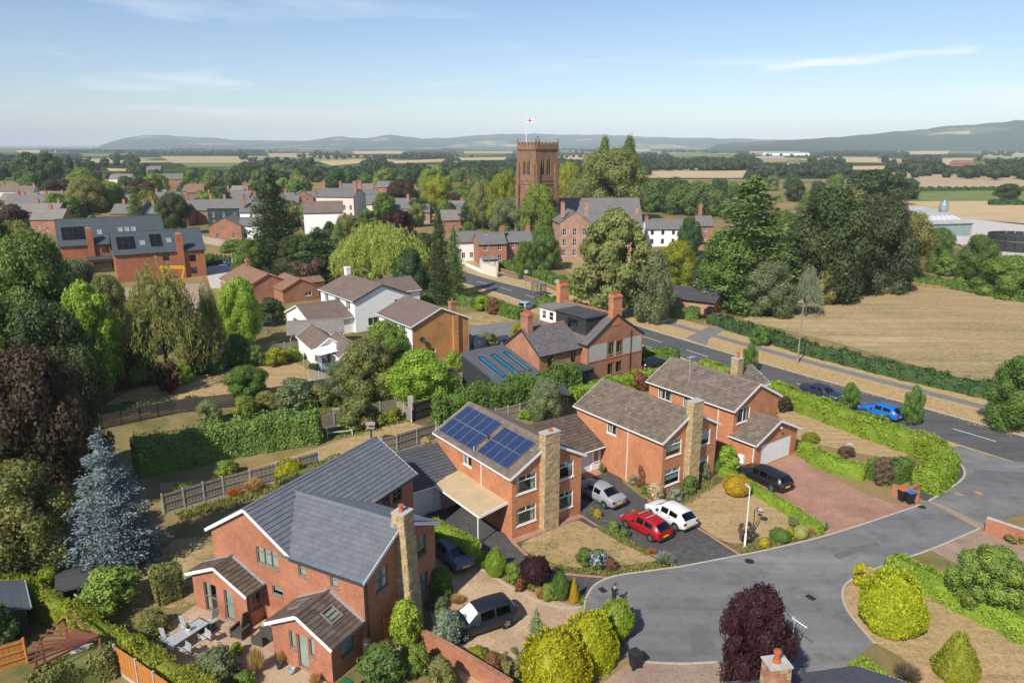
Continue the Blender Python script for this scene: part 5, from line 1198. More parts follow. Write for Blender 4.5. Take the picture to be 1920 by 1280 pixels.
h = new_house('new brick house with dark roof, two black solar arrays and right-hand chimney behind the birch', (-83, 151), 31, 17.5, 10.5, [(1.0, 1.6, 3, 2), (7.4, 1.9, 2, 2)], [(5.4, 2.6), (10.6, 2.9)], 12.6, [('F', 14.3, 3.4, 1.3, 1.5, 'black:1:'), ('F', 14.3, .7, 1.3, 1.5, 'black:1:'), ('F', 9.0, 4.0, 1.3, 1.6, 'black:1:'), ('L', 3.0, 2.5, 1.2, 2.4, 'black:1:'), ('L', 6.0, 2.5, 1.2, 2.4, 'black:1:')])
h = new_house('new brick house with dark roof and a single black solar array at its left end', (-103, 165), 31, 22, 11, [(1.0, 1.8, 4, 2)], [(8.2, 3.0), (12.6, 3.4), (14, 3.4), (15.4, 3.4)], 6.2, [('F', 8.3, 3.8, 1.5, 1.4, 'black:1:')], 11.4)
shift(5.2, -6.0); gabled(h, 8.0, 5.9, 3.0, 3.25, 'x', 'brick_new', 'roof_felt', .2, .2, [('F', .8, .1, 6.2, 2.4, 'black:1:d')], None, None, 'charcoal', skip='B'); shift()
new_house('new brick house with dark roof at the far left, its gable showing above the trees', (-124, 172), 118, 11, 13, [], [(4, 3)], None, [], 11.4)
# ------------------------------------------------------------------ brick bungalow left of the white house
p = P(430, 600); HH = thing('bungalow', 'brick bungalow with reddish brown roof and two blank gables behind the birch', 'bungalow', (p.x-2, p.y+13, 0), R(38))
gabled(HH, 9.5, 14, 2.7, 5.0, 'y', 'brick_old', 'roof_red', .35, .2, [('F', 7.5, .9, 1.2, 1.0, 'white:2:')], 'terracotta', None, 'white_paint')
shift(5.5, -4.5); gabled(HH, 7.0, 8, 2.5, 4.2, 'y', 'brick_old', 'roof_red', .3, .15, [('F', 4.3, .9, 1.2, .8, 'white:2:')], 'terracotta', None, None); shift()
brick_chimney(HH, 4.7, 11, .8, .8, 4.4, 6.4, 'brick_old', 1)
shift(11.5, 1.0); gabled(HH, 4.5, 4, 2.3, 3.0, 'x', 'render_grey', 'roof_red', .3, .15, [], None, None, 'charcoal'); shift()
# ------------------------------------------------------------------ garages, farm
p = P(1275, 590); HK = thing('double_garage', 'brick double garage with black roof and two orange timber doors', 'garage', (p.x-1.5, p.y+4.5, 0), R(-34))
gabled(HK, 8.6, 6.4, 2.4, 3.7, 'x', 'brick_pink', 'roof_felt', .5, .4, [('R', .7, .02, 2.2, 2.0, 'grey:1:g'), ('R', 3.5, .02, 2.2, 2.0, 'grey:1:g')], 'charcoal', None, 'charcoal')
p = P(1712, 447); fs = thing('farm_shed', 'long grey farm shed with rooflight strips and pale green cladding', 'shed', (p.x, p.y, 0), R(12))
gabled(fs, 21, 22, 4.2, 6.6, 'x', 'cladding_green', 'roof_sheet', .3, .3, [], None, None, 'charcoal')
t = 2.4/11
for i in range(11): slab(fs, (1.2+i*1.8, 3.6, 4.2+3.6*t+.14), (1, 0, 0), (0, 1, t), [(0, 0), (.9, 0), (.9, 4.2), (0, 4.2)], 'white_paint', .02, 'rooflight_strip')
for i in range(20): MB().box(.4+i*1.05, .46+i*1.05, -.03, -.002, .9, 4.0).build('cladding_rib', 'galvanised', fs)
p = P(1690, 415); f2 = thing('farm_shed', 'lower pale-roofed farm shed behind the trees left of the silo', 'shed', (p.x-4, p.y, 0), R(10)); gabled(f2, 20, 14, 3.2, 4.6, 'x', 'galvanised', 'roof_sheet', .3, .3, [], None, None, None)
p = P(1766, 412); s = thing('grain_silo', 'tall galvanised cylindrical silo behind the farm shed', 'silo', (p.x, p.y, 0))
MB().lathe([(1.55, 0), (1.55, 6.6), (1.5, 6.7)], 24).build('shell', 'galvanised', s, True); MB().lathe([(1.58, 6.65), (.2, 7.4), (.2, 7.6)], 24).build('roof_cone', 'galvanised', s, True)
for z in (1.3, 2.6, 3.9, 5.2): MB().lathe([(1.6, z), (1.6, z+.08)], 24).build('hoop', 'metal_grey', s)
p = P(1908, 470); s = thing('slurry_tank', 'low round dark green slurry tank at the right edge', 'tank', (p.x, p.y, 0))
n = 22
for k in range(n):
    a0, a1 = 2*math.pi*k/n+.01, 2*math.pi*(k+1)/n-.01; r_ = 7.6
    MB().prism([(r_*math.cos(a0), r_*math.sin(a0)), (r_*math.cos(a1), r_*math.sin(a1)), ((r_-.12)*math.cos(a1), (r_-.12)*math.sin(a1)), ((r_-.12)*math.cos(a0), (r_-.12)*math.sin(a0))], 0, 4.6).build('panel', 'tank_dark', s)
MB().tube([(7.7*math.cos(2*math.pi*k/32), 7.7*math.sin(2*math.pi*k/32), 3.1) for k in range(33)], .05, 5).build('hoop', 'metal_grey', s); MB().lathe([(7.4, 3.9), (.1, 4.0)], 24).build('cover', 'tank_dark', s)
# ------------------------------------------------------------------ church
CH = thing('church_tower', 'square red sandstone church tower with battlements and twin belfry openings', 'church tower', (*P(1003, 470)[:2], 0), R(38))
def church():
    s = 7.8; top = ZAT(281, CH.location.y); zp = ZAT(268, CH.location.y+1)
    holes = {'F': [(1.9, 3.2, top-6.5, top-2.6), (4.0, 5.3, top-6.5, top-2.6)], 'L': [(2.4, 3.5, top-6.5, top-2.6), (4.2, 5.3, top-6.5, top-2.6)]}
    mb = MB()
    for fc in 'FRBL':
        p0, d = FACES[fc](s, s); wall(mb, p0, d, s, [(0, top), (s, top)], holes.get(fc, []), .35)
    mb.build('wall', 'sandstone', CH)
    for fc in holes:
        p0, d = FACES[fc](s, s); d = Vector((d[0], d[1], 0)); n = Vector((d.y, -d.x, 0)); b = Vector((p0[0], p0[1], 0))
        for (u0, u1, z0, z1) in holes[fc]:
            k = 12
            for i in range(k):
                a = b+d*u0-n*.28+Vector((0, 0, z0+.2+(z1-z0-.2)*i/k)); c = a+d*(u1-u0); MB().bar(a, c, .22, .05).build('louvre', 'wood_dark', CH)
            MB().bar(b+d*((u0+u1)/2)-n*.12+Vector((0, 0, z0)), b+d*((u0+u1)/2)-n*.12+Vector((0, 0, z1)), .14, .14).build('mullion', 'sandstone', CH)
            # pointed head: stone spandrels over the opening
            for sg in (0, 1):
                h_ = MB(); q = [(u0, z1+.002), (u0, z1-.9), ((u0+u1)/2, z1+.002)] if sg == 0 else [(u1, z1+.002), ((u0+u1)/2, z1+.002), (u1, z1-.9)]
                h_.poly([b+d*x-n*.1+Vector((0, 0, z)) for x, z in q][::-1 if sg == 0 else 1]); h_.build('arch_spandrel', 'sandstone', CH)
    for z, k in ((top-9.2, .14), (top-8.2, .12), (top-16.0, .22), (top-.15, .2)):
        m = MB(); m.box(-k, s+k, -k, s+k, z, z+.28); m.build('string_course', 'sandstone', CH)
    for (x, y, sx_, sy_) in ((0, 0, -1, -1), (s, 0, 1, -1), (0, s, -1, 1), (s, s, 1, 1)):       # paired buttresses at each corner
        for z1, o in ((top-17, 1.1), (top-9.4, .75), (top-3.4, .45)):
            m = MB(); m.box(min(x, x+sx_*o), max(x, x+sx_*o), y-1.15 if sy_ > 0 else y, y if sy_ > 0 else y+1.15, 0, z1); m.box(x-1.15 if sx_ > 0 else x, x if sx_ > 0 else x+1.15, min(y, y+sy_*o), max(y, y+sy_*o), 0, z1-.05); m.build('buttress', 'sandstone', CH)
    hp = zp-top
    for fc in 'FRBL':
        p0, d = FACES[fc](s, s); d = Vector((d[0], d[1], 0)); n = Vector((d.y, -d.x, 0)); b = Vector((p0[0], p0[1], 0))
        MB().bar(b+n*.1+Vector((0, 0, top+.14+hp*.3)), b+d*s+n*.1+Vector((0, 0, top+.14+hp*.3)), .4, hp*.6).build('parapet', 'sandstone', CH)
        for i in range(6):
            u = .5+i*(s-1.0)/5; c = b+d*u+n*.1
            MB().bar(c-d*.42+Vector((0, 0, top+.14+hp*.6+hp*.2)), c+d*.42+Vector((0, 0, top+.14+hp*.6+hp*.2)), .38, hp*.4).build('merlon', 'sandstone', CH)
    for x, y in ((0, 0), (s, 0), (0, s), (s, s)): MB().lathe([(.28, 0), (.22, .5), (.05, 1.3)], 8, (x, y, top+hp+.1)).build('pinnacle', 'sandstone', CH)
    c = MB(); c.lathe([(1.0, 0), (1.0, .1), (.85, .12)], 20); o = c.build('clock_face', 'charcoal', CH); o.location = (4.0, -.02, top-10.7); o.rotation_euler = (R(90), 0, 0)
    for a, l in ((40, .7), (160, .5)): MB().bar((4.0, -.16, top-10.7), (4.0+l*math.sin(R(a)), -.16, top-10.7+l*math.cos(R(a))), .05, .08).build('clock_hand', 'plate_yellow', CH)
    MB().box(.3, s-.3, .3, s-.3, top-.1, top+.2).build('tower_roof', 'lead', CH)
    MB().tube([(4.3, 4.3, top), (4.3, 4.3, top+3.6)], .05, 5).build('weathervane_rod', 'charcoal', CH); MB().bar((4.0, 4.3, top+3.3), (4.6, 4.3, top+3.3), .04, .25).build('weathervane', 'charcoal', CH)
    loc = CH.matrix_basis @ Vector((1.1, 5.4, top+.2)); zf = ZAT(219, loc.y)
    fp = thing('flagpole', 'white flagpole with a white flag crossed in red on the church tower', 'flagpole', loc); MB().tube([(0, 0, 0), (0, 0, zf-loc.z)], [.13, .09], 8).build('pole', 'white_paint', fp)
    fl = MB(); hh = zf-loc.z; rows = [[(.1+i*.2, .12*math.sin(i*1.3), hh-.2-j*.2-.03*i) for i in range(9)] for j in range(7)]
    for j in range(6):
        for i in range(8): fl.poly([rows[j][i], rows[j+1][i], rows[j+1][i+1], rows[j][i+1]], 1 if (i == 3 or j == 3) else 0)
    fl.build('flag', ['fabric_white', 'lamp_red'], fp)
church()
CN = thing('church_nave', 'long church nave with grey slate roof behind the tall brick house', 'church', (13.8, 212, 0), R(3))
gabled(CN, 24, 10, 7.5, 13.0, 'x', 'sandstone', 'roof_slate', .3, .1, [], 'sandstone', None, 'charcoal', ridgem='sandstone')
# ------------------------------------------------------------------ the village
def vill(label, x0, x1, yb, eave, ridge, D_, ang, wallm, roofm, ch=(), cols=0, rows=2, axis='x', cat='house', style='white:2:h', faces='F', name='village_house', barge=None, pots=2, fascia='charcoal', chm=None, wz=1.35, ww=.9):
    p = P(x0, yb); W_ = (x1-x0)/FPX*DEPTH(p.y, eave/2)/max(.4, math.cos(R(ang))); o = thing(name, label, cat, (p.x, p.y, 0), R(ang)); wins = []
    for fc in faces:
        wd = W_ if fc in 'FB' else D_; k = cols if fc in 'FB' else max(1, cols//2)
        for i in range(k):
            for r in range(rows): wins.append((fc, wd*(i+.5)/k-ww/2, .8+r*2.6, ww, wz, style))
    wins = [w for w in wins if w[2]+w[4] < eave-.1]
    gabled(o, W_, D_, eave, ridge, axis, wallm, roofm, .25, .15, wins, barge, None, fascia)
    for u, v, h_ in ch: brick_chimney(o, W_*u, D_*v, .9, .7, ridge-1.3, ridge+h_, chm or ('brick_old' if 'render' in wallm else wallm), pots)
    return o
vill('tall pinkish brick house with twin chimneys below the church tower', 1048, 1106, 486, 9.2, 11.9, 9, 8, 'brick_pink', 'roof_slate', [(.12, .1, 2.2), (.88, .1, 2.2)], 3, 3, 'y', wz=1.7, pots=3)
vill('slate-roofed brick wing joining the tall pinkish house to the church', 1100, 1205, 470, 6.2, 9.6, 8, 3, 'brick_pink', 'roof_slate', [(.93, .5, 1.6)], 5, 2, pots=3)
vill('long white terrace with slate roof left of the cedar', 1212, 1312, 462, 4.9, 7.2, 7, 3, 'render_white', 'roof_slate', [(.03, .5, 1.0), (.45, .5, .9)], 5, 2, style='grey:2:h')
vill('narrow brick house with one tall chimney beside the white terrace', 1306, 1336, 455, 5.0, 7.6, 6, 3, 'brick_old', 'roof_slate', [(.3, .5, 3.4)], 1, 2)
vill('white cottage with slate roof and orange brick gable end near the road bend', 862, 906, 490, 4.8, 7.0, 6.5, 22, 'render_white', 'roof_slate', [], 3, 2)
vill('brick cottage with blank gable facing the road', 898, 950, 496, 4.9, 7.2, 7.5, 14, 'brick_old', 'roof_slate', [(.95, .5, 1.4)], 2, 2)
vill('brick cottage with purple-framed windows and slate roof right of the blank gable', 948, 1000, 491, 4.9, 7.0, 7, 10, 'brick_old', 'roof_slate', [(.9, .5, 1.5)], 2, 2)
vill('low cream walled yard building in front of the brick cottages', 906, 934, 512, 3.0, 3.3, 4, 14, 'render_cream', 'roof_grey', [], 0, cat='outbuilding', name='yard_building')
vill('brick house with hipped dark roof behind the road bend', 858, 915, 428, 5.0, 8.2, 9, 8, 'brick_old', 'roof_slate', [], 3, 2, style='black:2:')
vill('dark timbered cottage with steep grey roof left of the churchyard', 826, 860, 436, 4.0, 7.0, 7, 20, 'brick_old', 'roof_grey', [], 2, 1)
vill('white gabled house with dark brown roof behind the tall pine', 572, 642, 440, 7.0, 10.2, 9, 12, 'render_white', 'roof_brown', [], 1, 1)
vill('large pale pink house with many windows and stone chimneys', 596, 668, 425, 10.5, 13.0, 13, -8, 'render_cream', 'roof_slate', [(.05, .5, 2.6), (.5, .5, 2.4), (.97, .3, 2.6), (.97, .7, 2.6)], 6, 3, pots=3, wz=1.7)
vill('slate-roofed house just right of the pale pink house', 668, 716, 415, 6.5, 9.5, 9, -5, 'render_cream', 'roof_slate', [(.8, .5, 1.5)], 2, 2)
vill('grey house with slate roof and brick chimney left of the brown beech', 728, 776, 418, 5.5, 8.8, 9, -14, 'render_grey', 'roof_slate', [(.7, .4, 1.6)], 2, 2)
vill('small slate-roofed house in the hollow right of the willow', 772, 806, 420, 4.2, 6.8, 7, 10, 'brick_pink', 'roof_slate', [], 2, 1)
vill('dark green painted inn with white sash windows', 392, 470, 424, 6.4, 9.2, 8, 3, 'render_green', 'roof_slate', [(.02, .5, 1.6), (.35, .5, 1.6), (.8, .5, 1.8)], 4, 2, cat='inn', name='village_inn', wz=1.7)
vill('white and slate house joined to the right of the dark green inn', 452, 492, 428, 5.5, 8.6, 9, 12, 'render_white', 'roof_slate', [(.2, .2, 2.0)], 1, 2, chm='brick_old')
vill('orange brick gabled house with two white windows near the timber fence', 394, 452, 452, 4.4, 7.0, 11, 6, 'brick_old', 'roof_slate', [], 2, 2, 'y')
vill('white rendered lean house right of the orange brick gable', 450, 492, 450, 4.4, 6.4, 7, 4, 'render_white', 'roof_slate', [], 2, 1, style='black:2:')
vill('brick house with slate roof and chimney at its left end behind the new houses', 342, 398, 420, 5.0, 8.4, 9, 5, 'brick_old', 'roof_slate', [(.1, .5, 1.8)], 2, 2)
vill('long slate-roofed row behind the new houses with two brick chimneys', 210, 352, 425, 4.6, 7.6, 9, 2, 'brick_old', 'roof_slate', [(.12, .5, 1.6), (.5, .5, 1.5)], 4, 2)
vill('long grey slate terrace with pale chimneys far left', 10, 136, 408, 5.0, 8.6, 9, 2, 'brick_old', 'roof_slate', [(.15, .5, 1.8), (.8, .5, 1.8), (.55, .5, 1.6)], 7, 2, pots=3)
vill('pale slate-roofed row in front of the far left terrace', -10, 110, 420, 4.4, 7.2, 8, 1, 'brick_old', 'roof_grey', [(.62, .5, 1.5), (.95, .5, 1.6)], 4, 2)
vill('grey-roofed bungalow at the far left edge of the village', 0, 62, 388, 3.0, 6.0, 10, 5, 'brick_old', 'roof_grey', [], 3, 1)
vill('pair of low grey gables left of the pale green trees', 66, 140, 385, 3.2, 6.4, 9, -10, 'render_cream', 'roof_grey', [], 3, 1)
vill('slate-roofed house with white gable right of the dark round tree', 286, 335, 398, 5.0, 8.2, 9, 5, 'render_white', 'roof_slate', [(.1, .5, 1.5)], 2, 2)
vill('low grey-roofed house left of the inn chimneys', 268, 308, 385, 4.0, 7.0, 9, 3, 'brick_old', 'roof_grey', [], 2, 1)
vill('distant brick house with slate roof among the trees left of centre', 284, 338, 352, 5.5, 9.0, 11, 14, 'brick_old', 'roof_slate', [], 3, 2)
vill('red tiled roof showing between the village trees', 352, 380, 378, 4.6, 8.6, 9, 20, 'brick_old', 'roof_red', [], 2, 1)
vill('brick house with hipped slate roof behind the tall pine', 548, 586, 392, 5.0, 8.0, 9, 18, 'brick_old', 'roof_slate', [], 2, 2, 'y')
vill('slate-roofed house with brick chimney behind the inn', 415, 470, 396, 5.5, 8.6, 8, 2, 'brick_old', 'roof_slate', [(.2, .5, 2.0), (.85, .5, 2.0)], 2, 2)
vill('far red brick farmhouse above the pale field at right', 1790, 1830, 316, 6, 10, 10, 10, 'brick_old', 'roof_red', [], 3, 2, cat='farmhouse')
vill('far white farm building among the distant trees right of the tower', 1482, 1504, 318, 4, 8, 12, 10, 'render_cream', 'roof_grey', [], 2, 1, cat='farm building')
vill('long far industrial shed with pale roof below the right-hand hills', 1440, 1520, 292, 7, 9.5, 40, 4, 'render_white', 'roof_sheet', [], 0, 1, cat='shed', name='industrial_shed')
vill('far industrial shed with reddish front right of the pale one', 1420, 1475, 303, 6, 8.5, 30, 4, 'brick_pink', 'roof_sheet', [], 0, 1, cat='shed', name='industrial_shed')
vill('small far brick farmhouse left of the pale hay field', 275, 300, 330, 5.5, 9, 9, 8, 'brick_old', 'roof_slate', [], 2, 2, cat='farmhouse')
vill('green roofed shed among trees at the far left', 80, 108, 345, 3.5, 5.5, 10, 4, 'render_cream', 'roof_felt', [], 0, 1, cat='shed', name='storage_shed')
vill('small dark red timber garden shed beside the zinc extension', 838, 862, 742, 2.0, 2.6, 3.0, 30, 'brick_old', 'roof_felt', [], 0, 1, cat='shed', name='garden_shed')
vill('small summerhouse with dark roof beside the third house garden', 1042, 1066, 776, 2.1, 2.7, 2.6, 20, 'brick_old', 'roof_felt', [], 1, 1, cat='summerhouse', name='summerhouse', style='black:2:', wz=1.0)
# roof of the house whose corner shows at the bottom edge
RB = thing('bungalow', 'slate-roofed bungalow at the bottom edge with one terracotta chimney pot', 'bungalow', (P(1392, 1392, 4.3).x+2.0, P(1392, 1392, 4.3).y-.75, 0), R(10))
gabled(RB, 7.0, 6.0, 2.6, 4.2, 'x', 'brick_red', 'tile_dark', .3, .2, [], 'white_paint', (.3, .3), 'white_paint')
stone_chimney(RB, .1, 1.05, 2.6, 3.4, 6.3, seed=9, mats=('stone_a', 'brick_old')); MB().lathe([(.17, 0), (.17, .12), (.13, .16), (.12, .42), (.17, .46), (.17, .58), (.11, .6), (.1, .4)], 14, (.55, 3.0, 6.36)).build('chimney_pot', 'terracotta', RB)
# more of the village, packed between the trees
for a in [('slate-roofed cottage left of the pale pink house', 520, 560, 402, 4.8, 7.6, 8, 6, 'brick_old', 'roof_slate', [(.2, .5, 1.4)], 2, 2),
          ('white cottage with grey roof behind the long slate row', 232, 282, 402, 4.8, 7.8, 8, -4, 'render_white', 'roof_slate', [(.8, .5, 1.4)], 2, 2),
          ('brick cottage with slate roof behind the left-hand new house', 140, 200, 398, 4.6, 7.4, 8, 4, 'brick_old', 'roof_slate', [(.1, .5, 1.5)], 3, 2),
          ('brick house with two chimneys between the inn and the pine', 470, 520, 408, 5.2, 8.4, 9, 2, 'brick_old', 'roof_slate', [(.1, .5, 1.6), (.9, .5, 1.6)], 2, 2),
          ('grey slate roof at the left of the brown beech', 700, 742, 402, 4.8, 8.2, 9, 12, 'brick_pink', 'roof_slate', [(.5, .5, 1.5)], 2, 2),
          ('cream cottage right of the brown beech', 786, 822, 404, 4.6, 7.6, 8, -6, 'render_cream', 'roof_slate', [(.2, .5, 1.4)], 2, 2),
          ('small brick cottage below the purple village tree', 842, 872, 412, 4.2, 7.0, 7, 4, 'brick_old', 'roof_grey', [(.8, .5, 1.2)], 2, 1),
          ('low brick house at the very left edge behind the trees', -60, 8, 432, 4.4, 7.4, 9, 6, 'brick_old', 'roof_slate', [(.7, .5, 1.4)], 3, 2),
          ('brick terrace end with pale roof left of the new houses', 60, 118, 438, 4.6, 7.6, 8, 4, 'brick_old', 'roof_grey', [(.5, .5, 1.3)], 3, 2),
          ('brown-roofed bungalow behind the inn', 330, 372, 392, 3.2, 6.2, 9, 10, 'brick_old', 'roof_brown', [], 2, 1),
          ('grey roofed house among trees beyond the inn', 430, 462, 378, 4.6, 7.8, 9, -8, 'brick_pink', 'roof_grey', [], 2, 2),
          ('far white cottage among the trees beyond the pale pink house', 640, 668, 372, 4.6, 7.6, 9, 5, 'render_white', 'roof_slate', [], 2, 2),
          ('far slate roof among the trees beyond the beech', 705, 738, 366, 4.6, 7.8, 9, -5, 'brick_old', 'roof_slate', [], 2, 2),
          ('far pale barn in the trees left of the pale hay field', 205, 245, 345, 4.0, 7.0, 10, 3, 'render_cream', 'roof_grey', [], 0, 1),
          ('far red roof in the trees above the left terrace', 120, 150, 360, 4.4, 7.6, 9, 12, 'brick_old', 'roof_red', [], 2, 2)]: vill(*a)
rv = random.Random(41); vs = []
while len(vs) < 24:
    x, y = rv.uniform(-20, 930), rv.uniform(366, 404)
    if all(abs(x-a) > 26 or abs(y-b) > 9 for a, b in vs): vs.append((x, y))
vs.sort()
for i, (x, y) in enumerate(vs):
    n_ = i+1; sf = 'th' if 10 < n_ < 14 else {1: 'st', 2: 'nd', 3: 'rd'}.get(n_ % 10, 'th'); wm = rv.choice(['brick_old', 'brick_pink', 'render_white', 'render_cream', 'brick_old']); rm = rv.choice(['roof_slate', 'roof_slate', 'roof_grey', 'roof_brown'])
    vill('small %s cottage in the back rows of the village, %d%s from the left' % ({'brick_old': 'red brick', 'brick_pink': 'pinkish brick', 'render_white': 'white', 'render_cream': 'cream'}[wm], n_, sf), x, x+rv.uniform(20, 34), y, rv.uniform(3.6, 4.8), rv.uniform(6.4, 7.8), 7.5, rv.uniform(-14, 22), wm, rm, [(rv.choice([.1, .9]), .5, 1.3)], 2, 2, name='village_cottage', cat='cottage')
# ------------------------------------------------------------------ trees one can tell apart
T = plant
T('spruce', 222, 1062, 806, 205, 'blue', 'tall silvery blue spruce on the dry back lawn')
T('oak', 85, 985, 668, 235, 'br', 'copper brown beech at the left edge above the blue spruce')
T('bushy', 45, 1075, 880, 215, 'og', 'olive yew mass at the left edge beside the blue spruce')
T('bushy', 10, 800, 560, 210, 'mg', 'tall grey-green willow-leaved tree at the left edge above the copper beech')
T('bushy', 110, 790, 575, 180, 'dg', 'dark green tree between the copper beech and the bright maple')
T('oak', 85, 700, 445, 175, 'mg', 'big mid-green tree at left in front of the new houses')
T('oak', 10, 640, 395, 120, 'dg', 'dark green tree at the far left edge above the new houses')
T('fir', 62, 620, 455, 95, 'deep', 'dark conifer left of the new houses')
T('airy', 135, 690, 470, 90, 'og', 'thin olive birch just left of the new houses')
T('maple', 182, 745, 528, 125, 'lime', 'bright lime-green maple left of the weeping birch')
T('weeping', 318, 715, 484, 205, 'og', 'large weeping birch in front of the new brick houses')
T('weeping', 402, 690, 522, 68, 'og', 'slimmer darker weeping birch at the right of the large one')
T('oak', 457, 655, 526, 88, 'lime', 'round yellow-green tree below the brick bungalow')
T('bush', 511, 615, 560, 54, 'dg', 'small dark round tree by the white house wing', 'tree')
T('pine', 520, 515, 326, 135, 'dg', 'very tall dark pine standing above the village')
T('fir', 258, 425, 350, 52, 'mg', 'dense rounded conifer behind the new houses')
T('oak', 330, 440, 366, 68, 'dg', 'dark green tree right of the new houses')
T('oak', 168, 412, 334, 82, 'og', 'pale olive tree behind the left-hand new house')
T('oak', 213, 408, 343, 62, 'lg', 'pale green tree right of the pale olive one behind the new houses')
T('willow', 715, 548, 416, 172, (.17, .19, .045), 'big yellow-green weeping willow behind the white house')
T('cedar', 600, 525, 428, 130, 'deep', 'dark spreading conifer left of the willow')
T('fir', 690, 490, 386, 98, 'mg', 'broad green conifer behind the willow')
T('oak', 748, 495, 398, 84, 'pu', 'dark purple tree right behind the willow')
T('loose', 580, 545, 488, 84, 'twig', 'leafless-looking brown shrub beside the bungalow')
T('loose', 640, 535, 505, 60, 'twig', 'second brown twiggy shrub left of the willow foot')
T('pine', 826, 572, 394, 62, 'dg', 'slender dark pine with bare trunk right of the willow')
T('pine', 853, 552, 428, 52, 'mg', 'shorter slender pine at the road bend')
T('oak', 756, 400, 338, 72, 'br', 'rounded brown beech in the village centre')
T('oak', 820, 405, 332, 70, 'yg', 'yellow-lime tree left of the church')
T('oak', 855, 400, 362, 36, 'pu', 'small dark purple tree left of the churchyard')
T('oak', 945, 440, 328, 72, 'yg', 'tall yellowish tree just left of the church tower')
T('oak', 905, 430, 340, 60, 'og', 'olive tree between the purple tree and the church tower')
T('oak', 962, 462, 372, 92, 'gg', 'grey-green tree at the foot of the church tower')
T('oak', 1012, 470, 350, 84, 'lg', 'light green tree in front of the church tower')
T('bushy', 1022, 505, 428, 68, 'mg', 'bushy green tree right of the brick cottages')
T('oak', 1146, 415, 284, 138, 'og', 'great round chestnut right of the church tower')
T('tall', 1130, 395, 270, 42, 'mg', 'left-hand poplar rising behind the round chestnut')
T('tall', 1175, 395, 269, 50, 'mg', 'right-hand poplar rising behind the round chestnut')
T('oak', 1064, 395, 308, 50, 'yg', 'yellowish tree at the right foot of the church tower')
T('maple', 1150, 592, 392, 160, 'og', 'large olive horse chestnut in front of the church nave')
T('airy', 1222, 606, 478, 92, 'gg', 'grey-green birch on the far verge of the main road')
T('bushy', 1268, 540, 455, 84, 'yg', 'bright yellow-green tree below the white terrace')
T('cedar', 1396, 575, 334, 215, (.055, .085, .022), 'huge layered cedar above the double garage')
T('oak', 1362, 575, 438, 118, 'grn', 'broad green tree in front of the cedar')
T('bushy', 1545, 560, 360, 178, 'dg', 'massive dark evergreen oak left half at the field corner')
T('bushy', 1635, 545, 375, 138, (.042, .052, .024), 'massive dark evergreen oak right half at the field corner')
T('oak', 1695, 530, 402, 96, 'og', 'yellowing oak at the right of the evergreen oaks')
T('bushy', 1757, 510, 430, 58, 'mg', 'narrow green tree in front of the farm shed')
T('bushy', 1828, 530, 444, 76, 'mg', 'green thicket tree left of the slurry tank')
T('bushy', 1886, 555, 482, 120, 'lg', 'broad hazel thicket at the right edge above the field')
T('bush', 1772, 520, 482, 44, 'lg', 'small pale apple tree by the field corner', 'tree')
T('bush', 1808, 530, 496, 44, 'yg', 'small yellowish apple tree by the field corner', 'tree')
T('bushy', 1438, 590, 494, 112, 'gg', 'pale grey-green sallow beside the field')
T('weeping', 1510, 592, 496, 66, 'pale', 'pale weeping shrub tree at the field edge')
T('bush', 1546, 575, 502, 52, 'og', 'olive bush tree at the field edge below the evergreen oaks')
T('bush', 1388, 592, 546, 46, 'grn', 'rounded green bush beside the garage drive')
T('bushy', 1905, 805, 672, 120, 'grn', 'leafy tree on the verge at the right edge')
T('airy', 1404, 696, 646, 36, 'grn', 'young roadside tree just behind the garage house roof')
T('airy', 1590, 768, 720, 44, 'grn', 'young roadside tree between the two moving cars')
T('airy', 1708, 795, 726, 46, 'grn', 'young roadside tree right of the blue hatchback')
T('bush', 1425, 650, 612, 40, 'grn', 'ivy-clad bush in the field hedge')
T('oak', 1408, 1322, 1112, 140, 'pu', 'dark purple maple standing in the road turning area')
T('multi', 1842, 1150, 1030, 138, 'lg', 'multi-stemmed tree with pale trunks on the right-hand lawn')
def lollipop():
    b = P(1006, 1112); o = thing('standard_tree', 'small clipped purple plum tree on a bare stem beside the drive', 'tree', b)
    MB().tube([(0, 0, 0), (0, 0, 1.5)], [.07, .05], 8).build('trunk', 'bark_pale', o)
    c = mesh_obj('crown', proto('ball', 0)[1], o, GREEN['pu']); c.scale = (1.85, 1.85, 1.55); c.location = (-.1, 0, .95)
lollipop()
T('oak', 726, 712, 606, 100, 'lg', 'round light green tree in front of the brown brick house')
T('bushy', 790, 752, 662, 140, 'lime', 'spreading bright green fig tree beside the zinc extension')
T('bushy', 690, 745, 640, 120, 'og', 'mixed olive shrubs and tree left of the fig tree')
T('bushy', 655, 735, 672, 90, 'gg', 'grey-green bush mass below the annexes')
T('oak', 466, 752, 688, 82, 'grn', 'small round fruit tree on the middle lawn')
T('oak', 1022, 795, 714, 72, 'gg', 'pale green apple tree behind the solar roof house')
T('loose', 322, 745, 678, 62, 'pu', 'small dark purple-leaved tree beside the middle lawn')
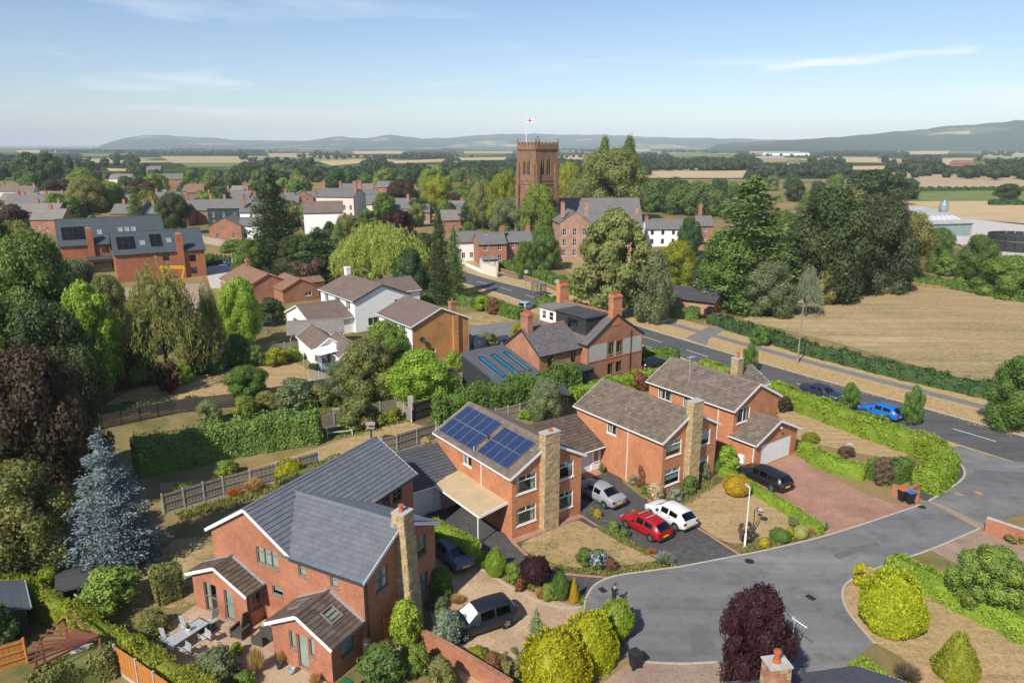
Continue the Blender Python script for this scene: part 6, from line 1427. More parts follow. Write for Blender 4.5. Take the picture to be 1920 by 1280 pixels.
# woods behind the village: individual crowns between the far houses
rw = random.Random(12); CW = {'mg': 'mid-green', 'dg': 'dark green', 'og': 'olive', 'grn': 'fresh green', 'deep': 'deep green', 'lg': 'light green', 'br': 'brown', 'gg': 'grey-green'}
FB = [(min(p[0] for p in f), max(p[0] for p in f), min(p[1] for p in f), max(p[1] for p in f)) for _, f in FIELDS]
FARTREES = []
def wood(n, x0, x1, y0, y1, hm, label, group, cols, dens=1, clear=(), stuff=False):
    k = tries = 0; out = []
    while k < n and tries < n*40:
        tries += 1; x = rw.uniform(x0, x1); y = y0+(y1-y0)*rw.random()
        b = P(x, y); h = rw.uniform(*hm); w = h*rw.uniform(.75, 1.25); yt = y-h*FPX/DEPTH(b.y); wp = w*FPX/DEPTH(b.y)*.5
        if any(x+wp > a and x-wp < b_ and yt < d-1 and y > c+1 for a, b_, c, d in FB): continue
        if any(a < x < b_ and c < y < d for a, b_, c, d in clear): continue
        out.append((x, b, h, w, rw.choice(cols))); k += 1
    if stuff: FARTREES.extend((b.x, b.y, h, w) for x, b, h, w, c in out); return
    out.sort(key=lambda q: q[0])
    for i, (x, b, h, w, c) in enumerate(out):
        n_ = i+1; sf = 'th' if 10 < n_ % 100 < 14 else {1: 'st', 2: 'nd', 3: 'rd'}.get(n_ % 10, 'th')
        plant_at('far', b, h, w, c, '%s %s, %d%s from the left' % (CW.get(c, 'green'), label, n_, sf), 'tree', group)
VC = [(0, 130, 380, 412), (60, 390, 418, 500), (380, 500, 418, 460), (560, 720, 410, 450), (840, 1010, 440, 500), (1000, 1220, 380, 500), (1205, 1340, 400, 470), (275, 345, 338, 356)]
wood(62, -40, 960, 336, 372, (8, 14), 'tree in the wood belt behind the village', 'trees behind the village', ['mg', 'dg', 'og', 'grn', 'mg', 'deep', 'lg'], clear=VC)
wood(75, -60, 960, 372, 440, (6, 11), 'garden tree between the village houses', 'garden trees in the village', ['mg', 'dg', 'og', 'grn', 'lg', 'br'], clear=VC)
wood(60, -80, 1000, 306, 336, (10, 18), 'tree in the distant wood beyond the village', 'distant wood trees', ['dg', 'deep', 'mg', 'dg', 'og'], stuff=True)
wood(38, 1060, 1640, 340, 392, (6, 11), 'tree in the wood behind the cedar and evergreen oaks', 'trees behind the cedar', ['mg', 'dg', 'og', 'grn', 'deep', 'gg'], clear=[(1105, 1205, 380, 400)])
wood(26, 1215, 1345, 385, 425, (8, 13), 'tree behind the white terrace', 'trees behind the white terrace', ['dg', 'deep', 'dg', 'mg'], clear=[(1205, 1340, 405, 470)])
wood(60, 1100, 1960, 300, 326, (9, 15), 'hedgerow tree in the far fields to the right', 'far hedgerow trees', ['dg', 'deep', 'mg'], stuff=True)
wood(8, 1340, 1620, 395, 430, (7, 10), 'tree close behind the cedar', 'trees close behind the cedar', ['dg', 'mg', 'og'])
T('far', 1640, 385, 322, 120, 'dg', 'clump of dark oaks beside the green field')
T('far', 1700, 375, 336, 42, 'dg', 'single dark oak left of the green field')
T('oak', 1888, 378, 346, 50, 'dg', 'lone round oak in the green field at right')
T('far', 60, 345, 288, 60, 'dg', 'left-hand of the two big dark tree clumps at far left')
T('far', 98, 345, 290, 48, 'dg', 'right-hand of the two big dark tree clumps at far left')
T('far', 1110, 352, 315, 60, 'deep', 'rounded dark tree between tower and chestnut')
for x in (780, 800, 640, 880): T('bush', x, 570, 545, 60, 'dg', {780: 'dark shrub under the slender pines', 800: 'second dark shrub under the slender pines', 640: 'dark shrub at the foot of the willow', 880: 'rounded shrub by the road bend'}[x])
# far countryside: hedges and woods, too far to count
def country():
    rng = np.random.default_rng(5); Cs, Rs = [], []
    def ok(x, Y, h):
        u = x/Y*FPX*CP+960 if Y > 0 else 0; yb = 640-FPX*math.tan(math.atan2(-CAMH, Y)+PT); yt = 640-FPX*math.tan(math.atan2(h-CAMH, Y)+PT)
        return not any(u > a-4 and u < b-(-4) and yt < d-.5 and yb > c+.5 for a, b, c, d in FB if d < 352 and (b-a) > 75)
    def addtree(x, Y, s=1):
        h = rng.uniform(8, 15)*s
        if not ok(x, Y, h): return
        for k in range(2 if Y < 1500 else 1):
            Cs.append((x+rng.normal()*2.5*k, Y+rng.normal()*2.5*k, h*.5)); Rs.append((h*rng.uniform(.42, .7), h*rng.uniform(.42, .7), h*.52*rng.uniform(.8, 1.05)))
    for i in range(210):            # hedgerows
        Y = math.exp(rng.uniform(math.log(620), math.log(5200))); x = rng.uniform(-.85, .85)*Y; a = rng.normal()*.35+(1.57 if rng.random() < .25 else 0); L = rng.uniform(120, 500)
        for s in np.arange(0, L, 11+Y*.004):
            if rng.random() < .75: addtree(x+math.cos(a)*s, Y+math.sin(a)*s, .6)
    for i in range(95):            # small woods
        Y = math.exp(rng.uniform(math.log(640), math.log(5200))); x = rng.uniform(-.85, .85)*Y
        rx, ry = rng.uniform(40, 190), rng.uniform(20, 70)
        for k in range(int(rx*ry/150)): addtree(x+rng.normal()*rx*.5, Y+rng.normal()*ry*.5, .85)
    for (x, Y, h, w) in FARTREES:
        for k in range(7):
            a = rng.uniform(0, 6.28); q = rng.uniform(.1, .3)*w if k else 0; r_ = h*rng.uniform(.2, .3)
            Cs.append((x+q*math.cos(a), Y+q*math.sin(a), h*(.3+.42*rng.random()))); Rs.append((r_, r_, r_*rng.uniform(.8, 1.1)))
    Cs, Rs = np.array(Cs), np.array(Rs)
    cr = ball_core(Cs, Rs*.9, 7, 5); V = cr[0]; V += rng.normal(size=V.shape)*.5; n = 14; k = np.repeat(np.arange(len(Cs)), n); d = unit(rng.normal(size=(len(k), 3))+np.array([0, -.2, .5]))
    C = Cs[k]+d*Rs[k]*rng.uniform(.85, 1.05, (len(k), 1)); Nn = unit(d+rng.normal(size=d.shape)*.5)
    tin = rng.random(len(Cs)); me = leaf_mesh('woodland', C, Nn, np.repeat(Rs[:, 0]*.32, n), rng, .7, None, 'leaf', (V, cr[1]), np.clip(tin[k]*.8+rng.random(len(k))*.2, 0, 1))
    o = mesh_obj('woodland', me, None, (.055, .08, .028)); tag(o, 'hedgerows and woods of the distant plain', 'woodland', None, 'stuff')
country()
# ------------------------------------------------------------------ hedges
H = hedge
H('long bright yellow-green clipped hedge along the main road', [(1318, 676), (1420, 706), (1560, 757), (1650, 789), (1728, 814), (1764, 834), (1772, 852), (1762, 870), (1738, 882)], 2.3, 1.9, (.13, .18, .02), .1, 1.2, 1)
H('clipped green hedge running below the Victorian house', [(1075, 728), (1150, 708), (1245, 688), (1300, 678)], 1.6, 1.8, 'lime', .1, 1.2, 2)
H('tall leafy laurel hedge in front of the zinc extension', [(818, 742), (900, 726), (1000, 704), (1080, 684)], 2.2, 3.4, 'grn', .15, 1.2, 3, spiky=.6, square=2.6, wob=.12)
H('dark clipped hedge block right of the Victorian house', [(1206, 650), (1272, 657)], 1.6, 2.0, 'grn', .12, 1.2, 4)
H('long field hedge along the far footpath', [(1335, 588), (1420, 614), (1520, 645), (1700, 688), (1860, 722), (1920, 738)], 2.2, 1.5, 'deep', .17, 1.2, 5, spiky=.4, wob=.14)
H('hedge closing the far side of the dry field', [(1690, 512), (1800, 528), (1960, 556)], 2.5, 1.6, 'grn', .25, 1.2, 6, spiky=.4, wob=.12)
H('tall dark conifer hedge across the middle gardens', [(250, 826), (330, 810), (430, 792), (520, 778), (595, 768)], 2.2, 3.2, 'grn', .13, 1.4, 7, spiky=.5, square=3, wob=.06, mat='needle')
H('low hedge behind the nearest house fence', [(520, 898), (600, 868), (690, 836)], .9, 1.1, 'og', .09, 1.2, 8, wob=.12)
H('bright clipped hedge between the two driveways', [(806, 972), (845, 992), (890, 1016)], 1.15, 1.85, 'lime', .07, 1.3, 9, wob=.03)
H('low hedge dividing the third lawn from the pink drive', [(1342, 868), (1400, 900), (1470, 940), (1540, 984)], .75, .75, 'lime', .06, 1.3, 10, wob=.05)
H('curving clipped hedge at the edge of the pink drive', [(1510, 828), (1540, 850), (1590, 866), (1622, 872)], 1.5, 1.2, 'lime', .075, 1.3, 11)
H('clipped hedge block with bare brown patch by the wheelie bins', [(1640, 858), (1668, 872), (1700, 858)], 1.7, 1.7, 'grn', .075, 1.3, 12)
H('broad clipped hedge along the right-hand lawn', [(1672, 1042), (1740, 1072), (1830, 1115), (1950, 1172)], 1.7, 1.25, 'lime', .075, 1.3, 13)
H('clipped conifer hedge at the bottom right corner', [(1606, 1238), (1640, 1262), (1690, 1310)], 1.5, 1.4, 'lime', .08, 1.3, 14)
H('yellow-green conifer hedge along the left garden boundary', [(-30, 1052), (60, 1098), (130, 1138), (200, 1178), (280, 1222), (370, 1275), (420, 1310)], 1.15, 1.6, 'yg', .08, 1.3, 15, spiky=.25, wob=.1)
H('brown-topped beech hedge block by the patio', [(285, 1068), (330, 1052)], 1.5, 2.3, 'og', .08, 1.3, 16, wob=.06)
H('roadside hedge behind the bus shelter', [(944, 488), (1000, 502), (1050, 520), (1100, 540)], 2.5, 2.0, 'grn', .2, 1.2, 17, wob=.12, spiky=.3)
H('low roadside hedge left of the Victorian chimneys', [(1010, 556), (1075, 566), (1150, 588)], 2.4, 1.8, 'grn', .2, 1.2, 18, wob=.15)
H('garden hedge by the bend of the main road', [(790, 556), (850, 552), (905, 560), (975, 580)], 2.0, 1.7, 'grn', .18, 1.2, 19, wob=.14)
H('clipped hedge on the verge lawn near the road', [(930, 566), (976, 578)], 1.8, 1.9, 'grn', .15, 1.2, 20)
H('ivy-covered hedge at the bottom left corner', [(60, 1272), (130, 1232), (210, 1205)], 1.6, 1.7, 'og', .09, 1.3, 21, wob=.1)
H('hedge beside the garage drive across the main road', [(1262, 575), (1310, 578)], 2.4, 1.7, 'grn', .18, 1.2, 22, wob=.12)
H('thin line of bushes along the lower edge of the middle lawn', [(195, 760), (300, 752), (380, 745)], .9, 1.0, 'dg', .12, 1.0, 23, wob=.2)
H('far hedge line beyond the pale field at right', [(1640, 352), (1960, 351)], 3.5, 2.2, 'deep', .6, 1.1, 24, wob=.2)
H('hedge line under the lone oak', [(1858, 376), (1960, 376)], 3.5, 2.4, 'deep', .6, 1.1, 25, wob=.2)
# ------------------------------------------------------------------ shrubs
S = plant
S('egg', 1668, 1205, 1078, 108, (.195, .205, .012), 'large egg-shaped golden yew on the right-hand lawn')
S('cone', 1790, 1290, 1190, 82, 'yg', 'smaller pointed golden conifer at the bottom right')
S('loose', 1612, 1108, 1058, 40, 'ye', 'thin yellow shrub leaning at the corner of the right-hand lawn')
S('loose', 1655, 1095, 1072, 24, 'ye', 'yellow seedling behind the golden yew')
S('ball', 1380, 935, 894, 48, 'gold', 'round golden clipped bush on the third lawn')
S('bush', 1362, 888, 838, 46, 'lime', 'large round green bush beside the third house')
S('ball', 1340, 890, 862, 24, 'grn', 'small round green bush at the third house corner')
S('bush', 1318, 905, 868, 26, 'gg', 'grey-green bush under the right window of the third house')
S('bush', 1292, 930, 893, 40, 'mg', 'leafy shrub at the foot of the third stone chimney')
S('bush', 1266, 945, 916, 34, 'pale', 'pale green low shrub left of the third stone chimney')
S('bush', 1228, 940, 905, 34, 'cream', 'creamy hydrangea at the corner of the third house', flowers=(.6, .45, .35))
S('bush', 1205, 918, 872, 30, 'rust', 'reddish bush along the wall of the third house')
S('bush', 1190, 912, 890, 26, 'pale', 'silvery bush along the wall of the third house')
S('bush', 1212, 928, 908, 22, 'grn', 'low green shrub along the wall of the third house')
S('tuft', 1128, 890, 862, 14, 'lg', 'hanging plant beside the white porch door')
S('ball', 1462, 1020, 993, 36, 'grn', 'round dark clipped ball by the kerb')
S('bush', 1480, 1012, 990, 24, 'ye', 'yellow bush right of the dark clipped ball')
S('ball', 1499, 1013, 989, 26, (.24, .225, .085), 'pale yellow clipped ball by the kerb')
S('tuft', 1520, 1005, 985, 26, 'straw', 'dry straw-coloured plant right of the pale yellow ball')
S('loose', 1398, 1025, 984, 36, 'twig', 'dead brown shrub at the lamp post')
S('bush', 1432, 1030, 1008, 22, 'ye', 'yellow flowering plant by the lamp post', flowers=(.5, .35, .02))
S('tuft', 1548, 995, 972, 10, 'gg', 'tiny conifer at the end of the low hedge')
S('loose', 1485, 992, 972, 24, 'gg', 'sparse grey shrub behind the clipped balls')
S('bush', 1098, 1065, 1030, 42, 'mg', 'green shrub in the front bed of the solar roof house')
S('bush', 1122, 1072, 1030, 36, 'mg', 'lilac-flowered hibiscus in the front bed of the solar roof house', flowers=(.45, .42, .7))
S('bush', 1145, 1075, 1048, 30, 'rust', 'brownish shrub right of the hibiscus')
S('tuft', 1246, 1066, 1032, 48, 'pale', 'large lavender clump at the kerb', name='lavender_clump', flowers=None)
S('tuft', 1222, 1042, 1026, 22, 'or', 'orange flowers at the corner of the drive')
S('bush', 1120, 975, 955, 20, 'gold', 'golden heather beside the silver car')
S('bush', 1110, 968, 950, 18, 'og', 'olive shrub beside the silver car')
S('bush', 1150, 1000, 978, 26, 'lg', 'low green edging plant along the drive')
S('bush', 1170, 1012, 992, 24, 'grn', 'second low green edging plant along the drive')
S('egg', 929, 1085, 1032, 38, 'lime', 'leftmost clipped oval shrub in the drive bed')
S('bush', 962, 1100, 1056, 40, 'lg', 'bushy yellow-green shrub left of the plum tree')
S('egg', 1050, 1128, 1075, 34, 'grn', 'clipped oval conifer right of the plum tree')
S('bush', 1030, 1130, 1095, 38, 'lg', 'leafy light shrub below the plum tree')
S('cone', 1076, 1132, 1086, 19, 'gold', 'narrow golden conifer at the end of the drive bed')
S('tuft', 1012, 1128, 1095, 24, 'straw', 'straw-coloured grass under the plum tree')
S('bush', 975, 1112, 1085, 22, 'rust', 'small reddish shrub in the drive bed')
S('tuft', 905, 1070, 1048, 22, 'lg', 'green tuft at the hedge end')
S('cone', 1108, 1190, 1142, 18, 'gold', 'small golden conifer behind the domed shrub')
S('ball', 1155, 1208, 1130, 62, 'lime', 'tall domed green shrub at the end of the golden conifer row')
S('dome', 1105, 1260, 1155, 100, 'ye', 'golden domed conifer next to the tall green dome')
S('dome', 1040, 1310, 1190, 130, 'ye', 'largest golden domed conifer at the bottom edge')
S('fir', 1005, 1250, 1140, 70, 'gg', 'small green pine between the grey car and golden conifers', 'tree')
S('bush', 838, 1225, 1148, 78, 'pale', 'silvery round shrub at the nose of the dark grey car')
S('bush', 762, 1235, 1130, 76, 'lime', 'tall bright green shrub beside the stone chimney')
S('bush', 825, 1128, 1068, 56, 'grn', 'green shrub under the side window of the nearest house')
S('bush', 822, 1150, 1120, 44, 'gg', 'grey-green low shrub right of the stone chimney')
S('tuft', 858, 1138, 1110, 34, 'straw', 'straw grass on the beige drive edge')
S('bush', 718, 1310, 1215, 112, 'mg', 'rounded laurel at the bottom edge by the green bin')
S('bush', 785, 1275, 1210, 50, 'lg', 'yellow-green bush left of the garden wall')
S('bush', 830, 1310, 1235, 60, 'og', 'mixed bush at the bottom edge below the garden wall')
S('bush', 895, 1245, 1215, 44, 'yg', 'yellow bush behind the garden wall')
S('bush', 925, 1270, 1225, 46, 'rust', 'russet bush behind the garden wall')
S('loose', 962, 1290, 1225, 52, 'og', 'olive shrub left of the golden conifers')
S('bush', 405, 1310, 1228, 110, 'gg', 'grey-green shrub at the bottom edge by the patio')
S('bush', 445, 1232, 1205, 26, 'yg', 'small pot shrub on the patio')
S('tuft', 482, 1270, 1205, 40, 'straw', 'tall straw grass at the patio edge')
S('tuft', 530, 1248, 1212, 26, 'straw', 'grass clump by the garden room door')
S('tuft', 590, 1290, 1255, 26, 'straw', 'grass clump in the gravel')
S('bush', 458, 1300, 1262, 50, 'grn', 'green shrub at the bottom edge below the straw grass')
S('bush', 210, 1175, 1072, 125, 'lg', 'big variegated shrub by the left garden boundary')
S('bush', 95, 1122, 1068, 46, 'lime', 'round bright bush behind the conifer hedge')
S('bush', 290, 1200, 1150, 70, 'og', 'shaded shrub between the beech block and the boundary hedge')
S('bush', 12, 1235, 1140, 60, 'deep', 'dark ivy bush over the grey shed')
S('egg', 540, 905, 862, 54, 'ye', 'golden clipped conifer against the fence of the nearest house')
S('tuft', 475, 930, 890, 44, 'straw', 'dry ornamental grass against the fence')
S('tuft', 440, 935, 912, 36, 'or', 'rusty ornamental grass against the fence')
S('bush', 425, 900, 865, 54, 'lg', 'light shrub behind the fence left of the golden conifer')
S('bush', 345, 935, 905, 46, 'mg', 'shrub in the shaded corner of the fence')
S('bush', 558, 775, 712, 76, 'gg', 'feathery grey-green shrub at the end of the conifer hedge')
S('bush', 600, 770, 722, 62, 'og', 'olive shrub beside the picnic table')
S('bush', 672, 815, 748, 82, 'og', 'tall feathery shrub behind the bird table')
S('bush', 655, 812, 778, 50, 'lg', 'yellow-green shrub by the cold frame')
S('bush', 700, 800, 765, 36, 'rust', 'dark red shrub near the slate pillar')
S('bush', 395, 800, 752, 52, 'gg', 'grey-green shrub above the conifer hedge')
S('bush', 460, 790, 745, 60, 'lg', 'leafy light shrub under the fruit tree')
S('bush', 345, 722, 680, 40, 'lime', 'yellowish shrub below the weeping birch')
S('bush', 262, 725, 690, 46, 'lime', 'bright shrub below the maple')
S('bush', 225, 735, 705, 46, 'rust', 'dark reddish shrub below the maple')
S('bush', 395, 705, 672, 60, 'grn', 'green shrub at the foot of the slim birch')
S('bush', 520, 690, 652, 48, 'yg', 'yellow-green shrub left of the sail canopy')
S('bush', 480, 690, 650, 46, 'mg', 'green shrub beside the blue paddling pool')
S('ball', 590, 702, 682, 22, 'dg', 'round potted box on the terrace')
S('bush', 590, 640, 615, 44, 'og', 'shrub below the timber shelter')
S('bush', 915, 660, 625, 46, 'gg', 'loose shrub in front of the dark vans')
S('bush', 970, 640, 606, 28, 'ye', 'yellow bush by the Victorian gable')
S('bush', 905, 585, 555, 34, 'lime', 'bright bush on the verge lawn')
S('bush', 925, 592, 560, 28, 'rust', 'brown bush on the verge lawn')
S('bush', 1196, 735, 700, 44, 'rust', 'reddish bush behind the third house')
S('bush', 1178, 725, 700, 28, 'yg', 'yellow-green bush behind the third house')
S('bush', 985, 790, 768, 38, 'lime', 'bright shrub behind the solar roof')
S('bush', 1010, 800, 778, 30, 'grn', 'green shrub behind the solar roof')
S('bush', 1470, 775, 745, 36, 'br', 'brown shrub at the garage house back corner')
S('bush', 1520, 832, 812, 36, 'yg', 'yellow shrub left of the curving hedge')
S('bush', 1585, 862, 838, 36, 'twig', 'dead brown heather in the curving hedge bed')
S('loose', 1900, 1025, 1002, 40, 'og', 'shrub behind the brick pier wall at right')
S('bush', 1655, 915, 860, 44, 'twig', 'bare brown face of the clipped hedge block')
S('tuft', 1700, 1290, 1240, 60, 'twig', 'dead twigs inside the bottom right hedge')
S('bush', 1330, 600, 575, 30, 'pu', 'purple bush by the double garage')
S('bush', 390, 500, 478, 50, 'grn', 'green bush in the yard with blue barrows')
S('bush', 440, 475, 450, 60, 'mg', 'green bush below the timber fence')
grass_strip('dry_grass', 'long dry grass between the footpath and the field hedge', [[(1350, 602), (1420, 632), (1560, 672), (1700, 712), (1860, 752), (1900, 765), (1890, 745), (1700, 698), (1540, 655), (1420, 622)]], 2600, .5, 'straw', 2, .05)
grass_strip('dry_grass', 'dry tall grass along the top of the field', [[(1640, 523), (1800, 538), (1930, 560), (1930, 566), (1800, 545), (1640, 530)]], 900, .6, 'straw', 3, .08)
# fill between the left-hand gardens and round the willow
T('fir', 640, 500, 420, 70, 'grn', 'green cypress between the tall pine and the willow')
T('bushy', 560, 520, 445, 90, 'dg', 'dark evergreen at the foot of the tall pine')
T('bushy', 470, 520, 452, 70, 'grn', 'green tree left of the tall pine foot')
T('bushy', 655, 475, 405, 70, 'og', 'olive tree below the white gabled house')
T('bushy', 770, 560, 470, 70, 'deep', 'dark tree at the right side of the willow')
T('bushy', 800, 535, 440, 60, 'dg', 'dark tree behind the slender pines')
T('bushy', 255, 712, 630, 90, 'dg', 'dark shrubby tree under the bright maple')
T('bushy', 390, 690, 620, 90, 'mg', 'green tree under the weeping birch')
T('bushy', 445, 672, 628, 50, 'grn', 'dark shrubby tree left of the blue pool')
T('bushy', 215, 640, 520, 80, 'og', 'olive tree beside the building site heap')
T('bushy', 160, 600, 490, 90, 'gg', 'grey-green tree in front of the left-hand new house')
T('oak', 45, 560, 420, 110, 'og', 'olive tree at the far left below the slate row')
T('oak', 20, 1000, 790, 170, 'dg', 'dark tree at the left edge between the copper beech and the yew')
T('bushy', 150, 900, 690, 130, (.03, .035, .015), 'shadowed brownish tree behind the blue spruce')
T('bushy', 1330, 560, 470, 70, 'dg', 'dark tree left of the cedar foot')
T('oak', 1460, 520, 400, 90, 'mg', 'dark tree between the cedar and the evergreen oaks')
T('bushy', 1290, 480, 410, 50, 'deep', 'dark yew right of the white terrace')
T('bushy', 1200, 560, 470, 60, 'og', 'olive tree between the horse chestnut and the birch')
T('oak', 1080, 440, 340, 70, 'og', 'olive tree behind the tall pinkish house')
T('bushy', 985, 520, 455, 46, 'grn', 'garden tree in front of the brick cottages')
T('bushy', 880, 470, 418, 40, 'grn', 'tree between the road bend cottages and the timbered cottage')
T('bushy', 520, 460, 410, 60, 'grn', 'tree behind the tall pine by the white house')
S('bush', 700, 720, 690, 60, 'grn', 'green shrub under the round light tree')
S('bush', 745, 735, 700, 50, 'yg', 'yellow-green climber below the round light tree')
S('bush', 850, 700, 660, 36, 'lime', 'bright climber by the red shed')
S('bush', 300, 722, 694, 50, 'mg', 'shrub between the purple-leaved tree and the bright shrub')
S('bush', 440, 690, 660, 40, 'grn', 'shrub right of the slim birch foot')
S('bush', 550, 680, 650, 34, 'lg', 'shrub at the left pole of the sail canopy')
S('bush', 710, 800, 775, 40, 'lg', 'low light plants beside the bird table')
S('bush', 738, 795, 765, 40, 'yg', 'yellow-green plants beside the slate pillar')
S('bush', 560, 800, 780, 40, 'lg', 'leafy plants at the right end of the conifer hedge')
S('bush', 500, 770, 735, 50, 'og', 'olive plants below the fruit tree')
S('bush', 620, 765, 740, 40, 'yg', 'yellow plants left of the picnic table')
S('bush', 1655, 900, 868, 30, 'grn', 'green side of the clipped hedge block')
S('bush', 780, 868, 840, 40, 'lg', 'light shrubs at the fence by the dark garage roof')
S('bush', 800, 850, 820, 26, 'straw', 'dry plant at the end of the fence by the solar roof')
rw = random.Random(78); vb = []
while len(vb) < 70:
    x, y = rw.uniform(-30, 760), rw.uniform(384, 470)
    if any(a < x < b and c < y < d for a, b, c, d in [(60, 390, 430, 500), (385, 500, 424, 460)]): continue
    vb.append((x, y))
vb.sort()
for i, (x, y) in enumerate(vb):
    n_ = i+1; sf = 'th' if 10 < n_ % 100 < 14 else {1: 'st', 2: 'nd', 3: 'rd'}.get(n_ % 10, 'th'); c = rw.choice(['mg', 'og', 'grn', 'lg', 'dg', 'deep'])
    b = P(x, y); h = rw.uniform(2.2, 4.5); plant_at('bush', b, h, h*rw.uniform(1.0, 1.8), c, '%s bushy village garden tree, %d%s from the left' % (CW[c], n_, sf), 'shrub', 'bushy garden trees in the village', 'garden_tree')  # small garden trees added between the houses, shaped as trunkless bushes
# low bedding plants: ground cover nobody could count
grass_strip('ground_cover', 'low bedding plants in the bed round the front lawn of the solar roof house', [[(1005, 1050), (1060, 1066), (1140, 1070), (1222, 1058), (1268, 1060), (1180, 1072), (1140, 1080), (1060, 1073)], [(1112, 985), (1150, 1000), (1215, 1036), (1210, 1040), (1140, 1004)]], 420, .22, 'og', 11, .06)
grass_strip('ground_cover', 'low plants in the bed beside the beige drive', [[(880, 1042), (920, 1068), (1000, 1108), (1092, 1134), (1096, 1120), (1040, 1100), (960, 1072), (890, 1030)]], 700, .28, 'lg', 12, .07)
grass_strip('ground_cover', 'low plants along the kerb of the third front garden', [[(1388, 1036), (1440, 1026), (1546, 998), (1530, 990), (1440, 1012), (1380, 1026)], [(1205, 930), (1262, 955), (1300, 940), (1345, 910), (1340, 895), (1270, 925)]], 420, .2, 'og', 13, .06)
grass_strip('ground_cover', 'low plants along the fence of the nearest house', [[(330, 962), (420, 938), (600, 888), (600, 896), (430, 950), (340, 975)]], 500, .35, 'og', 14, .07)
grass_strip('ground_cover', 'vegetable and weed rows in the middle gardens', [[(440, 795), (600, 750), (760, 720), (830, 770), (700, 812), (600, 830)]], 1500, .3, 'lg', 15, .09)
grass_strip('ground_cover', 'rough weeds along the lower garden boundary', [[(140, 1165), (200, 1180), (330, 1262), (400, 1300), (330, 1300), (220, 1230)]], 500, .25, 'twig', 16, .06)
grass_strip('ground_cover', 'tufts along the main road verges', [[(1290, 640), (1430, 684), (1570, 726), (1740, 770), (1900, 820), (1900, 800), (1740, 745), (1560, 700), (1430, 660)]], 1500, .12, 'straw', 17, .05)
# ------------------------------------------------------------------ cars
CARS = {
 'hatch': [(-.5, .60, .64, 'b'), (-.488, .93, 1.0, 'rs'), (-.37, 1.0, 1.36, 'p'), (-.32, 1.0, 1.42, 'g'), (-.13, .97, 1.48, 'p'), (-.10, .96, 1.485, 'g'), (.07, .93, 1.45, 'p'), (.10, .92, 1.41, 'ws'), (.27, .9, .96, 'b'), (.40, .82, .88, 'b'), (.47, .68, .74, 'b'), (.495, .54, .58, 'b'), (.5, .45, .48, '')],
 'suv': [(-.5, .66, .7, 'b'), (-.488, .98, 1.04, 'rs'), (-.41, 1.02, 1.5, 'p'), (-.37, 1.02, 1.56, 'g'), (-.16, 1.0, 1.62, 'p'), (-.13, 1.0, 1.62, 'g'), (.07, .98, 1.57, 'p'), (.1, .98, 1.5, 'ws'), (.24, .97, 1.04, 'b'), (.41, .9, .97, 'b'), (.485, .72, .78, 'b'), (.5, .55, .6, '')],
 'saloon': [(-.5, .66, .7, 'b'), (-.49, .9, .97, 'b'), (-.36, .95, 1.03, 'rs'), (-.21, .95, 1.35, 'p'), (-.18, .95, 1.39, 'g'), (-.03, .94, 1.44, 'p'), (-.01, .93, 1.44, 'g'), (.13, .92, 1.37, 'p'), (.155, .91, 1.32, 'ws'), (.28, .89, .95, 'b'), (.42, .8, .86, 'b'), (.485, .62, .68, 'b'), (.5, .48, .52, '')],
 'estate': [(-.5, .64, .68, 'b'), (-.49, .9, .97, 'rs'), (-.42, .95, 1.36, 'p'), (-.39, .95, 1.4, 'g'), (-.2, .94, 1.45, 'p'), (-.18, .94, 1.45, 'g'), (-.02, .93, 1.46, 'p'), (0, .92, 1.46, 'g'), (.13, .91, 1.39, 'p'), (.155, .91, 1.34, 'ws'), (.28, .89, .95, 'b'), (.42, .8, .86, 'b'), (.485, .62, .68, 'b'), (.5, .48, .52, '')],
 'van': [(-.5, 1.0, 1.9, 'b'), (-.49, 1.0, 1.96, 'b'), (-.1, 1.05, 2.0, 'b'), (.08, 1.05, 1.98, 'g'), (.2, 1.02, 1.92, 'p'), (.23, 1.0, 1.86, 'ws'), (.36, 1.0, 1.12, 'b'), (.46, .85, .95, 'b'), (.5, .55, .6, '')]}
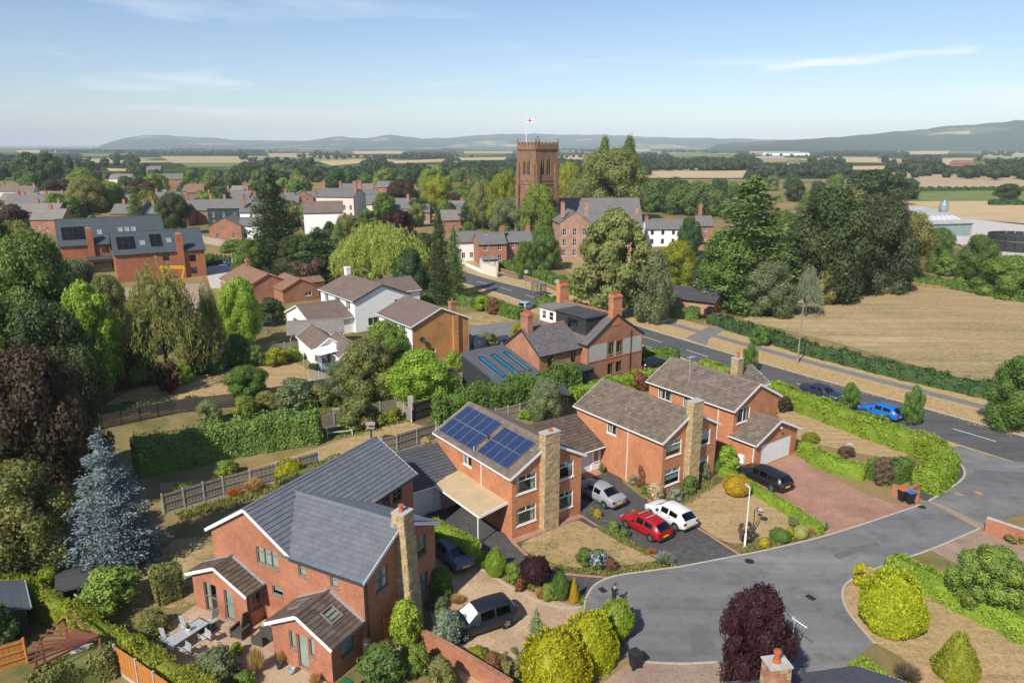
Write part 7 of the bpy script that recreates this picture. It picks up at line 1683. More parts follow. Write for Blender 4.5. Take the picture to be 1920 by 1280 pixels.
def car(label, px, head, kind, col, L=4.2, Wd=1.78, rails=False, screen=None, cat='car', name='parked_car', hs=1.0, z=.02):
    p = P(*px) if not isinstance(px, Vector) else px; o = thing(name, label, cat, (p.x, p.y, z), R(head)); st = CARS[kind]
    rows = []
    for i, (x, zb_, zt, fl) in enumerate(st):
        ax = abs(x); w = Wd/2*(1-.16*max(0, (ax-.4)/.1)**2); base = .24+.1*max(0, (ax-.42)/.08); zb2, zt2 = zb_*hs, zt*hs; cab = zt-zb_ > .2
        wr = w*(.74 if cab else .9)
        half = [(0, base), (w*.9, base), (w*.985, base+.1), (w, (base+zb2)/2+.03), (w*.975, zb2-.05), (w*.94, zb2), (wr*(1.03 if cab else 1), zt2-(.13 if cab else .02)), (wr*.86, zt2-(.035 if cab else .01)), (wr*.45, zt2+.02), (0, zt2+.03)]
        rows.append([(x*L, y, z_) for y, z_ in half]+[(x*L, -y, z_) for y, z_ in half[-2:0:-1]])
    n = len(rows[0]); body = MB(); parts = {}
    def emit(i, j, key):
        j2 = (j+1) % n; q = [rows[i][j], rows[i][j2], rows[i+1][j2], rows[i+1][j]]
        (parts.setdefault(key, MB()) if key else body).poly(q, 0, .5)
    for i in range(len(rows)-1):
        fl = st[i][3]
        for j in range(n):
            side = j in (5, n-6); top = 6 <= j < n-6 or (j in (5, n-6) and False)
            key = None
            if fl == 'g' and side: key = ('side_window', i, j)
            if fl in ('ws', 'rs') and (7 <= j <= n-8): key = ('windscreen' if fl == 'ws' else 'rear_window', 0, 0)
            emit(i, j, key)
    body.poly(rows[0][::-1] if False else rows[0]); body.poly(rows[-1][::-1])
    # weld so shading is smooth
    me = body.mesh('body', 'car_paint', True)
    import bmesh
    bm = bmesh.new(); bm.from_mesh(me); bmesh.ops.remove_doubles(bm, verts=bm.verts, dist=.001); bmesh.ops.recalc_face_normals(bm, faces=bm.faces); bm.to_mesh(me); bm.free()
    mesh_obj('body', me, o, col)
    for k, mb in parts.items(): mb.build(k[0], 'fabric_white' if (screen and k[0] == 'windscreen') else 'car_glass', o)
    MB().box(-.2*L, .18*L, -Wd*.36, Wd*.36, .4, .85*hs).build('seats', 'plastic_dark', o)
    r = .31*(1.12 if kind in ('suv', 'van') else 1)
    for sx_ in (-.31, .315):
        for sy_ in (-1, 1):
            y = sy_*(Wd/2-.09); T_ = Matrix.Translation((sx_*L, y, r)) @ Matrix.Rotation(R(90), 4, 'X')
            MB(T_ @ Matrix.Translation((0, 0, -sy_*.085))).lathe([(r+.07, -.012), (r+.07, .012)], 20).build('wheel_arch', 'rubber', o)
            t = MB(T_).lathe([(r*.66, -.105), (r*.94, -.1), (r, -.06), (r, .06), (r*.94, .1), (r*.66, .105)], 20); wo = t.build('wheel', 'rubber', o, True)
            rm = MB(T_); zz = -.112*sy_
            for k in range(5):
                a = 2*math.pi*k/5; rm.bar((0, 0, zz), (r*.62*math.cos(a), r*.62*math.sin(a), zz), .07, .02)
            rm.build('rim', 'alloy', wo)
    zl = st[1][1]*hs
    for sy_ in (-1, 1):
        MB().box(-.5*L-.012, -.475*L, sy_*Wd*.36-.13, sy_*Wd*.36+.13, zl-.24, zl-.06).build('tail_light', 'lamp_red', o)
        MB().box(.462*L, .492*L, sy_*Wd*.33-.16, sy_*Wd*.33+.16, .58*hs, .70*hs).build('headlight', 'lamp_white', o)
        MB().box(.11*L, .155*L, min(sy_*Wd*.47, sy_*Wd*.58), max(sy_*Wd*.47, sy_*Wd*.58), .9*hs, 1.03*hs).build('wing_mirror', 'plastic_dark', o)
        for k in (-.17, .03): MB().box(k*L, k*L+.18, sy_*Wd*.496-.012, sy_*Wd*.496+.012, .82*hs, .86*hs).build('door_handle', 'plastic_dark', o)
    MB().box(-.5*L-.02, -.49*L, -.27, .27, .5*hs, .62*hs).build('number_plate', 'plate_yellow', o); MB().box(.49*L, .5*L+.02, -.27, .27, .36, .47).build('number_plate', 'plate_white', o)
    MB().box(-.502*L-.015, -.46*L, -Wd*.42, Wd*.42, .3, .42).build('bumper', 'plastic_dark', o); MB().box(.46*L, .5*L+.012, -Wd*.4, Wd*.4, .28, .36).build('bumper', 'plastic_dark', o)
    if rails:
        for x in (-.14, .06): MB().box(x*L-.03, x*L+.03, -Wd*.36, Wd*.36, 1.53*hs, 1.56*hs).build('roof_bar', 'metal_pale', o)
    return o
car('red hatchback with silver roof bars parked nose-in beside the white car', Vector((10.05, 48.95, 0)), 126, 'hatch', (.33, .006, .012), 4.0, 1.72, True)
car('white hatchback parked nose-in beside the red car', Vector((12.25, 50.6, 0)), 124, 'hatch', (.66, .67, .69), 4.2, 1.78)
car('silver saloon parked beside the solar roof house', Vector((7.2, 54.2, 0)), 126, 'saloon', (.27, .285, .31), 4.7, 1.82)
car('black estate car parked in front of the white garage door', Vector((21.7, 57.2, 0)), 122, 'estate', (.012, .014, .02), 4.8, 1.84)
car('dark grey crossover with silver sunshade on the beige block drive', Vector((-1.9, 37.75, 0)), 208, 'suv', (.011, .014, .021), 4.4, 1.84, screen=True)
car('steel blue saloon tucked between the nearest house and the hedge', Vector((-4.3, 45.3, 0)), 122, 'saloon', (.08, .115, .16), 4.6, 1.8)
car('dark blue car driving on the main road', P(1538, 744), -55, 'saloon', (.02, .028, .06), 4.7, 1.86, name='moving_car')
car('bright blue hatchback driving on the main road', P(1650, 780), 125, 'hatch', (.01, .13, .42), 4.3, 1.8, name='moving_car')
car('dark car at the right edge behind the hedge', P(1925, 1100), 110, 'suv', (.02, .03, .05), 4.5, 1.85)
car('black car parked in the Victorian house yard', P(1222, 690), 40, 'estate', (.01, .014, .02), 4.6, 1.8)
car('dark blue van in the brown house forecourt', P(900, 655), 100, 'van', (.015, .025, .04), 4.9, 1.95, cat='van', name='parked_van')
car('dark estate in the forecourt beside the dark van', P(945, 648), 100, 'estate', (.02, .025, .035), 4.7, 1.85)
car('pale blue car half hidden at the Victorian house', P(986, 580), 60, 'hatch', (.3, .4, .5), 4.0, 1.75)
# ------------------------------------------------------------------ person in the road
def person():
    b = P(1150, 1141); o = thing('person', 'person in a dark navy suit standing in the road looking down at a phone', 'person', (b.x, b.y, .018), R(28))
    # facing local +x; joints: pelvis root first
    J = [(0, 0, .94, .135, .15), (.0, 0, 1.12, .12, .15), (.01, 0, 1.32, .13, .18), (.02, 0, 1.44, .08, .13), (.035, 0, 1.52, .055, .055), (.06, 0, 1.6, .075, .07), (.075, 0, 1.68, .095, .078), (.07, 0, 1.76, .07, .062),
         (.0, .19, 1.42, .062, .062), (.0, .235, 1.15, .05, .05), (.22, .16, 1.12, .04, .04), (.30, .09, 1.16, .032, .03), (.0, -.19, 1.42, .062, .062), (.0, -.235, 1.15, .05, .05), (.22, -.16, 1.1, .04, .04), (.30, -.08, 1.15, .032, .03),
         (.0, .095, .86, .095, .09), (.02, .1, .5, .068, .068), (-.01, .1, .1, .05, .05), (.0, .1, .05, .045, .04), (.13, .11, .04, .04, .035),
         (.0, -.095, .86, .095, .09), (.0, -.1, .5, .068, .068), (-.03, -.1, .1, .05, .05), (-.02, -.1, .05, .045, .04), (.11, -.11, .04, .04, .035)]
    E_ = [(0, 1), (1, 2), (2, 3), (3, 4), (4, 5), (5, 6), (6, 7), (3, 8), (8, 9), (9, 10), (10, 11), (3, 12), (12, 13), (13, 14), (14, 15), (0, 16), (16, 17), (17, 18), (18, 19), (19, 20), (0, 21), (21, 22), (22, 23), (23, 24), (24, 25)]
    for hnd, sg in ((11, 1), (15, -1)):         # five fingers per hand, thumb from the side
        hx, hy, hz = J[hnd][:3]
        for k in range(5):
            i = len(J)
            if k == 4: J += [(hx+.02, hy-sg*.025, hz+.03, .011, .011), (hx+.05, hy-sg*.03, hz+.05, .009, .009)]
            else: J += [(hx+.045-.004*abs(k-1), hy+sg*(.03-.02*k), hz-.0, .010, .010), (hx+.075-.006*abs(k-1), hy+sg*(.022-.02*k), hz+.03, .008, .008)]
            E_ += [(hnd, i), (i, i+1)]
    me = bpy.data.meshes.new('body'); me.from_pydata([j[:3] for j in J], E_, []); t = bpy.data.objects.new('tmp', me); COL.objects.link(t)
    t.modifiers.new('s', 'SKIN'); t.modifiers.new('u', 'SUBSURF').levels = 2
    for v, j in zip(me.skin_vertices[0].data, J): v.radius = (j[3], j[4]); v.use_root = False
    me.skin_vertices[0].data[0].use_root = True
    dg = bpy.context.evaluated_depsgraph_get(); bm = bpy.data.meshes.new_from_object(t.evaluated_get(dg)); bpy.data.objects.remove(t); bm.name = 'body'; bm.materials.clear()
    for k in ('suit_navy', 'skin', 'shoe'): bm.materials.append(MATS[k])
    for f in bm.polygons:
        c = f.center; f.material_index = 1 if c.z > 1.5 or (c.x > .275 and 1.05 < c.z < 1.3) else (2 if c.z < .085 else 0); f.use_smooth = True
    mesh_obj('body', bm, o)
    h_ = MB(); rows = [[(.062+.102*math.sin(th)*math.cos(a)*(1 if math.cos(a) < .3 else .8), .086*math.sin(th)*math.sin(a), 1.7+.118*math.cos(th)) for a in [2*math.pi*k/12 for k in range(12)]] for th in [.05+1.62*i/6 for i in range(7)]]
    h_.grid(rows, 0, True); hr = h_.build('hair', 'hair', o, True)
    MB().lathe([(.012, 0), (.018, -.03), (.008, -.05)], 6, (.165, 0, 1.68)).build('nose', 'skin', o)
    for sg in (-1, 1): MB().lathe([(.01, -.025), (.02, 0), (.01, .025)], 6, (.06, sg*.083, 1.68)).build('ear', 'skin', o)
    c = MB(); c.box(.33, .345, -.04, .04, 1.14, 1.28); ph = c.build('phone', 'plastic_dark'); ph.location = o.location; ph.rotation_euler = o.rotation_euler; tag(ph, 'phone held up by the person in the navy suit', 'phone')
person()
# ------------------------------------------------------------------ fences, walls, gates
def fence(label, pts, h, mat='wood_fence', post='concrete', pl=1.85, boards=12, horiz=False, z=None, cat='fence', px=True):
    q = [P(x, y) for x, y in pts]; o = thing('panel_fence', label, cat, q[0]); o0 = q[0]; cache = {}
    for a, b in zip(q, q[1:]):
        d = b-a; n = max(1, round(d.length/pl)); st = d.length/n; ang = math.atan2(d.y, d.x)
        key = round(st, 2)
        if key not in cache:
            mb = MB(); w = st-.14
            if horiz:
                for k in range(7): mb.box(.07, .07+w, -.012+.006*(k % 2), .012+.006*(k % 2), .12+k*(h-.15)/7, .12+(k+.86)*(h-.15)/7)
            else:
                for k in range(boards): mb.box(.07+w*k/boards+.004, .07+w*(k+1)/boards-.004, -.012+.01*(k % 2), .008+.01*(k % 2), .22, h)
                for zz in (.35, h*.55, h-.15): mb.box(.08, .06+w, -.055, -.0135, zz-.035, zz+.035)
            gb = MB(); gb.box(.07, .07+w, -.02, .02, 0, .2); pm = MB(); pm.box(-.055, .055, -.055, .055, 0, h+.08)
            cache[key] = (mb.mesh('panel', mat), gb.mesh('gravel_board', post), pm.mesh('post', post))
        for k in range(n):
            p = a+d*(k/n)-o0
            for nm, me in zip(('panel', 'gravel_board', 'post'), cache[key]):
                c = mesh_obj(nm, me, o); c.location = p; c.rotation_euler = (0, 0, ang)
    c = mesh_obj('post', cache[key][2], o); c.location = q[-1]-o0
    return o
fence('grey timber panel fence with concrete posts behind the nearest house', [(308, 965), (420, 930), (520, 903), (600, 880)], 1.75)
fence('grey timber panel fence running up to the solar roof house', [(690, 862), (745, 848), (818, 824)], 1.8)
fence('grey slatted fence by the picnic table', [(600, 806), (680, 786), (745, 770), (772, 792)], 1.5, horiz=True)
fence('dark boarded fence below the middle lawn', [(190, 805), (330, 775), (440, 762), (560, 742), (640, 728)], 1.6, 'wood_dark', 'wood_dark', horiz=True)
fence('grey slatted fence along the terrace below the annexes', [(580, 712), (640, 728), (700, 722)], 1.5, horiz=True)
fence('grey slatted fence in front of the timber shelter', [(480, 668), (560, 656), (590, 650)], 1.4, 'wood_fence', horiz=True)
fence('grey panel fence behind the solar roof house garden', [(930, 795), (975, 785), (1010, 772)], 1.7)
fence('orange timber fence at the bottom left corner', [(222, 1262), (262, 1290), (330, 1340)], 1.8, 'wood_orange', 'concrete')
fence('orange timber fence behind the red pergola', [(-20, 1262), (52, 1240)], 1.5, 'wood_orange', 'wood_orange')
fence('long pale timber fence below the orange brick gable', [(380, 455), (415, 462), (452, 470)], 2.0, 'wood_pale', 'wood_pale')
fence('short new orange fence panel right of the pale timber fence', [(425, 474), (455, 474)], 2.0, 'wood_orange', 'wood_orange')
fence('dark screen fence beside the slate pillar', [(776, 790), (812, 778)], 2.0, 'wood_dark', 'wood_dark')
def brickwall(label, pts, h, t=.24, mat='brick_red', cap='brick_old', ends=True, px=True, zp=None):
    q = [P(x, y) for x, y in pts]; o = thing('brick_wall', label, 'wall', q[0])
    for a, b in zip(q, q[1:]):
        a, b = a-q[0], b-q[0]; e = (b-a).normalized()*.002
        MB().bar(a+e+Vector((0, 0, h/2)), b-e+Vector((0, 0, h/2)), t, h).build('wall', mat, o)
        n = max(1, round((b-a).length/.45))
        for k in range(n):
            A, B = a.lerp(b, k/n), a.lerp(b, (k+1)/n); g = (B-A).normalized()*.006
            MB().bar(A+g+Vector((0, 0, h+.036)), B-g+Vector((0, 0, h+.036)), t+.06, .07).build('coping', cap, o)
    return o
brickwall('red brick garden wall in front of the dark grey car', [(788, 1210), (840, 1238), (890, 1268), (960, 1312)], 1.1)
brickwall('low curved brick wall under the bright road hedge', smooth_px([(1698, 932), (1740, 905), (1772, 882), (1783, 862)], 3), .55)
brickwall('brick pier wall behind the two wheelie bins', [(1672, 928), (1722, 944)], .95)
brickwall('brick entrance wall with pale coping at the right edge', [(1846, 996), (1892, 1012), (1960, 1035)], 1.15, .24, 'brick_red', 'concrete')
brickwall('low stone wall along the roadside hedge by the bus shelter', [(935, 508), (1000, 528), (1060, 552)], .7, .3, 'sandstone', 'stone_a')
brickwall('cream rendered yard wall beside the brick cottages', [(905, 512), (932, 520)], 2.4, .3, 'render_cream', 'concrete')
brickwall('white-topped low wall at the road bend cottages', [(868, 495), (905, 512)], .8, .3, 'render_white', 'concrete')
def gate(label, px, ang, w, h, mat):
    p = P(*px); o = thing('picket_gate', label, 'gate', p, R(ang)); n = max(3, int(w/.12))
    for i in range(n): MB().box(i*w/n, i*w/n+w/n*.72, 0, .02, .05, h-.05*abs(i-n/2)/n).build('picket', mat, o)
    for z in (.3, h*.8): MB().box(0, w, .0205, .05, z, z+.09).build('rail', mat, o)
    MB().bar((0, .036, .35), (w, .036, h*.8), .02, .08).build('brace', mat, o)
    for x in (-.08, w+.01): MB().box(x, x+.07, 0, .07, 0, h+.1).build('post', mat, o)
gate('orange timber garden gate beside the stone chimney', (722, 1205), 60, 1.1, 1.6, 'wood_orange')
# ------------------------------------------------------------------ bins
def wheelie(label, px, ang, col, lid, h=1.06):
    p = P(*px); o = thing('wheelie_bin', label, 'bin', (p.x, p.y, .02), R(ang)); w, d = .56, .6
    b = MB(); b.grid([[(-w*.38, -d*.36, .05), (w*.38, -d*.36, .05), (w*.38, d*.36, .05), (-w*.38, d*.36, .05)], [(-w/2, -d/2, h*.86), (w/2, -d/2, h*.86), (w/2, d/2, h*.86), (-w/2, d/2, h*.86)], [(-w*.53, -d*.53, h*.87), (w*.53, -d*.53, h*.87), (w*.53, d*.53, h*.87), (-w*.53, d*.53, h*.87)], [(-w*.53, -d*.53, h*.91), (w*.53, -d*.53, h*.91), (w*.53, d*.53, h*.91), (-w*.53, d*.53, h*.91)]], 0, True, True)
    b.build('bin_body', 'paint', o, False, col)
    l = MB(); l.grid([[(-w*.55, -d*.56, h*.915), (w*.55, -d*.56, h*.915), (w*.55, d*.52, h*.915), (-w*.55, d*.52, h*.915)], [(-w*.52, -d*.53, h*.95), (w*.52, -d*.53, h*.95), (w*.52, d*.5, h*.97), (-w*.52, d*.5, h*.97)], [(-w*.4, -d*.38, h*.985), (w*.4, -d*.38, h*.985), (w*.4, d*.4, h), (-w*.4, d*.4, h)]], 0, True, True); l.build('lid', 'paint', o, False, lid)
    MB().tube([(-w*.48, d*.62, h*.93), (w*.48, d*.62, h*.93)], .018, 6).build('handle', 'plastic_dark', o)
    for s in (-1, 1): MB(Matrix.Translation((s*w*.46, d*.34, .1)) @ Matrix.Rotation(R(90), 4, 'Y')).lathe([(.1, -.03), (.1, .03)], 12).build('wheel', 'rubber', o)
wheelie('black wheelie bin with orange lid beside the blue-lidded one', (1691, 938), 200, (.012, .013, .016), (.5, .14, .03))
wheelie('black wheelie bin with blue lid by the pink drive', (1705, 943), 200, (.012, .013, .016), (.02, .16, .42))
wheelie('dark grey wheelie bin standing alone on the turning area', (1190, 1250), 205, (.016, .019, .024), (.02, .024, .03))
wheelie('green wheelie bin by the garden room corner', (650, 1312), 150, (.02, .12, .05), (.025, .14, .06), 1.15)
wheelie('bin with blue lid beside the Victorian house car', (1222, 672), 40, (.012, .013, .016), (.02, .2, .5))
wheelie('bin with orange lid beside the blue-lidded one at the Victorian house', (1230, 676), 40, (.012, .013, .016), (.45, .14, .03))
def butt():
    p = (HA.matrix_basis @ Vector((12.35, -.35, 0))); o = thing('water_butt', 'tall black water butt at the corner of the nearest house', 'water butt', (p.x, p.y, 0))
    MB().box(-.28, .28, -.28, .28, 0, .3).build('stand', 'plastic_dark', o); MB().lathe([(.24, .3), (.27, .5), (.27, 1.3), (.22, 1.5)], 16).build('barrel', 'plastic_dark', o, True); MB().lathe([(.24, 1.5), (.24, 1.55), (.1, 1.6)], 16).build('lid', 'plastic_dark', o)
butt()
# ------------------------------------------------------------------ lamps, poles, aerial
def lamp(label, px, top, w=.06, mat='metal_pale', arm=.5, ang=0, head='metal_pale'):
    p = P(*px); h = ZAT(top, p.y); o = thing('street_lamp', label, 'street lamp', p, R(ang))
    MB().tube([(0, 0, 0), (0, 0, 1.1)], w*1.7, 8).build('base_column', mat, o); MB().tube([(0, 0, 1.1), (0, 0, h)], [w, w*.7], 8).build('column', mat, o)
    MB().tube([(0, 0, h), (arm*.5, 0, h+.08)], w*.6, 6).build('bracket', mat, o); l = MB(); l.grid([[(arm*.4, -.1, h+.03), (arm*.4, .1, h+.03), (arm*.4, .08, h+.16), (arm*.4, -.08, h+.16)], [(arm*1.25, -.13, h+.05), (arm*1.25, .13, h+.05), (arm*1.25, .07, h+.15), (arm*1.25, -.07, h+.15)]], 0, True, True); l.build('lantern', head, o)
lamp('white lamp post on the third front lawn corner', (1396, 1026), 916, .05, 'white_paint', .45, 100)
lamp('tall wooden-looking lamp post on the main road verge', (1495, 680), 566, .1, 'wood_fence', .8, -150)
lamp('tall grey lamp post near the cottages at the road bend', (917, 514), 441, .09, 'metal_grey', .8, -150)
lamp('thin pole between the slender pine and the purple tree', (834, 486), 405, .09, 'metal_grey', .3, -150)
lamp('slim lamp post beside the bus shelter', (999, 553), 500, .06, 'metal_grey', .3, -150)
def aerial_mast():
    p = P(1478, 1262); o = thing('tv_aerial', 'television aerial on a tall thin mast above the bottom roof', 'aerial', (p.x, p.y, 0)); h = ZAT(1155, p.y)
    MB().tube([(0, 0, 0), (0, 0, h)], .03, 6).build('mast', 'metal_pale', o)
    MB().tube([(-.1, .1, h-.15), (.5, -.5, h-.35)], .02, 5).build('boom', 'metal_pale', o)
    MB().tube([(.0, 0, h-.15), (-.55, .75, h+.35)], .018, 5).build('boom', 'metal_pale', o)
    for i in range(8):
        c = Vector((0, 0, h-.15)).lerp(Vector((-.55, .75, h+.35)), .25+i*.1); MB().bar(c+Vector((-.12, -.09, 0)), c+Vector((.12, .09, 0)), .04, .02).build('director', 'charcoal', o)
    for i in range(5): MB().tube([(-.05+.12*i-.2, .1-.12*i-.25, h-.2-.04*i), (-.05+.12*i+.25, .1-.12*i+.2, h-.2-.04*i)], .01, 4).build('element', 'metal_pale', o)
aerial_mast()
def birdbath(label, px, kind=0):
    p = P(*px); o = thing('bird_bath' if not kind else 'bird_table', label, 'bird bath' if not kind else 'bird table', p)
    if kind == 0:
        MB().lathe([(.22, 0), (.2, .06), (.08, .12), (.07, .55), (.12, .62)], 12).build('pedestal', 'concrete', o, True); MB().lathe([(.1, .62), (.34, .72), (.36, .78), (.28, .74), (.05, .7)], 16).build('bowl', 'concrete', o, True)
    else:
        MB().box(-.08, .08, -.08, .08, 0, 1.7).build('post', 'charcoal', o); MB().box(-.4, .4, -.3, .3, 1.7, 1.76).build('tray', 'wood_pale', o)
        for x in (-.33, .33):
            for y in (-.24, .24): MB().box(x-.02, x+.02, y-.02, y+.02, 1.76, 2.1).build('upright', 'wood_pale', o)
        for s in (-1, 1): slab(o, (-.45, s*.36, 2.08), (1, 0, 0), (0, -s, .6), [(0, 0), (.9, 0), (.9, .42), (0, .42)], 'wood_fence', .03)
birdbath('stone bird bath behind the golden yew', (1724, 1150)); birdbath('stone bird bath in the side lawn by the curving hedge', (1592, 846)); birdbath('timber bird table on the lawn strip', (697, 832), 1)
def flag_feeder():
    p = P(1412, 990); o = thing('bird_feeder', 'dark bird feeder pole with blue dish on the third lawn', 'bird feeder', p)
    MB().tube([(0, 0, 0), (0, 0, 1.6)], .035, 6).build('pole', 'charcoal', o); MB().tube([(0, 0, 1.6), (.25, 0, 1.72), (.4, 0, 1.6)], .025, 5).build('hook', 'charcoal', o)
    MB().lathe([(.05, 0), (.26, .06), (.28, .12), (.2, .08)], 14, (.42, 0, 1.4)).build('dish', 'paint', o, True, (.02, .04, .25)); MB().lathe([(.3, .16), (.02, .3)], 12, (.42, 0, 1.42)).build('cover', 'wood_pale', o)
flag_feeder()
# ------------------------------------------------------------------ patio of the nearest house
def patio():
    A = lambda x, y: HA.matrix_basis @ Vector((x, y, .014))
    c = P(352, 1205); o = thing('garden_table', 'long pale grey garden table on the patio', 'table', (c.x, c.y, .014), R(60))
    n = 9
    for i in range(n): MB().box(-1.2, 1.2, -.45+i*.1+.004, -.45+(i+1)*.1-.004, .72, .75).build('slat', 'metal_pale', o)
    MB().box(-1.12, 1.12, -.4, .4, .65, .718).build('apron', 'metal_grey', o)
    for x in (-1.05, 1.05):
        for y in (-.35, .35): MB().box(x-.03, x+.03, y-.03, y+.03, 0, .65).build('leg', 'metal_grey', o)
    pot = thing('plant_pot', 'small white planter with green plant on the garden table', 'pot', (c.x+.1, c.y+.1, .77)); MB().lathe([(.1, 0), (.15, .14), (.13, .14), (.05, .1)], 12).build('bowl', 'white_paint', pot, True)
    f = mesh_obj('foliage', proto('tuft', 0)[1], pot, GREEN['grn']); f.scale = (.35, .35, .35); f.location = (0, 0, .12)
    pos = [('at the near left of the table', -.75, -.85, 90), ('at the near right of the table', .55, -.85, 90), ('at the far left of the table', -.7, .85, -90), ('at the far right of the table', .6, .85, -90), ('at the house end of the table', 1.65, 0, 180), ('at the hedge end of the table', -1.65, 0, 0)]
    for k, (lb, x, y, a) in enumerate(pos):
        w = Matrix.Translation((c.x, c.y, .014)) @ Matrix.Rotation(R(60), 4, 'Z') @ Vector((x, y, 0))
        ch = thing('garden_chair', 'pale metal garden chair '+lb, 'chair', w, R(60+a), 'garden chairs round the patio table')
        MB().box(-.24, .24, -.25, .25, .42, .45).build('seat', 'metal_pale', ch); b = MB(); b.bar((-.27, 0, .45), (-.4, 0, 1.0), .5, .03); b.build('backrest', 'metal_pale', ch)
        for sx_ in (-.22, .22):
            for sy_ in (-.24, .24): MB().tube([(sx_, sy_, 0), (sx_, sy_, .42)], .018, 6).build('leg', 'metal_pale', ch)
        for sy_ in (-.27, .27): MB().tube([(-.3, sy_, .66), (.22, sy_, .66), (.22, sy_, .42)], .02, 6).build('armrest', 'metal_pale', ch)
    for lb, px, a in (('dark rattan recliner chair near the French doors', (452, 1190), 250), ('dark rattan armchair beside the garden room wall', (492, 1202), 160)):
        p = P(*px); r = thing('rattan_chair', lb, 'armchair', (p.x, p.y, .014), R(a)); MB().box(-.35, .4, -.33, .33, .06, .4).build('seat', 'rattan', r)
        b = MB(); b.bar((-.36, 0, .3), (-.62, 0, 1.15), .66, .09); b.build('backrest', 'rattan', r)
        for s in (-1, 1): MB().box(-.38, .42, s*.39-.055, s*.39+.055, .02, .62).build('armrest', 'rattan', r)
    p = P(377, 1172); m = MB(); m.box(-.75, .75, -.5, .5, .016, .03); m_ = m.build('turf_mat', 'turf_green'); m_.location = (p.x, p.y, 0); m_.rotation_euler = (0, 0, R(-28)); tag(m_, 'bright green turf mat outside the French doors', 'mat')
    p = P(398, 1180); m = MB(); m.box(-.45, .45, -.3, .3, .016, .028); m_ = m.build('door_mat', 'charcoal'); m_.location = (p.x, p.y, 0); m_.rotation_euler = (0, 0, R(-28)); tag(m_, 'dark door mat beside the green turf mat', 'mat')
    for i, (lb, px) in enumerate((('small dark plant pot by the cream door', (525, 1252)), ('grey rectangular planter by the cream door', (548, 1262)), ('terracotta pot near the gap between the two garden rooms', (512, 1172)))):
        p = P(*px); o = MB().lathe([(.14, 0), (.2, .32), (.17, .32), (.12, .2)], 12).build('plant_pot', ('plastic_dark', 'lead', 'terracotta')[i], None, True); o.location = (p.x, p.y, .02); tag(o, lb, 'pot')
patio()
def pergola():
    hub = P(186, 1193, 2.25); o = thing('pergola', 'fan-shaped red timber pergola at the bottom left', 'pergola', (hub.x, hub.y, 0))
    ends = [(128, 1150), (98, 1170), (88, 1181), (75, 1191), (60, 1205), (60, 1214), (51, 1224), (51, 1234), (55, 1244), (64, 1254)]
    for i, e in enumerate(ends):
        q = P(*e, 2.25)-Vector((hub.x, hub.y, 2.25)); MB().bar((0, 0, 2.25+.006*i), (q.x, q.y, 2.25+.006*i), .05, .12).build('rafter', 'wood_red', o)
    for i, e in enumerate([(120, 1160), (75, 1200), (66, 1240)]):
        q = P(*e, 2.1)-Vector((hub.x, hub.y, 2.1)); MB().box(q.x-.06, q.x+.06, q.y-.06, q.y+.06, 0, 2.1).build('post', 'wood_red', o)
    MB().box(-.07, .07, -.07, .07, 0, 2.18).build('post', 'wood_red', o)
    a, b, c = [P(*e, 2.1)-Vector((hub.x, hub.y, 0)) for e in ((120, 1160), (75, 1200), (66, 1240))]
    MB().bar((a.x, a.y, 2.14), (b.x, b.y, 2.14), .06, .12).build('beam', 'wood_red', o); MB().bar((b.x, b.y, 2.14), (c.x, c.y, 2.14), .06, .12).build('beam', 'wood_red', o)
    p = P(155, 1238); s = thing('garden_bench', 'pale blue garden bench under the red pergola', 'bench', p, R(20)); MB().box(-.6, .6, -.2, .2, .4, .44).build('seat', 'metal_pale', s); MB().box(-.6, .6, .2, .24, .44, .85).build('backrest', 'metal_pale', s)
    for x in (-.5, .5):
        for y in (-.16, .16): MB().box(x-.03, x+.03, y-.03, y+.03, 0, .4).build('leg', 'metal_grey', s)
pergola()
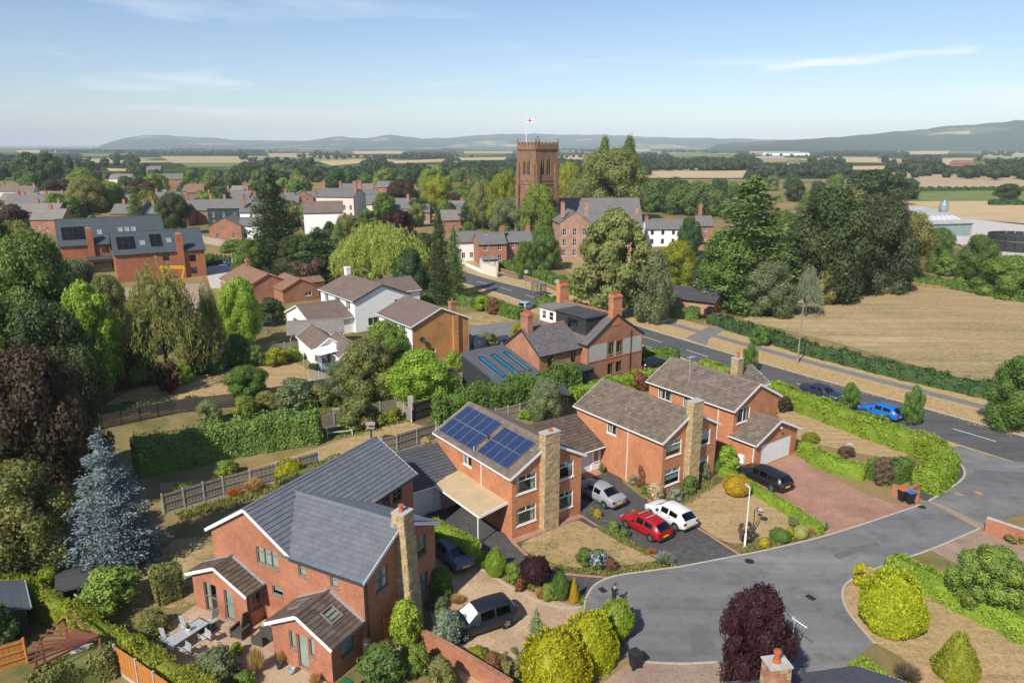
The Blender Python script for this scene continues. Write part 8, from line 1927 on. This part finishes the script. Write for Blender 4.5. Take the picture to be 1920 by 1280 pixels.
def sheds():
    p = P(-110, 1195); o = thing('garden_shed', 'grey felt-roofed shed at the left edge above the pergola', 'shed', p, R(-52)); gabled(o, 3.2, 4.2, 2.0, 2.7, 'x', 'zinc_cladding', 'roof_zinc', .2, .15, [], None, None, 'lead')
    p = P(112, 1140); o = thing('log_store', 'low black roofed store behind the yellow-green hedge', 'shed', p, R(28)); gabled(o, 2.6, 2.2, 1.2, 1.5, 'x', 'zinc_cladding', 'roof_felt', .15, .1, [], None, None, 'charcoal')
    p = P(614, 822); o = thing('cold_frame', 'white framed cold frame with plants beside the lawn strip', 'cold frame', p, R(18))
    for x in (0, 2.4): m = MB(); m.prism([(x, 0), (x+.06, 0), (x+.06, 1.1), (x, 1.1)], 0, .6); m.build('end_panel', 'white_paint', o)
    MB().bar((0, 0, .6), (2.46, 0, .6), .05, .05).build('rail', 'white_paint', o); MB().bar((0, 1.1, .8), (2.46, 1.1, .8), .05, .05).build('rail', 'white_paint', o)
    f = mesh_obj('foliage', proto('bush', 1)[1], o, GREEN['lg']); f.scale = (2.0, .8, .5); f.location = (1.2, .55, 0)
    p = P(640, 778); o = thing('picnic_table', 'weathered picnic table on the gravel patch', 'picnic table', p, R(15))
    for k in range(5): MB().box(-.9, .9, -.36+k*.15, -.36+k*.15+.135, .72, .76).build('top_board', 'wood_fence', o)
    for y in (-.75, .62): MB().box(-.9, .9, y, y+.14, .43, .47).build('bench_board', 'wood_fence', o)
    for x in (-.65, .65):
        MB().bar((x, -.7, .4), (x, .76, .4), .05, .08).build('cross_rail', 'wood_fence', o)
        for s in (-1, 1): MB().bar((x+.06, s*.6, .0), (x+.06, s*.2, .72), .05, .08).build('leg', 'wood_fence', o)
    p = P(771, 786); h_ = ZAT(742, p.y); o = MB().box(-.28, .28, -.12, .12, 0, h_).build('stone_pillar', 'concrete'); o.location = p; o.rotation_euler = (0, 0, R(20)); tag(o, 'tall pale slab pillar beside the dark screen fence', 'pillar')
    # sail canopy, poles, parasol
    a, b, c, d = P(568, 660, 2.4), P(598, 667, 2.3), P(646, 655, 2.6), P(628, 643, 2.9); o = thing('sail_canopy', 'white sail canopy stretched over the terrace', 'canopy', (b.x, b.y, 0)); m = MB()
    rows = [[a.lerp(d, v/6).lerp(b.lerp(c, v/6), u/6)-Vector((b.x, b.y, 0))-Vector((0, 0, .25*math.sin(math.pi*u/6)*math.sin(math.pi*v/6))) for u in range(7)] for v in range(7)]; m.grid(rows); m.build('sail', 'fabric_white', o, True)
    for q in (a, b): MB().tube([(q.x-b.x, q.y-b.y, 0), (q.x-b.x, q.y-b.y, q.z+.15)], .045, 8).build('pole', 'metal_pale', o)
    p = P(605, 706); o = thing('parasol', 'closed pale blue parasol on the terrace', 'parasol', p); MB().lathe([(.25, 0), (.25, .05), (.03, .08)], 12).build('base', 'concrete', o); MB().tube([(0, 0, .05), (0, 0, 2.5)], .025, 6).build('pole', 'metal_pale', o); MB().lathe([(.16, .7), (.13, 1.2), (.08, 2.1), (.02, 2.45)], 10).build('canopy', 'paint', o, True, (.25, .32, .5))
    p = P(430, 668); o = thing('paddling_pool', 'round blue covered pool below the weeping birch', 'pool', p); MB().lathe([(1.5, 0), (1.6, .35), (1.5, .7)], 24).build('wall', 'paint', o, True, (.02, .14, .35)); MB().lathe([(1.56, .7), (1.2, .78), (.02, .8)], 24).build('cover', 'paint', o, True, (.03, .25, .5))
    p = P(503, 632); o = thing('gazebo', 'small pale table with parasol at the white house wing', 'parasol', p); MB().tube([(0, 0, 0), (0, 0, 2.3)], .03, 6).build('pole', 'metal_pale', o); MB().lathe([(1.4, 2.0), (.05, 2.4)], 8).build('canopy', 'charcoal', o); MB().lathe([(.5, .7), (.5, .74)], 14).build('table_top', 'white_paint', o)
sheds()
def bus_stop():
    p = P(1010, 556); o = thing('bus_shelter', 'glass and metal bus shelter in front of the roadside hedge', 'bus shelter', (p.x, p.y+1.5, 0), R(-58))
    MB().box(-1.6, 1.6, -.7, .8, 2.35, 2.45).build('roof', 'metal_grey', o)
    for x in (-1.5, 0, 1.5): MB().box(x-.04, x+.04, .68, .76, 0, 2.35).build('post', 'charcoal', o)
    for x in (-1.5, 1.5): MB().box(x-.04, x+.04, -.6, -.52, 0, 2.35).build('post', 'charcoal', o); MB().box(x-.01, x+.01, -.5, .66, .3, 2.2).build('side_pane', 'pane_glass', o)
    for x in (-.78, .78): MB().box(x-.68, x+.68, .71, .73, .3, 2.2).build('back_pane', 'pane_glass', o)
    MB().box(-1.2, 1.2, .3, .6, .45, .5).build('bench', 'wood_red', o)
    for lb, px, yt in (('round-headed road sign left of the bus shelter', (986, 542), 506), ('small square sign post right of the bus shelter', (1044, 560), 524)):
        p = P(*px); h_ = ZAT(yt, p.y); s = thing('road_sign', lb, 'sign', p); MB().tube([(0, 0, 0), (0, 0, h_)], .06, 6).build('post', 'metal_grey', s); MB().box(-.35, .35, -.09, -.062, h_-.7, h_).build('sign_plate', 'metal_pale', s)
bus_stop()
def excavator():
    p = P(318, 580); o = thing('excavator', 'yellow excavator with raised arm behind the weeping birch', 'excavator', p, R(20)); Y = 'paint'; c = (.6, .38, .01)
    for s in (-1, 1): m = MB(); m.box(-1.5, 1.5, s*1.1-.25, s*1.1+.25, 0, .8); m.build('track', 'rubber', o)
    MB().box(-1.4, 1.3, -1.1, 1.1, .9, 1.9).build('house_body', Y, o, False, c); MB().box(-.2, 1.2, .2, 1.05, 1.9, 3.1).build('cab', 'car_glass', o); MB().box(-.25, 1.25, .15, 1.1, 3.1, 3.2).build('cab_roof', Y, o, False, c)
    zt = ZAT(497, p.y); MB().bar((1.0, -.3, 1.8), (-.6, -.3, zt-.3), .3, .4).build('boom', Y, o, False, c); MB().bar((-.6, -.3, zt-.3), (3.2, -.3, zt-.5), .35, .5).build('boom', Y, o, False, c); MB().bar((3.2, -.3, zt-.5), (2.4, -.3, zt-3.2), .3, .4).build('stick', Y, o, False, c)
    b = MB(); b.prism([(2.0, -.8), (2.9, -.8), (2.9, .2), (2.0, .2)], zt-4.0, zt-3.2); b.build('bucket', Y, o, False, c)
excavator()
for i in range(6):
    p = P(393+i*7.5, 492+i*1.0); o = thing('planter_tub', ['leftmost', 'second', 'third', 'fourth', 'fifth', 'rightmost'][i]+' of six blue planter tubs in the yard', 'planter', p, 0, 'blue tubs in the yard'); MB().lathe([(.45, 0), (.6, .8), (.52, .8), (.4, .5)], 10).build('tub', 'paint', o, True, (.05, .05, .3)); f = mesh_obj('foliage', proto('bush', i)[1], o, GREEN['grn']); f.scale = (1.3, 1.3, 1.6); f.location = (0, 0, .7)
# wind turbines on the left horizon
for i, (x, s) in enumerate([(18, 1), (34, 1.1), (80, .9), (92, .9), (110, .8), (132, .9), (174, 1), (205, .8), (231, 1.05)]):
    D = 9000; o = thing('wind_turbine', ['first', 'second', 'third', 'fourth', 'fifth', 'sixth', 'seventh', 'eighth', 'ninth'][i]+' tiny white wind turbine from the left on the horizon', 'wind turbine', ((x-960)/FPX*D/CP*.98, D, 0), 0, 'wind turbines on the horizon'); hb = 75*s
    MB().tube([(0, 0, 0), (0, 0, hb)], [2.6, 1.6], 8).build('tower', 'white_paint', o); MB().box(-1.5, 1.5, -4, 3, hb-1.5, hb+1.5).build('nacelle', 'white_paint', o)
    for k in range(3):
        a = i*.7+k*2.094; MB().bar((0, -5, hb), (40*s*math.sin(a), -5, hb+40*s*math.cos(a)), .6, 2.2).build('blade', 'white_paint', o)
# rubble heap on the building site
def rubble():
    rg = random.Random(3); mb = MB(); c = P(215, 575)
    for i in range(160):
        a = rg.uniform(0, 6.28); r = abs(rg.gauss(0, 2.2)); s = rg.uniform(.15, .5); z = max(0, 1.3-r*.5)*rg.random(); x, y = c.x+r*1.4*math.cos(a), c.y+r*math.sin(a)
        mb.T = Matrix.Translation((x, y, z)) @ Matrix.Rotation(rg.uniform(0, 3), 4, 'Z') @ Matrix.Rotation(rg.uniform(-.4, .4), 4, 'X'); mb.box(-s, s, -s*.6, s*.6, 0, s*.7, 0 if rg.random() < .8 else 1)
    tag(mb.build('rubble_heap', ['rubble', 'brick_pink']), 'heap of broken brick and soil on the building site', 'rubble', None, 'stuff')
rubble()
# ------------------------------------------------------------------ air
hz = MB(); hz.box(-16000, 16000, -900, 15000, -5, 300); ho = hz.build('haze', 'white_paint'); ho['kind'] = 'stuff'; ho['label'] = 'thin summer haze over the plain'
hm = bpy.data.materials.new('haze_air'); hm.use_nodes = True; hn = hm.node_tree.nodes; hn.remove(hn['Principled BSDF']); pv = hn.new('ShaderNodeVolumePrincipled')
pv.inputs['Color'].default_value = (.74, .88, 1, 1); pv.inputs['Density'].default_value = HAZE; pv.inputs['Anisotropy'].default_value = -.2
hm.node_tree.links.new(pv.outputs[0], hn['Material Output'].inputs['Volume']); ho.data.materials.clear(); ho.data.materials.append(hm)
